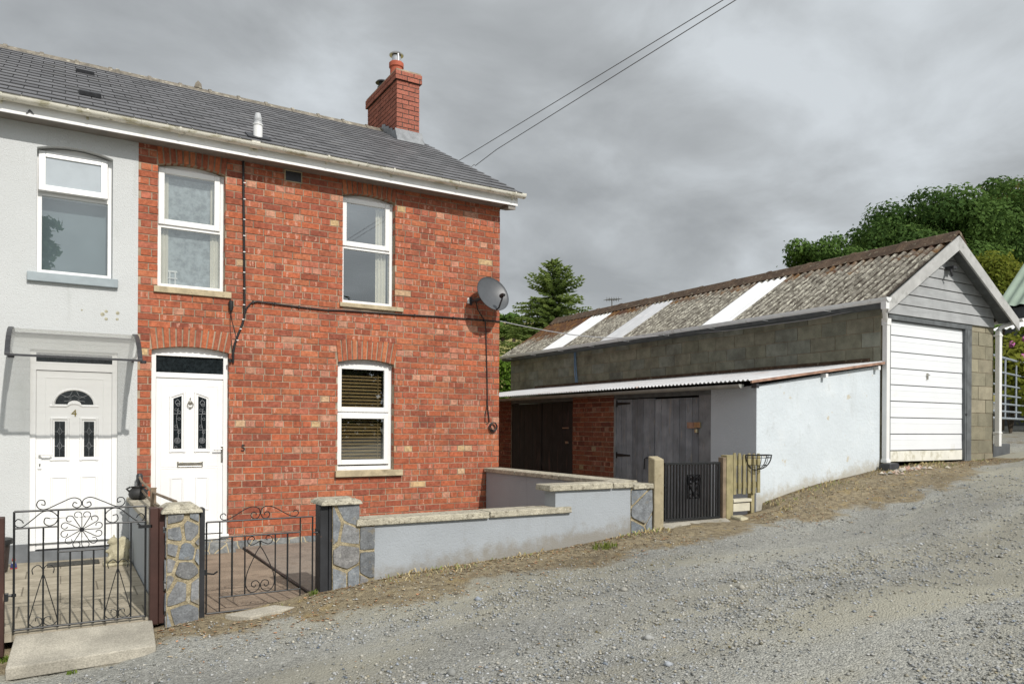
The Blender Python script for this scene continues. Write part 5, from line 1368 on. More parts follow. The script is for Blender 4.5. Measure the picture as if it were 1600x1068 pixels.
def cap(mb, x0, x1, y0, y1, z0, z1, dome=0.03):
    mb.hexa([(x0, y0, z0), (x1, y0, z0), (x1, y1, z0), (x0, y1, z0), (x0 + 0.012, y0 + 0.012, z1 - dome), (x1 - 0.012, y0 + 0.012, z1 - dome), (x1 - 0.012, y1 - 0.012, z1 - dome), (x0 + 0.012, y1 - 0.012, z1 - dome)])
    g = 0.06
    mb.hexa([(x0 + 0.012, y0 + 0.012, z1 - dome - 0.0005), (x1 - 0.012, y0 + 0.012, z1 - dome - 0.0005), (x1 - 0.012, y1 - 0.012, z1 - dome - 0.0005), (x0 + 0.012, y1 - 0.012, z1 - dome - 0.0005),
             (x0 + g, y0 + g, z1), (x1 - g, y0 + g, z1), (x1 - g, y1 - g, z1), (x0 + g, y1 - g, z1)])
pl = thing('stone_pillar', 'crazy slate gate pillar with domed concrete cap between the brown post and the dark post', 'gate pillar', (0.815, 6.42, 0.05), 'stone gate pillars')
mb = MB(); mb.box(0.697, 0.932, WF, 6.58, 0.0, 0.928, 1); stone_facing(mb, fr_front(WF), 0.697, 0.932, 0.0, 0.925, 0.145); stone_facing(mb, fr_left(0.697), -6.58, -WF, 0.0, 0.925, 0.13)
mb.build('shaft', ['slatestone', 'stonemortar'], pl, col=True)
mb = MB(); cap(mb, 0.655, 0.957, WF - 0.035, 6.60, 0.927, 0.995, 0.035); mb.build('cap', 'coping', pl, bevel=0.01)
pl = thing('stone_pillar', 'crazy slate gate pillar with flat cap at the left end of the long front wall', 'gate pillar', (2.11, 6.42, 0.1), 'stone gate pillars')
mb = MB(); mb.box(1.995, 2.235, WF - 0.004, 6.58, 0.0, 0.935, 1); stone_facing(mb, fr_front(WF - 0.004), 1.995, 2.235, 0.0, 0.93, 0.20)
mb.build('shaft', ['slatestone', 'stonemortar'], pl, col=True)
mb = MB(); cap(mb, 1.885, 2.255, WF - 0.045, 6.60, 0.934, 0.985, 0.02); mb.build('cap', 'coping', pl, bevel=0.008)

fw = thing('front_wall', 'long stepped blue grey boundary wall along the gravel road in front of the brick cottage', 'wall', (3.8, 6.4, 0.2))
mb = MB(); mb.box(2.375, 4.305, WF, 6.50, 0.0, 0.738); mb.box(4.305, 5.288, WF + 0.001, 6.50, 0.0, 0.965); mb.build('wall_body', 'frontwall', fw)
mb = MB(); mb.box(2.236, 2.374, WF - 0.003, 6.50, 0.0, 0.738, 1); stone_facing(mb, fr_front(WF - 0.003), 2.236, 2.374, 0.1, 0.73, 0.17); mb.build('stone_panel', ['slatestone', 'stonemortar'], fw, col=True)
mb = MB(); mb.box(5.289, 5.588, WF - 0.003, 6.50, 0.2, 0.945, 1); stone_facing(mb, fr_front(WF - 0.003), 5.289, 5.588, 0.3, 0.94, 0.22); mb.build('stone_panel', ['slatestone', 'stonemortar'], fw, col=True)
def cop(mb, x0, x1, z0, z1, y0=WF - 0.04, y1=6.54):
    n = max(2, int((x1 - x0) / 0.25)); xs = [x0 + (x1 - x0) * k / n for k in range(n + 1)]
    for k in range(n):
        j = [rb.uniform(-0.004, 0.004) for _ in range(4)] if 0 else [0, 0, 0, 0]
        pass
    mb.hexa([(x0, y0 + 0.004, z0), (x1, y0 - 0.002, z0), (x1, y1, z0), (x0, y1, z0), (x0 + 0.004, y0 + 0.006, z1), (x1 - 0.004, y0 + 0.003, z1 + 0.002), (x1 - 0.004, y1, z1), (x0 + 0.004, y1, z1)])
for a, b, z0, z1 in ((2.20, 3.52, 0.739, 0.797), (3.53, 4.485, 0.740, 0.80), (4.215, 5.02, 0.966, 1.028), (5.03, 5.30, 0.966, 1.026), (5.31, 5.588, 0.946, 1.0)):
    mb = MB(); cop(mb, a, b, z0, z1); o = mb.build('coping', 'coping', fw, bevel=0.009)
rw = thing('return_wall', 'shaded blue grey side wall running from the front wall back to the brick corner', 'wall', (5.45, 8.0, 0.1))
mb = MB(); mb.box(5.35, 5.56, 6.505, D - 0.022, 0.0, 0.962); mb.build('wall_body', 'bluewall', rw)
for a, b in ((6.545, 7.7), (7.71, 8.75), (8.76, D - 0.022)):
    mb = MB(); mb.box(5.305, 5.60, a, b, 0.962, 1.018); mb.build('coping', 'coping', rw, bevel=0.009)
mb = MB(); mb.hexa([(5.612, WF - 0.02, 0.2), (5.752, WF - 0.02, 0.2), (5.752, 6.39, 0.2), (5.612, 6.39, 0.2), (5.612, WF - 0.02, 1.265), (5.752, WF - 0.02, 1.265), (5.752, 6.39, 1.30), (5.612, 6.39, 1.30)])
tag(mb.build('concrete_post', 'concpost', bevel=0.012), 'pale square concrete gatepost at the right end of the front wall', 'gate post')
mb = MB(); mb.box(0.585, 0.645, 6.335, 6.44, 0.08, 0.975); mb.box(0.648, 0.694, 6.35, 6.44, 0.08, 0.968)
tag(mb.build('brown_post', 'brownpost', bevel=0.006), 'dark brown stained gatepost against the left stone pillar', 'gate post')
mb = MB(); mb.box(-0.42, -0.338, 6.32, 6.42, -0.02, 0.955)
tag(mb.build('brown_post', 'brownpost', bevel=0.006), 'dark brown gatepost cut by the left edge of the photo', 'gate post')
mb = MB(); mb.box(0.936, 0.978, 6.33, 6.45, 0.05, 0.955)
tag(mb.build('black_post', 'blackpost', bevel=0.004), 'slim dark post on the right side of the left stone pillar', 'gate post')
mb = MB(); mb.box(1.895, 1.965, 6.315, 6.46, 0.05, 0.935); mb.box(1.967, 1.992, 6.305, 6.46, 0.05, 0.92)
tag(mb.build('black_post', 'blackpost', bevel=0.004), 'black gatepost with worn orange patch on the left side of the flat capped pillar', 'gate post')

# ------------------------------------------------------------------ gates
def spiral(cx_, cz_, r0, r1, a0, turns, y, n=26):
    return [(cx_ + (r0 + (r1 - r0) * k / n) * math.cos(R(a0 + 360 * turns * k / n)), y, cz_ + (r0 + (r1 - r0) * k / n) * math.sin(R(a0 + 360 * turns * k / n))) for k in range(n + 1)]
def bar(mb, x0, z0, x1, z1, y, r=0.006): mb.tube([(x0, y, z0), (x1, y, z1)], r, 8)
def smooth_path(P, n=8):
    P = [Vector(p) for p in P]; out = []
    for i in range(len(P) - 1):
        p0, p1, p2, p3 = P[max(i - 1, 0)], P[i], P[i + 1], P[min(i + 2, len(P) - 1)]
        for k in range(n):
            t = k / n
            out.append(0.5 * ((2 * p1) + (p2 - p0) * t + (2 * p0 - 5 * p1 + 4 * p2 - p3) * t * t + (3 * p1 - p0 - 3 * p2 + p3) * t ** 3))
    return out + [P[-1]]

Y4 = 6.36
g4 = thing('iron_gate', 'black wrought iron gate with a flower rosette in front of the grey cottage', 'gate', (0.13, Y4, 0.13), 'wrought iron front gates')
mb = MB(); x0, x1, z0, z1 = -0.283, 0.556, 0.140, 0.99
for a in ((x0, z0, x0, z1), (x1, z0, x1, z1), (x0, z1, x1, z1), (x0, z0 + 0.012, x1, z0 + 0.012)): bar(mb, *a, Y4, 0.0075)
bar(mb, x0, 0.87, -0.016, 0.87, Y4, 0.006); bar(mb, 0.283, 0.873, x1, 0.873, Y4, 0.006); bar(mb, -0.016, 0.685, 0.283, 0.685, Y4, 0.006)
mb.build('frame', 'ironblack', g4)
mb = MB()
for x, zt in ((-0.195, 0.868), (-0.107, 0.868), (-0.016, 0.99), (0.06, 0.685), (0.135, 0.685), (0.21, 0.685), (0.283, 0.99), (0.37, 0.873), (0.457, 0.873)):
    mb = MB(); bar(mb, x, z0, x, zt, Y4, 0.006); mb.build('bar', 'ironblack', g4)
mb = MB(); th = 0.0036; cx_, cz_ = 0.133, 0.838
mb.lathe([(0.001, -0.01), (0.016, -0.01), (0.016, 0.01), (0.001, 0.01)], (cx_, Y4, cz_), 10, axis=Vector((0, -1, 0)))
for k in range(12):
    a = 30 * k; ca, sa = math.cos(R(a)), math.sin(R(a)); re = 0.108
    px_, pz_ = cx_ + re * ca, cz_ + re * sa
    q = R(a + 90); rr_ = 0.027; ccx, ccz = px_ + rr_ * math.cos(q), pz_ + rr_ * math.sin(q)
    mb.tube([(cx_, Y4, cz_), (cx_ + re * .6 * ca, Y4, cz_ + re * .6 * sa)] + spiral(ccx, ccz, rr_, 0.017, a - 90, 0.78, Y4, 16), th * 0.85, 6)
for sg in (-1, 1):
    X = lambda x: cx_ + sg * (x)
    mb.tube(smooth_path([(X(0.255), Y4, 1.035), (X(0.232), Y4, 1.03), (X(0.236), Y4, 1.06), (X(0.268), Y4, 1.062), (X(0.282), Y4, 1.03), (X(0.262), Y4, 1.002), (X(0.22), Y4, 1.0), (X(0.14), Y4, 1.038), (X(0.06), Y4, 1.073), (X(0.012), Y4, 1.058), (X(0.004), Y4, 1.02), (X(0.03), Y4, 1.0), (X(0.058), Y4, 1.015), (X(0.05), Y4, 1.04), (X(0.03), Y4, 1.032)]), th, 6)
    mb.tube(smooth_path([(X(0.36), Y4, 0.905), (X(0.372), Y4, 0.925), (X(0.395), Y4, 0.935), (X(0.414), Y4, 0.91), (X(0.40), Y4, 0.882), (X(0.365), Y4, 0.88), (X(0.31), Y4, 0.925), (X(0.245), Y4, 0.98), (X(0.19), Y4, 0.98), (X(0.152), Y4, 0.94), (X(0.165), Y4, 0.895), (X(0.205), Y4, 0.878), (X(0.235), Y4, 0.90), (X(0.228), Y4, 0.935), (X(0.20), Y4, 0.93)]), th, 6)
    xm = -0.107 if sg < 0 else 0.37
    for s2 in (-1, 1):
        mb.tube(smooth_path([(xm + s2 * 0.062, Y4, 0.535), (xm + s2 * 0.066, Y4, 0.575), (xm + s2 * 0.03, Y4, 0.60), (xm, Y4, 0.555), (xm + s2 * 0.02, Y4, 0.47), (xm + s2 * 0.083, Y4, 0.22), (xm + s2 * 0.08, Y4, 0.18), (xm + s2 * 0.05, Y4, 0.16), (xm + s2 * 0.01, Y4, 0.175), (xm + s2 * 0.01, Y4, 0.215), (xm + s2 * 0.04, Y4, 0.225), (xm + s2 * 0.045, Y4, 0.20)]), th, 6)
mb.build('scrollwork', 'ironblack', g4)
mb = MB(); mb.tube([(0.50, Y4 - 0.01, 0.862), (0.53, Y4 - 0.012, 0.835), (0.64, Y4 - 0.012, 0.84)], 0.007, 6); mb.box(0.505, 0.60, Y4 - 0.025, Y4 - 0.01, 0.825, 0.848)
mb.build('latch', 'ironblack', g4)
mb = MB(); mb.tube([(-0.345, Y4, 0.40), (-0.27, Y4, 0.40)], 0.009, 8); mb.box(-0.338, -0.315, Y4 - 0.03, Y4 + 0.03, 0.365, 0.415); mb.lathe([(0.001, 0.385), (0.015, 0.39), (0.015, 0.41), (0.001, 0.415)], (-0.283, Y4, 0), 10)
mb.build('hinge', 'ironblack', g4)

Y5 = 6.37
g5 = thing('iron_gate', 'black wrought iron gate with paired scrolls between the two stone pillars', 'gate', (1.41, Y5, 0.11), 'wrought iron front gates')
mb = MB(); x0, x1, z0, z1 = 0.995, 1.845, 0.110, 0.838
for a in ((x0, z0, x0, z1), (x1, z0, x1, z1), (x0, z1, x1, z1), (x0, z0, x1, z0), (1.095, 0.71, 1.74, 0.712), (1.095, 0.23, 1.74, 0.232)): bar(mb, *a, Y5, 0.007)
mb.build('frame', 'ironblack', g5)
mb = MB()
for x, a, b in ((1.095, z0, z1), (1.74, z0, z1), (1.19, 0.23, 0.71), (1.29, 0.23, 0.71), (1.533, 0.23, 0.71), (1.634, 0.23, 0.71)):
    mb = MB(); bar(mb, x, a, x, b, Y5, 0.0075 if x in (1.19, 1.634) else 0.006); mb.build('bar', 'ironblack', g5)
mb = MB(); xm = 1.411; th = 0.0038
for sg in (-1, 1):
    X = lambda x: xm + sg * x
    mb.tube([(X(a), b, c) for a, b, c in [(q[0], q[1], q[2]) for q in [(0, Y5, 0)]]] and
            smooth_path([(X(0.27), Y5, 0.885), (X(0.283), Y5, 0.90), (X(0.305), Y5, 0.893), (X(0.312), Y5, 0.87), (X(0.29), Y5, 0.85), (X(0.25), Y5, 0.855), (X(0.20), Y5, 0.88), (X(0.12), Y5, 0.928), (X(0.06), Y5, 0.945), (X(0.015), Y5, 0.93), (X(0.003), Y5, 0.89), (X(0.02), Y5, 0.852), (X(0.055), Y5, 0.847), (X(0.075), Y5, 0.875), (X(0.06), Y5, 0.90), (X(0.035), Y5, 0.892), (X(0.035), Y5, 0.873)]), th, 6)
    mb.tube(smooth_path([(X(0.06), Y5, 0.665), (X(0.045), Y5, 0.68), (X(0.06), Y5, 0.70), (X(0.09), Y5, 0.69), (X(0.098), Y5, 0.655), (X(0.07), Y5, 0.632), (X(0.03), Y5, 0.645), (X(0.0), Y5, 0.66), (X(-0.0), Y5, 0.62), (X(0.03), Y5, 0.57), (X(0.09), Y5, 0.44), (X(0.112), Y5, 0.36), (X(0.11), Y5, 0.29), (X(0.07), Y5, 0.245), (X(0.02), Y5, 0.26), (X(0.003), Y5, 0.30), (X(0.025), Y5, 0.335), (X(0.06), Y5, 0.33), (X(0.068), Y5, 0.30), (X(0.045), Y5, 0.285), (X(0.032), Y5, 0.305)]), th, 6)
mb.build('scrollwork', 'ironblack', g5)
mb = MB(); bar(mb, 1.845, 0.70, 1.90, 0.70, Y5, 0.006); bar(mb, 1.872, 0.69, 1.872, 0.735, Y5, 0.006); mb.box(0.978, 1.0, Y5 - 0.015, Y5 + 0.015, 0.42, 0.46); mb.tube([(1.0, Y5, 0.43), (1.05, Y5, 0.42), (1.08, Y5, 0.44)], 0.007, 6)
mb.build('latch', 'ironblack', g5)

Y6 = 6.44
g6 = thing('bar_gate', 'black close barred metal gate with a heart emblem beside the pale concrete post', 'gate', (6.34, Y6, 0.54))
mb = MB(); x0, x1 = 5.90, 6.785
for (xa, za, xb_, zb_) in ((x0, 0.56, x1, 0.55), (x0, 1.205, x1, 1.20)): mb.hexa([(xa, Y6 - 0.014, za - 0.016), (xb_, Y6 - 0.014, zb_ - 0.016), (xb_, Y6 + 0.014, zb_ - 0.016), (xa, Y6 + 0.014, za - 0.016), (xa, Y6 - 0.014, za + 0.012), (xb_, Y6 - 0.014, zb_ + 0.012), (xb_, Y6 + 0.014, zb_ + 0.012), (xa, Y6 + 0.014, za + 0.012)])
mb.box(x0, x0 + 0.022, Y6 - 0.012, Y6 + 0.012, 0.55, 1.21); mb.box(x1 - 0.03, x1, Y6 - 0.012, Y6 + 0.012, 0.545, 1.205); mb.build('frame', 'ironblack', g6, bevel=0.003)
mb = MB()
for k in range(17):
    x = x0 + 0.05 + k * 0.0485; mb = MB(); mb.box(x - 0.008, x + 0.008, Y6 - 0.008, Y6 + 0.008, 0.56, 1.20); mb.build('bar', 'ironblack', g6)
mb = MB(); yy = Y6 - 0.018; xm = 6.345
frame_ring(mb, xm - 0.10, xm + 0.10, 0.79, 1.07, 0.006, yy, yy + 0.008)
for sg in (-1, 1):
    X = lambda x: xm + sg * x
    mb.tube(smooth_path([(X(0.04), yy, 1.0), (X(0.05), yy, 1.03), (X(0.078), yy, 1.02), (X(0.078), yy, 0.985), (X(0.045), yy, 0.965), (X(0.015), yy, 0.99), (X(0.01), yy, 1.04), (X(0.05), yy, 1.062), (X(0.09), yy, 1.03), (X(0.085), yy, 0.97), (X(0.04), yy, 0.90), (X(0.0), yy, 0.835)]), 0.010, 6)
    mb.tube(smooth_path([(X(0.0), yy, 0.835), (X(0.03), yy, 0.80), (X(0.07), yy, 0.805), (X(0.075), yy, 0.835), (X(0.05), yy, 0.845)]), 0.007, 6)
mb.build('emblem', 'blackcast', g6)
mb = MB(); mb.box(5.762, 5.905, Y6 - 0.01, Y6 + 0.01, 0.95, 0.97); mb.box(5.762, 5.905, Y6 - 0.01, Y6 + 0.01, 0.68, 0.70); mb.build('hinge', 'ironblack', g6)

mb = MB(); mb.box(6.80, 6.855, 6.40, 6.48, 0.45, 1.265)
tag(mb.build('timber_post', 'oldpost', bevel=0.006), 'slim weathered post the black barred gate shuts against', 'gate post')
pf = thing('picket_fence', 'short greenish timber picket panel on posts beside the pale blue end wall', 'fence', (7.2, 6.45, 0.6))
mb = MB(); mb.box(6.862, 6.975, 6.40, 6.50, 0.05, 1.29); mb.build('post', 'timber', pf, bevel=0.006)
mb = MB(); mb.box(7.335, 7.395, 6.44, 6.50, 0.50, 0.83); mb.build('post', 'timber', pf, bevel=0.005)
for k in range(6):
    x = 6.985 + k * 0.0845; mb = MB(); z_ = 0.812 + rb.uniform(-0.006, 0.006); zt = 1.305 + rb.uniform(-0.012, 0.012)
    mb.prism([(x, z_), (x + 0.05, z_), (x + 0.05, zt - 0.03), (x + 0.038, zt), (x + 0.012, zt), (x, zt - 0.03)], lambda a, b: (a, 6.405, b), lambda a, b: (a, 6.427, b))
    mb.build('picket', 'timber', pf, bevel=0.003)
for z_ in (0.88, 1.16):
    mb = MB(); mb.box(6.90, 7.485, 6.428, 6.46, z_, z_ + 0.07); mb.build('rail', 'timber', pf, bevel=0.003)
mb = MB(); mb.box(6.985, 7.30, 6.40, 6.50, 0.715, 0.752); mb.box(7.0, 7.29, 6.42, 6.49, 0.60, 0.70)
tag(mb.build('pale_board', 'rubbleboard', bevel=0.004), 'pale boards wedged under the short picket panel', 'board')
bk = thing('wire_basket', 'empty black wire wall basket hooked on the picket panel', 'hanging basket', (7.36, 6.4, 1.28))
mb = MB(); cx_, zt, rr_ = 7.37, 1.287, 0.185
mb.tube([(cx_ - rr_, 6.398, zt), (cx_ + rr_, 6.398, zt)], 0.006, 6)
mb.tube([(cx_ + rr_ * math.cos(a), 6.398 - rr_ * math.sin(a), zt) for a in np.linspace(0, math.pi, 18)], 0.006, 6)
mb.tube([(cx_ + rr_ * .98 * math.cos(a), 6.398 - rr_ * .98 * math.sin(a), zt - 0.03) for a in np.linspace(0, math.pi, 18)], 0.004, 6)
mb.build('rim', 'ironblack', bk)
mb = MB()
for a in np.linspace(0.02, math.pi - 0.02, 7):
    mb.tube([(cx_ + rr_ * math.cos(a) * math.cos(b), 6.398 - rr_ * math.sin(a) * math.cos(b), zt - 0.185 * math.sin(b)) for b in np.linspace(0, math.pi / 2, 10)], 0.004, 6)
mb.tube([(cx_ + rr_ * math.cos(b), 6.398, zt - 0.185 * math.sin(b)) for b in np.linspace(0, math.pi, 16)], 0.005, 6)
mb.tube([(cx_ + 0.135 * math.cos(a), 6.398 - 0.135 * math.sin(a), zt - 0.125) for a in np.linspace(0, math.pi, 14)], 0.004, 6)
mb.build('ribs', 'ironblack', bk)

# thresholds
def slab(name, P, th, label, cat, m='concrete', bev=0.008):
    mb = MB(); mb.hexa([(x, y, z - th) for x, y, z in P] + list(P)); return tag(mb.build(name, m, bevel=bev), label, cat)
slab('gate_slab', [(-0.31, 5.95, 0.0), (0.585, 5.87, 0.045), (0.605, 6.345, 0.118), (-0.275, 6.375, 0.112)], 0.085, 'large sloping concrete slab before the gate of the grey cottage', 'slab')
slab('step_slab', [(1.115, 6.25, 0.118), (1.275, 6.105, 0.110), (1.645, 6.15, 0.136), (1.51, 6.29, 0.140)], 0.05, 'small pale paving slab under the gate between the stone pillars', 'slab')
slab('threshold_slab', [(5.77, 5.93, 0.462), (6.62, 6.03, 0.515), (6.93, 6.52, 0.545), (5.77, 6.52, 0.53)], 0.42, 'flat concrete threshold in front of the black barred gate', 'slab')
mb = MB(); mb.hexa([(6.84, 6.15, 0.44), (7.02, 6.18, 0.45), (7.06, 6.34, 0.46), (6.86, 6.36, 0.45), (6.85, 6.16, 0.56), (7.01, 6.19, 0.555), (7.05, 6.33, 0.575), (6.87, 6.35, 0.575)])
tag(mb.build('rubble_stone', 'stone_cream', bevel=0.02), 'grey stone lump at the foot of the picket panel post', 'stone')

# small things in the yards
def blob(name, ell, m, parent=None, vox=0.012):
    mb = MB()
    for (c, r_) in ell:
        pr = [(max(0.001, math.sin(math.pi * k / 10)), -math.cos(math.pi * k / 10)) for k in range(11)]
        i = len(mb.v); mb.lathe(pr, (0, 0, 0), 14)
        for j in range(i, len(mb.v)): v = mb.v[j]; mb.v[j] = (c[0] + v[0] * r_[0], c[1] + v[1] * r_[1], c[2] + v[2] * r_[2])
    o = mb.build(name, m, parent)
    rm = o.modifiers.new('remesh', 'REMESH'); rm.mode = 'VOXEL'; rm.voxel_size = vox; rm.use_smooth_shade = True
    sm = o.modifiers.new('smooth', 'SMOOTH'); sm.iterations = 3; sm.factor = 0.5
    return o
sx, sy, sz = 0.515, 9.02, 0.125
sq = thing('stone_squirrel', 'weathered stone squirrel ornament sitting on the patio by the dividing wall', 'garden ornament', (sx, sy, sz))
blob('figure', [((sx, sy, sz + .10), (.085, .075, .10)), ((sx - .02, sy - .01, sz + .17), (.062, .058, .075)), ((sx - .035, sy - .02, sz + .255), (.048, .045, .045)),
                ((sx - .075, sy - .03, sz + .245), (.025, .022, .02)), ((sx - .03, sy + .005, sz + .30), (.014, .01, .024)), ((sx - .03, sy - .045, sz + .30), (.014, .01, .024)),
                ((sx - .06, sy - .045, sz + .06), (.05, .035, .04)), ((sx - .055, sy + .03, sz + .06), (.05, .035, .04)), ((sx - .085, sy - .02, sz + .15), (.04, .02, .018)),
                ((sx + .08, sy + .01, sz + .10), (.045, .055, .10)), ((sx + .085, sy + .01, sz + .20), (.05, .05, .07)), ((sx + .055, sy + .01, sz + .26), (.04, .04, .04)), ((sx - .10, sy - .03, sz + .045), (.03, .025, .02))],
     'stone_cream', sq)
mb = MB(); mb.box(sx - 0.13, sx + 0.13, sy - 0.10, sy + 0.10, sz, sz + 0.03); mb.build('base', 'stone_cream', sq, bevel=0.01)
gx_, gy_, g0 = -0.415, 9.28, 0.126
KG = 0.66
gn = thing('garden_gnome', 'tiny painted gnome with red hat and white beard standing by the dark tub', 'garden ornament', (gx_, gy_, g0))
mb = MB(); mb.lathe([(0.02, g0), (0.04, g0), (0.045, g0 + .03), (0.04, g0 + .07), (0.022, g0 + .10), (0.001, g0 + .10)], (gx_, gy_, 0), 14); o = mb.build('body', 'bluepaint', gn, smooth=True)
blob('head', [((gx_, gy_, g0 + .115), (.024, .024, .026)), ((gx_ - 0.005, gy_ - .024, g0 + .112), (.006, .007, .006))], 'skin', gn, 0.005)
blob('beard', [((gx_, gy_ - .022, g0 + .09), (.024, .014, .03))], 'whitepaint', gn, 0.005)
mb = MB(); mb.lathe([(0.027, g0 + .125), (0.024, g0 + .14), (0.012, g0 + .175), (0.001, g0 + .195)], (gx_, gy_, 0), 14); mb.build('hat', 'red', gn, smooth=True)
mb = MB(); mb.lathe([(0.025, g0), (0.05, g0), (0.05, g0 + .012), (0.001, g0 + .014)], (gx_, gy_ - 0.008, 0), 14); mb.build('boots', 'red', gn, smooth=True)
for o in gn.children:
    for v in o.data.vertices: v.co = Vector((gx_, gy_, g0)) + (v.co - Vector((gx_, gy_, g0))) * KG
px_, py_, pz_ = -0.60, 9.1, 0.125
pt = thing('garden_tub', 'dark brown round tub at the left edge beside the gnome', 'plant pot', (px_, py_, pz_))
mb = MB(); mb.lathe([(0.12, pz_), (0.145, pz_ + .02), (0.165, pz_ + .30), (0.15, pz_ + .30), (0.14, pz_ + .27), (0.001, pz_ + .27)], (px_, py_, 0), 24); mb.build('body', 'potbrown', pt, smooth=True)
mb = MB(); mb.lathe([(0.155, pz_ + .285), (0.185, pz_ + .285), (0.185, pz_ + .335), (0.155, pz_ + .335)], (px_, py_, 0), 24); mb.build('rim', 'potblack', pt, smooth=True)
mb = MB(); mb.box(-0.12, 0.36, 9.16, 9.40, 0.125, 0.14)
tag(mb.build('door_mat', 'matt', bevel=0.004), 'dark doormat on the paving below the door numbered 4', 'doormat')
px_, py_, pz_ = 0.735, 9.28, 0.787
cp = thing('black_pot', 'squat black pot on the house end of the dividing wall', 'pot', (px_, py_, pz_))
mb = MB(); mb.lathe([(0.05, pz_), (0.085, pz_ + .02), (0.10, pz_ + .06), (0.088, pz_ + .105), (0.065, pz_ + .125), (0.075, pz_ + .145), (0.06, pz_ + .145), (0.055, pz_ + .12), (0.001, pz_ + .11)], (px_, py_, 0), 20); mb.build('body', 'potblack', cp, smooth=True)
for sg in (-1, 1):
    mb = MB(); mb.tube([(px_ + sg * .085, py_, pz_ + .09), (px_ + sg * .115, py_, pz_ + .12), (px_ + sg * .075, py_, pz_ + .14)], 0.012, 8); mb.build('handle', 'potblack', cp, smooth=True)
bs = thing('boot_scraper', 'small rusty iron boot scraper beside the step of the brick cottage', 'boot scraper', (1.02, 9.2, 0.105))
mb = MB(); mb.box(0.93, 1.16, 9.19, 9.20, 0.13, 0.165); mb.tube([(0.94, 9.195, 0.1), (0.94, 9.195, 0.22), (0.92, 9.195, 0.235)], 0.008, 6); mb.tube([(1.15, 9.195, 0.1), (1.15, 9.195, 0.22), (1.17, 9.195, 0.235)], 0.008, 6); mb.build('blade', 'ironblack', bs)
mb = MB(); mb.tube([(0.90, 9.02, 0.12), (1.15, 9.06, 0.125), (1.32, 9.10, 0.12)], 0.014, 6)
tag(mb.build('iron_rod', 'rustedge'), 'rusty rod lying on the path near the boot scraper', 'rod')

# ------------------------------------------------------------------ garage
GX0, GX1, GY0, GY1 = 10.42, 13.60, 6.73, 17.42
EZ, RZ, RX0, RXM = 3.50, 4.64, 10.17, 12.0
kg = (RZ - EZ) / (RXM - RX0)
ga = thing('garage', 'long block garage with lichened corrugated roof, grey timber gable and white up and over door', 'garage', (12, 10, 1.1))
def blk(dark):
    def f(h_):
        k = rb.uniform(0.88, 1.12)
        c = rb.choice([(0.225, 0.22, 0.165), (0.235, 0.225, 0.17), (0.205, 0.205, 0.16), (0.22, 0.225, 0.185)]) if dark else rb.choice([(0.25, 0.23, 0.165), (0.22, 0.205, 0.15), (0.27, 0.245, 0.18)])
        return (c[0] * k, c[1] * k, c[2] * k, 0)
    return f
mb = MB()
masonry(mb, fr_left(GX0), -GY1, -GY0, 0.6, 3.52, ch=0.225, bl=0.45, joint=0.011, colf=blk(True), headers=0)
mb.face([(GX0 + 0.008, GY1, 0.4), (GX0 + 0.008, GY0, 0.4), (GX0 + 0.008, GY0, 3.55), (GX0 + 0.008, GY1, 3.55)], 1)
mb.face([(GX1, GY0, 0.4), (GX1, GY1, 0.4), (GX1, GY1, 3.55), (GX1, GY0, 3.55)], 1)
mb.face([(GX1, GY1, 0.4), (GX0, GY1, 0.4), (GX0, GY1, 3.55), (RXM, GY1, RZ - 0.1), (GX1, GY1, 3.55)], 1)
mb.face([(GX0, GY0 + 0.1, 1.10), (GX1, GY0 + 0.1, 1.10), (GX1, GY1, 1.10), (GX0, GY1, 1.10)], 1)
mb.build('wall', ['block', 'blockmortar'], ga, col=True)
mb = MB()
for xa, xb_ in ((12.905, GX1), (GX0, 10.60)):
    mb = MB(); masonry(mb, fr_front(GY0), xa, xb_, 1.0, 3.36, ch=0.225, bl=0.45, joint=0.011, colf=blk(False), headers=0)
    mb.box(xa + 0.002, xb_ - 0.002, GY0 + 0.008, GY0 + 0.1, 0.8, 3.40, 1)
    mb.build('front_pier', ['blockpier', 'blockmortar'], ga, col=True)
def corr(mb, y0, y1, x0, z0, x1, z1, pitch, amp, rows=2, th=0.007, lap=0.0, caps=None, ph=0.0):
    """corrugated sheet running down from (x1,z1) to (x0,z0), waves along Y"""
    n = max(4, int((y1 - y0) / pitch * 8)); L = math.hypot(x1 - x0, z1 - z0); nx_, nz_ = -(z1 - z0) / L, (x1 - x0) / L
    if nz_ < 0: nx_, nz_ = -nx_, -nz_
    for lay in (0, -th):
        i = len(mb.v)
        for r in range(rows + 1):
            s_ = r / rows
            for k in range(n + 1):
                y = y0 + (y1 - y0) * k / n; d = amp * math.sin((y + ph) / pitch * 2 * math.pi) + lay
                mb.v.append((x0 + (x1 - x0) * s_ + nx_ * d, y, z0 + (z1 - z0) * s_ + nz_ * d))
        for r in range(rows):
            for k in range(n):
                a = i + r * (n + 1) + k; f = (a, a + 1, a + n + 2, a + n + 1)
                mb.f.append(f); mb.mi.append(0); q = (r + 0.5) / rows; mb.c.append((q, q, q, 1)); mb.uv.append(None)
    m = n + 1
    off = len(mb.v) - 2 * m * (rows + 1)
    for k in range(n):                                        # close the lower edge
        a, b = off + k, off + m * (rows + 1) + k
        mb.f.append((a, b, b + 1, a + 1)); mb.mi.append(0); mb.c.append((0.02, 0.02, 0.02, 1)); mb.uv.append(None)
VY0, VY1 = 6.47, 17.55
sky_spans = [(9.45, 10.15, 'clearsheet'), (12.48, 13.18, 'greysheet'), (14.72, 15.62, 'clearsheet')]
def zl(x): return EZ + kg * (x - RX0)
mb = MB(); edges = [VY0] + [q for s_ in sky_spans for q in s_[:2]] + [VY1]
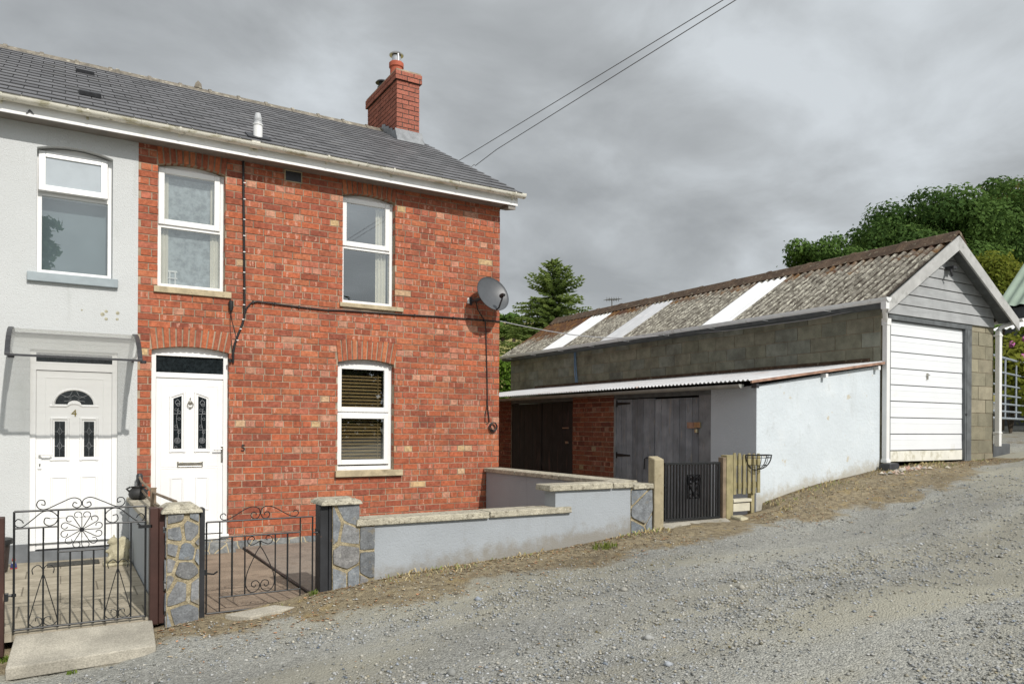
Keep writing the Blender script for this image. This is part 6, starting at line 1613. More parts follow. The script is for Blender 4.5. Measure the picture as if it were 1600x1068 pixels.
for k in range(0, len(edges), 2): corr(mb, edges[k], edges[k + 1], RX0, EZ, RXM - 0.02, zl(RXM - 0.02), 0.146, 0.024, rows=8)
for a, b, _m in sky_spans: corr(mb, a, b, RXM - 0.28, zl(RXM - 0.28), RXM - 0.02, zl(RXM - 0.02), 0.146, 0.024, rows=2)
corr(mb, VY0, VY1, 2 * RXM - RX0, EZ, RXM + 0.02, zl(RXM - 0.02), 0.146, 0.024, rows=8)
# a raised lap between sheets
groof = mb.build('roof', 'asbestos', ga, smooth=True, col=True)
for y in (7.55, 8.55, 11.2, 11.85, 13.9, 16.5):
    pass
for a, b, m in sky_spans:
    mb = MB(); corr(mb, a, b, RX0 + 0.0, EZ, RXM - 0.281, zl(RXM - 0.281), 0.146, 0.024, rows=4)
    mb.build('skylight', m, groof, smooth=True)
mb = MB(); y = VY0 - 0.02
while y < VY1:
    b = min(y + 0.92, VY1); dz = rb.uniform(-0.006, 0.006)
    for (a, b2, g) in ((y, b, 0.0), (b - 0.07, b + 0.005, 0.014)):
        pr = [(-0.24 - g, -0.155 * 1), (-0.06, 0.02 + g), (0, 0.045 + g), (0.06, 0.02 + g), (0.24 + g, -0.155), (0.22, -0.165), (0, 0.01), (-0.22, -0.165)]
        mb.prism([(RXM + p, RZ + 0.035 + q + dz) for p, q in pr], lambda p, q, a=a: (p, a, q), lambda p, q, b2=b2: (p, b2, q))
    y = b
mb.build('ridge_capping', 'mossridge', ga)
# gable boards
mb = MB(); z = 3.345; hb = 0.165; yb_ = GY0 - 0.03; k = 0
while z < RZ - 0.12:
    zt = min(z + hb - 0.012, RZ - 0.06)
    def xl(zz_): return RX0 + 0.02 + max(0, (zz_ + 0.06 - EZ)) / kg
    x0_, x1_ = max(xl(z), GX0 + 0.02), max(xl(zt), GX0 + 0.02)
    P = [(x0_, z), (2 * RXM - x0_, z), (2 * RXM - x1_, zt), (x1_, zt)]
    b = [(a, yb_ - 0.006, c) if c == z else (a, yb_ + 0.008, c) for a, c in P]
    mb.hexa([b[0], b[1], (b[1][0], GY0 + 0.02, b[1][2]), (b[0][0], GY0 + 0.02, b[0][2]), b[3], b[2], (b[2][0], GY0 + 0.02, b[2][2]), (b[3][0], GY0 + 0.02, b[3][2])])
    z += hb; k += 1
mb.build('gable_boards', 'greywood', ga, bevel=0.002)
mb = MB(); mb.prism([(GX0, 3.34), (GX1 + 0.05, 3.34), (RXM, RZ - 0.05)], lambda a, b: (a, GY0 + 0.021, b), lambda a, b: (a, GY0 + 0.05, b)); mb.build('gable_backing', 'frameboard', ga)
for sg in (1, -1):
    mb = MB(); f = (lambda x: x) if sg > 0 else (lambda x: 2 * RXM - x)
    A = [(RX0 - 0.02, zl(RX0 - 0.02) - 0.20), (RXM, RZ - 0.225), (RXM, RZ + 0.0), (RX0 - 0.02, zl(RX0 - 0.02) - 0.015)]
    if sg < 0: A = [(2 * RXM - a, b) for a, b in A]
    mb.prism(A, lambda a, b: (a, VY0 - 0.03, b), lambda a, b: (a, VY0 + 0.0, b))
    mb.build('bargeboard', 'barge', ga, bevel=0.003)
    mb = MB(); B = [(RX0 + 0.02, zl(RX0 + 0.02) - 0.075), (RXM, RZ - 0.08), (RXM, RZ - 0.055), (RX0 + 0.02, zl(RX0 + 0.02) - 0.05)]
    if sg < 0: B = [(2 * RXM - a, b) for a, b in B]
    mb.prism(B, lambda a, b: (a, VY0 + 0.001, b), lambda a, b: (a, GY0 + 0.02, b)); mb.build('verge_soffit', 'frameboard', ga)
mb = MB(); mb.box(12.05, 12.16, 6.56, 6.69, 4.16, 4.20); mb.tube([(12.08, 6.62, 4.17), (12.02, 6.58, 4.09), (12.05, 6.58, 4.04)], 0.02, 8); mb.build('security_lamp', 'darkmetal', ga)
# door
mb = MB(); mb.box(12.705, 12.9, GY0 - 0.012, GY0 + 0.09, 1.1, 3.262); mb.box(10.60, 12.9, GY0 - 0.016, GY0 + 0.09, 3.263, 3.345); mb.box(10.603, 10.66, GY0 - 0.012, GY0 + 0.09, 1.1, 3.262)
mb.box(12.745, 12.76, GY0 - 0.02, GY0 - 0.012, 1.12, 3.26); mb.build('door_frame', 'frameboard', ga, bevel=0.004)
mb = MB(); zt = 3.255
lines = [3.26, 3.04, 2.79, 2.54, 2.29, 2.042, 1.793, 1.543, 1.293]
for k in range(8):
    za, zb_ = lines[k + 1] + 0.007, lines[k] - 0.007
    mb.hexa([(10.662, GY0 + 0.035, za), (12.703, GY0 + 0.035, za), (12.703, GY0 + 0.07, za), (10.662, GY0 + 0.07, za),
             (10.662, GY0 + 0.04, zb_), (12.703, GY0 + 0.04, zb_), (12.703, GY0 + 0.07, zb_), (10.662, GY0 + 0.07, zb_)])
    for m_ in (0.35, 0.68):
        zz = za + (zb_ - za) * m_; mb.box(10.67, 12.695, GY0 + 0.0352, GY0 + 0.039, zz - 0.003, zz + 0.003)
gd = mb.build('garage_door', 'garagewhite', ga, bevel=0.003)
mb = MB(); mb.box(10.662, 12.703, GY0 + 0.06, GY0 + 0.072, 1.12, 3.26); mb.build('door_grooves', 'frameboard', gd)
mb = MB(); mb.box(10.662, 12.703, GY0 + 0.03, GY0 + 0.065, 1.125, 1.284); mb.build('bottom_board', 'garagebase', gd, bevel=0.003)
mb = MB(); mb.box(11.675, 11.70, GY0 + 0.018, GY0 + 0.036, 2.40, 2.50); mb.tube([(11.66, GY0 + 0.012, 2.47), (11.72, GY0 + 0.008, 2.47)], 0.008, 6); mb.build('handle', 'chrome', gd)
mb = MB(); mb.lathe([(0.001, 0), (0.018, 0), (0.018, 0.015), (0.001, 0.015)], (12.73, GY0 - 0.012, 1.87), 10, axis=Vector((0, -1, 0))); mb.build('lock', 'darkmetal', ga)
# gutters and pipes
mb = MB(); half_gutter(mb, (10.10, 6.40, EZ - 0.005), (10.10, 17.56, EZ + 0.01), 0.062); gg = mb.build('gutter', 'palegutter', ga, smooth=True)
for y in (7.4, 8.6, 9.8, 11.0, 12.2, 13.4, 14.6, 15.8, 17.0):
    b = MB(); b.box(10.03, 10.17, y - 0.012, y + 0.012, EZ - 0.078, EZ - 0.066); b.build('gutter_bracket', 'palegutter', gg)
mb = MB(); mb.box(10.175, 10.20, 6.49, 17.5, EZ - 0.085, EZ - 0.03); mb.box(10.20, GX0, 6.49, 17.5, EZ - 0.10, EZ - 0.085); mb.build('eaves_board', 'frameboard', ga)
mb = MB(); mb.box(10.06, 10.14, 6.415, 6.50, EZ - 0.17, EZ - 0.05)
mb.tube([(10.10, 6.46, EZ - 0.13), (10.16, 6.50, EZ - 0.17), (10.36, 6.62, EZ - 0.24), (10.45, 6.665, EZ - 0.29)], 0.036, 10)
mb.box(10.415, 10.495, 6.625, 6.70, 1.13, EZ - 0.25); mb.box(10.405, 10.505, 6.615, 6.71, EZ - 0.35, EZ - 0.25); mb.box(10.405, 10.505, 6.615, 6.71, 1.12, 1.17)
mb.build('downpipe', 'whitepipe', ga, bevel=0.005)
mb = MB(); half_gutter(mb, (2 * RXM - 10.10, 17.5, EZ - 0.005), (2 * RXM - 10.10, 6.40, EZ - 0.005), 0.055); mb.build('gutter', 'whitepipe', ga, smooth=True)
mb = MB(); mb.box(13.59, 13.67, 6.625, 6.70, 1.34, 3.30); mb.tube([(13.63, 6.66, 3.30), (13.66, 6.64, 3.36), (13.84, 6.55, 3.43), (13.9, 6.50, 3.46)], 0.036, 10)
for z in (1.55, 3.2): mb.box(13.575, 13.685, 6.62, 6.725, z, z + 0.03)
mb.build('downpipe', 'whitepipe', ga, bevel=0.005)
mb = MB(); mb.tube([(10.40, 14.42, 3.42), (10.385, 14.38, 3.1), (10.37, 14.3, 2.68)], 0.014, 7); mb.tube([(10.40, 14.46, 3.42), (10.385, 14.43, 3.0), (10.37, 14.36, 2.68)], 0.014, 7)
tag(mb.build('hose', 'bluepipe'), 'blue hose hanging on the block side wall of the garage', 'hose')

# ------------------------------------------------------------------ lean-to store
LX, LY0, LY1 = 7.76, 6.73, 16.2
le = thing('lean_to_store', 'low lean-to store with white tin roof, dark board doors and pale blue end wall', 'outbuilding', (9, 9, 0.6))
mb = MB(); mb.prism([(LX, 0.3), (GX0 - 0.001, 0.3), (GX0 - 0.001, 2.56), (LX, 2.17)], lambda a, b: (a, LY0, b), lambda a, b: (a, LY0 + 0.2, b)); 
mb.build('end_wall', 'endwall', le, bevel=0.01)
mb = MB(); mb.box(LX + 0.002, LX + 0.2, LY0 + 0.201, 7.53, 0.0, 2.16); mb.box(LX - 0.004, LX + 0.001, LY0 + 0.003, 7.53, 0.0, 2.165); mb.build('side_wall', 'bluepale', le)
mb = MB()
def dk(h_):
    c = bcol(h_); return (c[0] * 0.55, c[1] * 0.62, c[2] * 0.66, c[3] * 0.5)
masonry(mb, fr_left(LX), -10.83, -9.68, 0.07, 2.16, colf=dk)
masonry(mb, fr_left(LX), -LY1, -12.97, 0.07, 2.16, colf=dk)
mb.box(LX + 0.0075, LX + 0.2, 9.68, 10.83, 0.0, 2.16, 1); mb.box(LX + 0.0075, LX + 0.2, 12.97, LY1, 0.0, 2.16, 1)
mb.box(LX + 0.05, GX0 - 0.01, LY1 - 0.2, LY1, 0.3, 2.16, 1)
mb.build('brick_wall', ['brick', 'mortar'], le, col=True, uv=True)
mb = MB(); mb.box(LX + 0.01, LX + 0.12, LY0 + 0.25, LY1, 2.085, 2.16); mb.build('lintel', 'frameboard', le)
def board_door(y0, y1, z0, z1, m, nb, label, base):
    z0 = 0.16
    mb = MB(); w = (y1 - y0) / nb
    for k in range(nb):
        kk = rb.uniform(0.7, 1.25); c = (base[0] * kk, base[1] * kk, base[2] * kk, 1); j = rb.uniform(0, 0.004)
        mb.box(LX + 0.015 + j, LX + 0.05, y0 + k * w + 0.003, y0 + (k + 1) * w - 0.003, z0 + rb.uniform(0, 0.02), z1, 0, c)
    mb.box(LX + 0.051, LX + 0.07, y0, y1, z0, z1, 0, (0.004, 0.004, 0.004, 1))
    o = mb.build('door', m, le, col=True, bevel=0.002); o['label'] = label; return o
bd = (0.22, 0.235, 0.26)
dA = board_door(8.71, 9.63, 0.50, 2.07, 'barndoor', 7, 'left grey board door with two strap hinges', bd)
dB = board_door(7.785, 8.70, 0.50, 2.055, 'barndoor', 7, 'right grey board door with a padlock', bd)
mb = MB(); mb.box(LX + 0.005, LX + 0.06, 7.535, 7.77, 0.10, 2.084, 0, (0.19, 0.195, 0.205, 1)); mb.build('door_frame', 'barndoor', le, col=True, bevel=0.003); mb = MB(); mb.box(LX + 0.0, LX + 0.06, 9.632, 9.678, 0.10, 2.084, 0, (0.24, 0.245, 0.25, 1)); mb.build('door_frame', 'barndoor', le, col=True, bevel=0.003)
for z in (2.005, 1.175):
    mb = MB(); mb.prism([(-9.64, z - 0.05), (-9.60, z - 0.05), (-9.60, z - 0.025), (-9.28, z - 0.01), (-9.28, z + 0.012), (-9.60, z + 0.025), (-9.60, z + 0.05), (-9.64, z + 0.05)], lambda a, b: (LX + 0.008, -a, b), lambda a, b: (LX + 0.016, -a, b)); mb.build('strap_hinge', 'ironblack', dA)
mb = MB(); mb.box(LX + 0.0, LX + 0.016, 7.84, 8.0, 1.615, 1.70); mb.build('rusty_plate', 'rustedge', dB)
mb = MB(); mb.box(LX - 0.02, LX + 0.016, 7.72, 7.84, 1.62, 1.70); mb.lathe([(0.001, 0), (0.03, 0), (0.03, 0.05), (0.001, 0.05)], (LX - 0.02, 7.79, 1.60), 12, axis=Vector((0, 0, -1))); mb.build('padlock', 'brass', dB, bevel=0.004)
mb = MB(); mb.tube([(LX + 0.01, 8.86, 1.16), (LX - 0.03, 8.88, 1.14), (LX - 0.02, 8.9, 0.98)], 0.012, 7); mb.build('bolt', 'darkmetal', dA)
eA = board_door(11.86, 12.95, 0.50, 2.07, 'blackdoor', 7, 'far black board door', bd)
eB = board_door(10.84, 11.835, 0.50, 2.07, 'blackdoor', 6, 'near black board door with a small lock', bd)
mb = MB(); mb.box(LX + 0.0, LX + 0.016, 10.97, 11.06, 1.33, 1.37); mb.build('hasp', 'chrome', eB)
mb = MB(); mb.box(LX + 0.005, LX + 0.016, 10.96, 11.16, 1.60, 1.62); mb.build('bolt', 'chrome', eB)
mb = MB(); corr(mb, 6.66, LY1 + 0.1, 7.56, 2.235, GX0 - 0.003, 2.615, 0.076, 0.011, rows=5, th=0.004); lr = mb.build('roof', 'tin', le, smooth=True)
mb = MB(); mb.hexa([(7.57, 6.645, 2.195), (GX0 - 0.02, 6.645, 2.575), (GX0 - 0.02, 6.672, 2.575), (7.57, 6.672, 2.195), (7.57, 6.645, 2.228), (GX0 - 0.02, 6.645, 2.61), (GX0 - 0.02, 6.672, 2.61), (7.57, 6.672, 2.228)]); mb.build('verge_strip', 'rustedge', lr)
mb = MB(); half_gutter(mb, (7.545, 6.80, 2.185), (7.545, LY1, 2.185), 0.05); mb.build('gutter', 'greygutter', le, smooth=True)
for x in (7.66, 9.05, 10.25):
    mb = MB(); zz = 2.19 + (x - 7.62) * 0.135; mb.box(x, x + 0.05, 6.65, 6.735, zz - 0.06, zz - 0.005); mb.build('purlin_end', 'whitepipe' if x > 9 else 'darkmetal', le)
mb = MB(); mb.box(10.405, GX0 - 0.001, 6.9, LY1, 2.605, 2.68); mb.build('roof_flashing', 'mossridge', le)
mb = MB(); mb.hexa([(10.3, 6.5, 1.0), (10.55, 6.48, 1.0), (10.58, 6.66, 1.0), (10.32, 6.68, 1.0), (10.32, 6.51, 1.115), (10.52, 6.5, 1.12), (10.55, 6.65, 1.12), (10.34, 6.67, 1.11)])
tag(mb.build('drain_box', 'darkmetal', bevel=0.01), 'small black drain block under the left downpipe of the garage', 'drain')

# ------------------------------------------------------------------ right hand background
mb = MB(); mb.box(13.72, 14.28, 6.78, 7.0, 1.0, 1.375)
tag(mb.build('concrete_block', 'darkblock', bevel=0.012), 'low grey concrete block at the foot of the right garage downpipe', 'block')
fg = thing('field_gate', 'galvanised tubular field gate at the right edge behind the garage', 'gate', (14.6, 7.2, 1.6))
gd_ = Vector((0.973, 0.232, 0)); P0 = Vector((14.1, 7.10, 0))
L_ = 3.3
def GP(s_, z): v = P0 + gd_ * s_; return (v.x, v.y, z)
mb = MB()
for z, r_ in ((1.84, .021), (1.97, .018), (2.11, .018), (2.27, .018), (2.46, .018), (2.70, .018), (2.98, .024)):
    mb = MB(); mb.tube([GP(0, z), GP(L_, z)], r_, 8); mb.build('rail', 'galv', fg, smooth=True)
mb = MB()
for s_ in (0.0, 0.85, 1.35, 2.2, L_):
    mb = MB(); mb.tube([GP(s_, 1.84), GP(s_, 2.98)], 0.017 if 0 < s_ < L_ else 0.024, 8); mb.build('upright', 'galv', fg, smooth=True)
for s_ in (-0.1, L_ + 0.1):
    mb = MB(); v = P0 + gd_ * s_; mb.lathe([(0.06, 1.0), (0.06, 3.1), (0.04, 3.13), (0.001, 3.13)], (v.x, v.y, 0), 12); mb.build('gate_post', 'oldpost', fg)
sh = thing('green_roofed_shed', 'dark block farm shed with green profiled roof at the right edge', 'shed', (20, 6, 1.8))
mb = MB(); mb.box(19.1, 22.5, 0.5, 9.25, 1.2, 4.48); mb.build('wall', 'darkblock', sh)
mb = MB(); corr(mb, 0.3, 9.35, 18.98, 4.52, 20.9, 6.25, 0.25, 0.02, rows=2); corr(mb, 0.3, 9.35, 22.8, 4.52, 20.92, 6.25, 0.25, 0.02, rows=2); mb.build('roof', 'greensheet', sh, smooth=True)
mb = MB(); mb.prism([(19.1, 4.47), (22.5, 4.47), (20.9, 6.15)], lambda a, b: (a, 9.2, b), lambda a, b: (a, 9.24, b)); mb.build('gable', 'darkblock', sh)
cpz = thing('tin_canopy', 'pale corrugated lean-to canopy below the green shed roof', 'canopy', (18, 6, 1.8))
mb = MB(); corr(mb, 1.0, 8.7, 17.45, 3.80, 19.08, 4.22, 0.12, 0.02, rows=2); mb.build('roof', 'palegutter', cpz, smooth=True)
for y in (1.5, 5.0, 8.55):
    mb = MB(); mb.box(17.55, 17.65, y - 0.05, y + 0.05, 1.2, 3.80); mb.build('post', 'oldpost', cpz)

# ------------------------------------------------------------------ vegetation
def leaf_quads(C, Rr, n, size, flat=0.5, seed=0, shell=0.55):
    """n leaf quads spread through ellipsoid clumps C (k,3) radii Rr (k,3)"""
    rg = np.random.RandomState(seed)
    C = np.asarray(C, float); Rr = np.asarray(Rr, float)
    vol = Rr.prod(1) ** (2 / 3); idx = rg.choice(len(C), n, p=vol / vol.sum())
    d = rg.normal(size=(n, 3)); d /= np.linalg.norm(d, axis=1)[:, None]
    rad = shell + (1 - shell) * rg.rand(n) ** 0.6
    rad *= 1 + 0.18 * rg.normal(size=n) * (rg.rand(n) < 0.3)
    P = C[idx] + d * Rr[idx] * rad[:, None]
    nn = d + rg.normal(size=(n, 3)) * flat + np.array([0, 0, 0.35]); nn /= np.linalg.norm(nn, axis=1)[:, None]
    a = np.cross(nn, rg.normal(size=(n, 3))); a /= np.linalg.norm(a, axis=1)[:, None]; b = np.cross(nn, a)
    s = size * rg.uniform(0.6, 1.4, n)[:, None]
    V = np.stack([P - a * s, P - b * s * 0.55, P + a * s, P + b * s * 0.55], 1).reshape(-1, 3)
    tone = rg.normal(0, 0.22, len(C))
    col = np.repeat(np.clip(rg.normal(0.42, 0.15, n) + tone[idx], 0, 1), 4)
    return V, np.arange(4 * n).reshape(-1, 4), col
def tree(name, label, cat, base, top, rx, ry, crown0, nclump, nleaf, size, m, seed, group=None, trunk_r=0.25, shape=1.0):
    rg = np.random.RandomState(seed); bx, by, bz = base
    t = thing(name, label, cat, base, group)
    H = top - bz; cz = (crown0 + top) / 2; rz = (top - crown0) / 2
    C, Rr = [], []
    for k in range(nclump):
        d = rg.normal(size=3); d /= np.linalg.norm(d); q = rg.uniform(0.35, 0.86)
        if d[2] < -0.55: d[2] *= 0.4
        c = np.array([bx + d[0] * rx * q, by + d[1] * ry * q, cz + d[2] * rz * q])
        r_ = rg.uniform(0.19, 0.37) * min(rx, ry, rz * 1.2)
        C.append(c); Rr.append((r_ * rg.uniform(0.95, 1.5), r_ * rg.uniform(0.95, 1.5), r_ * rg.uniform(0.6, 0.95)))
    mb = MB()
    mb.tube([(bx, by, bz - 0.3), (bx + 0.1, by, bz + H * 0.25), (bx - 0.05, by, bz + H * 0.5), (bx, by, bz + H * 0.8)], [trunk_r * 1.3, trunk_r, trunk_r * 0.7, trunk_r * 0.2], 10)
    for k in range(0, nclump, 2):
        c = C[k]; s_ = bz + H * rg.uniform(0.25, 0.55)
        mid_ = ((bx + c[0]) / 2, (by + c[1]) / 2, (s_ + c[2]) / 2 + 0.2)
        mb.tube([(bx, by, s_), mid_, tuple(c)], [trunk_r * 0.4, trunk_r * 0.22, trunk_r * 0.06], 6)
    mb.build('trunk', 'bark', t, smooth=True)
    V, Fq, col = leaf_quads(C, Rr, nleaf, size, seed=seed)
    np_mesh('crown', V, Fq, m, t, pcol=col)
    return t
tree('oak_tree', 'large broad dark green tree rising behind the garage gable', 'tree', (45.4, 26.5, G(45.4, 26.5)), 17.0, 5.9, 4.5, 5.0, 170, 130000, 0.12, 'oakleaf', 3, 'trees behind the garage', 0.35)
tree('oak_tree', 'smaller bright green tree left of the big tree, peeping over the garage ridge', 'tree', (33.3, 24.6, G(33.3, 24.6)), 12.3, 2.7, 2.3, 4.0, 60, 34000, 0.095, 'oakleaf', 5, 'trees behind the garage', 0.2)
tree('oak_tree', 'mid green tree at the right behind the green shed roof', 'tree', (51.0, 25.0, G(51, 25)), 18.6, 5.5, 4.0, 5.0, 110, 70000, 0.12, 'oakleaf', 8, 'trees behind the garage', 0.3)
tree('maple_tree', 'olive brown tree at the top right corner of the wood', 'tree', (60.5, 28.5, G(60.5, 28.5)), 20.6, 4.5, 4.5, 8.0, 90, 55000, 0.125, 'rustleaf', 9, 'trees behind the garage', 0.3)
tree('lime_bush', 'yellow green bushy tree right of the garage gable', 'tree', (33.6, 16.9, G(33.6, 16.9)), 9.3, 3.2, 2.2, 2.6, 100, 50000, 0.085, 'limeleaf', 12, None, 0.15)
tree('dark_bush', 'dark green bush filling the gap behind the field gate', 'bush', (24.5, 11.8, G(24.5, 11.8)), 5.0, 3.2, 1.6, 2.0, 50, 18000, 0.09, 'oakleaf', 14, None, 0.1)
bd_ = thing('buddleia_bush', 'loose green shrub with pink flower spikes behind the field gate', 'bush', (16.75, 7.95, G(16.7, 7.9)))
V, Fq, col = leaf_quads([(16.6, 7.95, 2.7), (17.0, 8.0, 3.05), (16.4, 7.8, 3.1), (16.9, 7.7, 2.4), (17.2, 7.9, 3.3)], [(.45, .3, .5)] * 5, 1600, 0.07, seed=21)
np_mesh('foliage', V, Fq, 'limeleaf', bd_, pcol=col)
mb = MB()
for (x, y, z, dx) in ((16.25, 7.72, 3.30, .12), (16.62, 7.66, 3.42, .16), (16.95, 7.75, 3.50, .1), (16.45, 7.6, 3.05, -.1)): mb.tube([(x, y, z), (x + dx * .5, y, z + .05), (x + dx, y - 0.02, z + .05)], [0.05, 0.06, 0.015], 8)
mb.build('flowers', 'pink', bd_, smooth=True)
mb = MB(); rg = random.Random(5)
for k in range(7): mb.tube([(16.75, 7.95, 1.5), (16.75 + rg.uniform(-.3, .3), 7.95, 2.3), (16.75 + rg.uniform(-.6, .6), 7.9, 3.2)], [0.02, 0.015, 0.006], 6)
mb.build('stems', 'bark', bd_)

def conifer(label, base, top, rmax, seed, lean=0.0):
    rg = np.random.RandomState(seed); bx, by, bz = base; H = top - bz
    t = thing('spruce_tree', label, 'tree', base)
    mb = MB(); mb.tube([(bx, by, bz - 0.3), (bx, by, bz + H * .5), (bx, by, top - 0.4)], [0.22, 0.14, 0.03], 8); mb.build('trunk', 'bark', t, smooth=True)
    Vs, cs = [], []
    leaders = [(0.0, 0.0, 1.0), (0.85, -0.3, 0.955)]
    def spray(p, dirn, L, w, c):
        side = np.cross(dirn, [0, 0, 1.0]); side /= (np.linalg.norm(side) + 1e-6)
        tip = p + dirn * L
        Vs.append([p, p + dirn * L * .45 + side * w, tip, p + dirn * L * .45 - side * w]); cs.append(c)
        up = np.array([0, 0, 1.0])
        Vs.append([p, p + dirn * L * .45 + up * w * .5, tip, p + dirn * L * .45 - up * w * .7]); cs.append(c * 0.8)
    h = 0.10
    while h < 1.0:
        z = bz + H * h; rr_ = rmax * (1 - h) ** 0.85 * (0.55 + 0.45 * min(1, h / 0.25)) + 0.10
        nb = 17 if h < 0.8 else 9
        for k in range(nb):
            a = rg.uniform(0, 6.28); L = rr_ * rg.uniform(0.62, 1.12)
            d = np.array([math.cos(a), math.sin(a), -0.10 if h < 0.7 else 0.35]); o_ = np.array([bx, by, z + rg.uniform(-.1, .1)])
            m = max(3, int(L / 0.16)); cb = np.clip(rg.normal(0.45, .2), 0, 1)
            for j in range(m):
                s_ = (j + 0.6) / m * L; p = o_ + d * s_ + np.array([0, 0, 0.10 * (s_ / max(L, .1)) ** 2 * L - 0.05 * s_])
                for sg in (-1, 1):
                    aa = a + sg * rg.uniform(0.5, 1.0); dd = np.array([math.cos(aa), math.sin(aa), rg.uniform(-0.45, 0.15)]); dd /= np.linalg.norm(dd)
                    spray(p, dd, rg.uniform(.22, .42) * (0.5 + 0.7 * (1 - s_ / L)), rg.uniform(.05, .09), np.clip(cb + 0.35 * (s_ / L - .5) + rg.normal(0, .1), 0, 1))
            dd = d / np.linalg.norm(d); spray(o_ + d * L * .9, dd, 0.35, 0.07, min(1, cb + .3))
        h += 0.028 if h < 0.8 else 0.022
    for (ox, oy, hh) in leaders:
        zt = bz + H * hh
        for k in range(70):
            a = rg.uniform(0, 6.28); q = rg.rand(); p = np.array([bx + ox, by + oy, zt - 1.9 * q]); dd = np.array([math.cos(a), math.sin(a), 0.25]); dd /= np.linalg.norm(dd)
            spray(p, dd, 0.12 + 0.55 * q, 0.06, rg.uniform(.2, .7))
        spray(np.array([bx + ox, by + oy, zt - 0.6]), np.array([0.02, 0, 1.0]), 0.75, 0.05, 0.5)
    V = np.array(Vs).reshape(-1, 3); np_mesh('crown', V, np.arange(len(V)).reshape(-1, 4), 'spruce', t, pcol=np.repeat(np.array(cs), 4))
    return t
conifer('dark twin topped spruce behind the far end of the garage', (23.7, 35.0, G(23.7, 35)), 11.0, 4.6, 4)
tree('distant_tree', 'distant dark tree between the brick corner and the spruce', 'tree', (40.8, 70.0, G(40.8, 70)), 14.2, 3.0, 2.6, G(40.8, 70) + 0.1, 40, 9000, 0.22, 'oakleaf', 31, None, 0.2)
tree('distant_tree', 'far round tree low behind the spruce at the edge of the tan field', 'tree', (47.0, 78.0, G(47, 78)), 13.6, 4.0, 3.0, G(47, 78) + 0.2, 30, 6000, 0.25, 'oakleaf', 33, None, 0.2)
hg = thing('hedge', 'bright green hedge squeezed between the brick corner and the far end of the garage', 'hedge', (13.2, 22.5, G(13.2, 22.5)))
cs_ = [(12.0 + 0.35 * k + rb.uniform(-.1, .1), 22.4 + rb.uniform(-.3, .3), G(13, 22.4) + 0.5 + 0.6 * j) for k in range(9) for j in range(4)]
V, Fq, col = leaf_quads(cs_, [(.45, .45, .45)] * len(cs_), 9000, 0.075, seed=41); np_mesh('foliage', V, Fq, 'hedgeleaf', hg, pcol=col)
# trees across the lane behind the camera: the photo shows them mirrored in the window panes
tree('roadside_tree', 'spreading tree across the lane, seen mirrored in the upper window of the grey cottage', 'tree', (-1.1, -19.0, -0.3), 11.3, 1.7, 1.7, 7.4, 16, 1500, 0.2, 'oakleaf', 51, None, 0.2)
hb_ = thing('lane_hedge', 'tall hedge across the lane, seen mirrored in the lower sash window', 'hedge', (13, -17, 0.5))
cs_ = [(3 + 1.0 * k, -17 + rb.uniform(-.5, .5), G(3 + k, -17) + 0.8 + 1.3 * j + rb.uniform(-.3, .5)) for k in range(22) for j in range(4)] + [(13.5 + rb.uniform(-2.2, 2.2), -17.5, 6.2 + rb.uniform(-.8, 1.2)) for k in range(10)]
V, Fq, col = leaf_quads(cs_, [(1.15, .9, 1.1)] * len(cs_), 26000, 0.2, seed=52); np_mesh('foliage', V, Fq, 'darkhedge', hb_, pcol=col)

def tuft(x, y, n, h, label, seed, spread=0.12):
    rg = np.random.RandomState(seed); z = G(x, y); V = []
    for k in range(n):
        a = rg.uniform(0, 6.28); q = rg.uniform(0, spread); px_, py_ = x + q * math.cos(a), y + q * math.sin(a) * 0.5
        L = h * rg.uniform(0.5, 1.1); t_ = rg.uniform(-0.7, 0.7, 2); w = rg.uniform(0.003, 0.007); b = rg.uniform(0, 3.14)
        cx2, cy2 = math.cos(b) * w, math.sin(b) * w
        V.append([(px_ - cx2, py_ - cy2, z - 0.005), (px_ + cx2, py_ + cy2, z - 0.005), (px_ + t_[0] * L * .5 + cx2, py_ + t_[1] * L * .5 + cy2, z + L * .7), (px_ + t_[0] * L, py_ + t_[1] * L, z + L)])
    V = np.array(V).reshape(-1, 3)
    return tag(np_mesh('weed_tuft', V, np.arange(len(V)).reshape(-1, 4), 'weed', pcol=np.random.RandomState(seed).rand(len(V))), label, 'weed', 'weeds on the verge')
tuft(4.72, 6.0, 90, 0.07, 'green weed patch on the verge below the right part of the front wall', 1, 0.16)
tuft(1.83, 6.28, 30, 0.045, 'tiny grass tuft at the foot of the black gatepost', 2, 0.05)
tuft(0.07, 5.88, 24, 0.035, 'tiny weed under the front edge of the large gate slab', 3, 0.04)
tuft(-0.34, 6.32, 30, 0.05, 'small weed beside the large gate slab at the left edge', 4, 0.05)

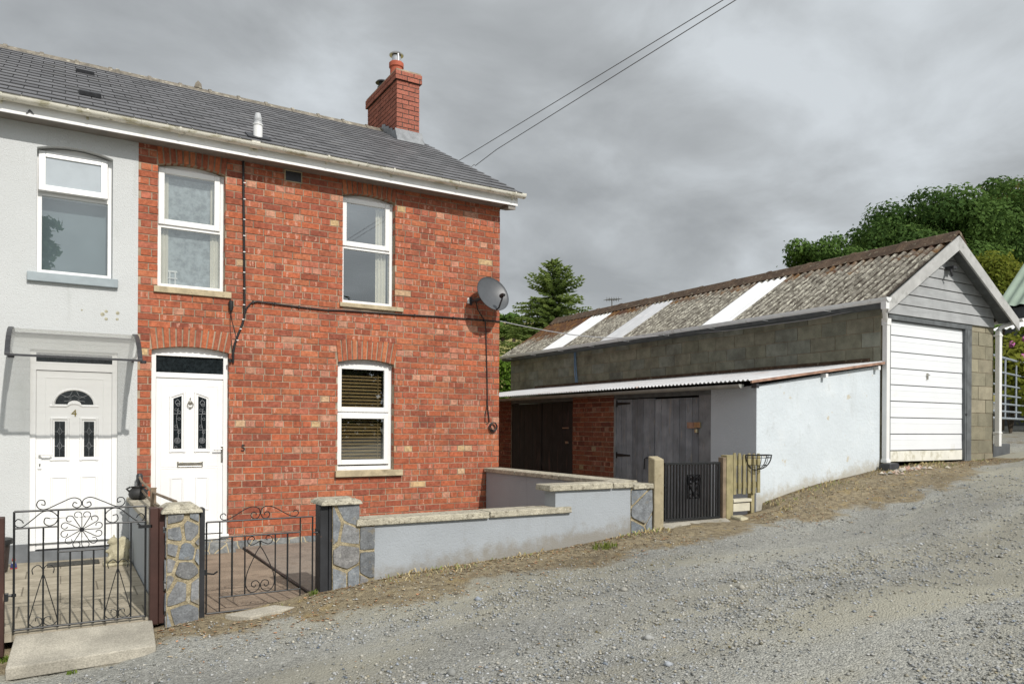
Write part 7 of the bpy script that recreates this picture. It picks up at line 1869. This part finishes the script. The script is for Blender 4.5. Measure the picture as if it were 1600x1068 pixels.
def dry_grass():
    rg = np.random.RandomState(77); n = 2600
    x = np.concatenate([rg.uniform(2.3, 5.7, 700), rg.uniform(7.6, 12.9, 1700), rg.uniform(0.9, 2.3, 200)])
    y = 6.27 - np.abs(rg.normal(0, 0.10, n)); y = np.where(x > 7.75, 6.68 - np.abs(rg.normal(0, 0.28, n)), y)
    cl = np.sin(x * 5.1) + np.sin(x * 2.3 + 1.0) + rg.normal(0, .5, n); k = cl > 0.2; x, y = x[k], y[k]; n = len(x); z = gz(x, y)
    L = rg.uniform(0.015, 0.06, n); a = rg.uniform(0, 6.28, n); b = rg.uniform(0, 3.14, n); w = rg.uniform(0.0015, 0.004, n)
    cx_, cy_ = np.cos(b) * w, np.sin(b) * w; dx, dy = np.cos(a) * L * rg.uniform(.2, .9, n), np.sin(a) * L * rg.uniform(.2, .9, n)
    V = np.stack([np.stack([x - cx_, y - cy_, z - .004], 1), np.stack([x + cx_, y + cy_, z - .004], 1), np.stack([x + dx * .5 + cx_, y + dy * .5 + cy_, z + L * .65], 1), np.stack([x + dx, y + dy, z + L * .8], 1)], 1).reshape(-1, 3)
    pal = np.array([[0.42, 0.34, 0.16], [0.34, 0.26, 0.12], [0.20, 0.24, 0.07], [0.5, 0.42, 0.24]]); c = np.repeat(np.concatenate([pal[rg.randint(0, 4, n)], np.ones((n, 1))], 1), 4, 0)
    return np_mesh('dry_grass', V, np.arange(4 * n).reshape(-1, 4), 'pebble', pcol=c)
struct(dry_grass(), 'stuff')

# tv aerial far behind the garage roof
ta = thing('tv_aerial', 'thin television aerial showing just over the far garage ridge beside the spruce', 'aerial', (22.3, 28.0, G(22.3, 28)))
zt = 1.6 + (669 - 466) / 1172 * (22.3 * .515 + 28 * .857)
mb = MB(); mb.tube([(22.3, 28.0, G(22.3, 28) - 0.2), (22.3, 28.0, zt)], 0.03, 6); mb.build('pole', 'wire', ta)
mb = MB(); mb.tube([(21.95, 28.0, zt - 0.08), (22.75, 28.0, zt + 0.02)], 0.02, 6)
for k in range(6): mb.tube([(22.0 + k * .14, 27.75, zt - 0.07 + .015 * k), (22.0 + k * .14, 28.25, zt - 0.07 + .015 * k)], 0.012, 5); mb.tube([(22.0 + k * .14, 28, zt - 0.17 + .015 * k), (22.0 + k * .14, 28, zt + 0.04 + .015 * k)], 0.012, 5)
mb.build('antenna', 'wire', ta)
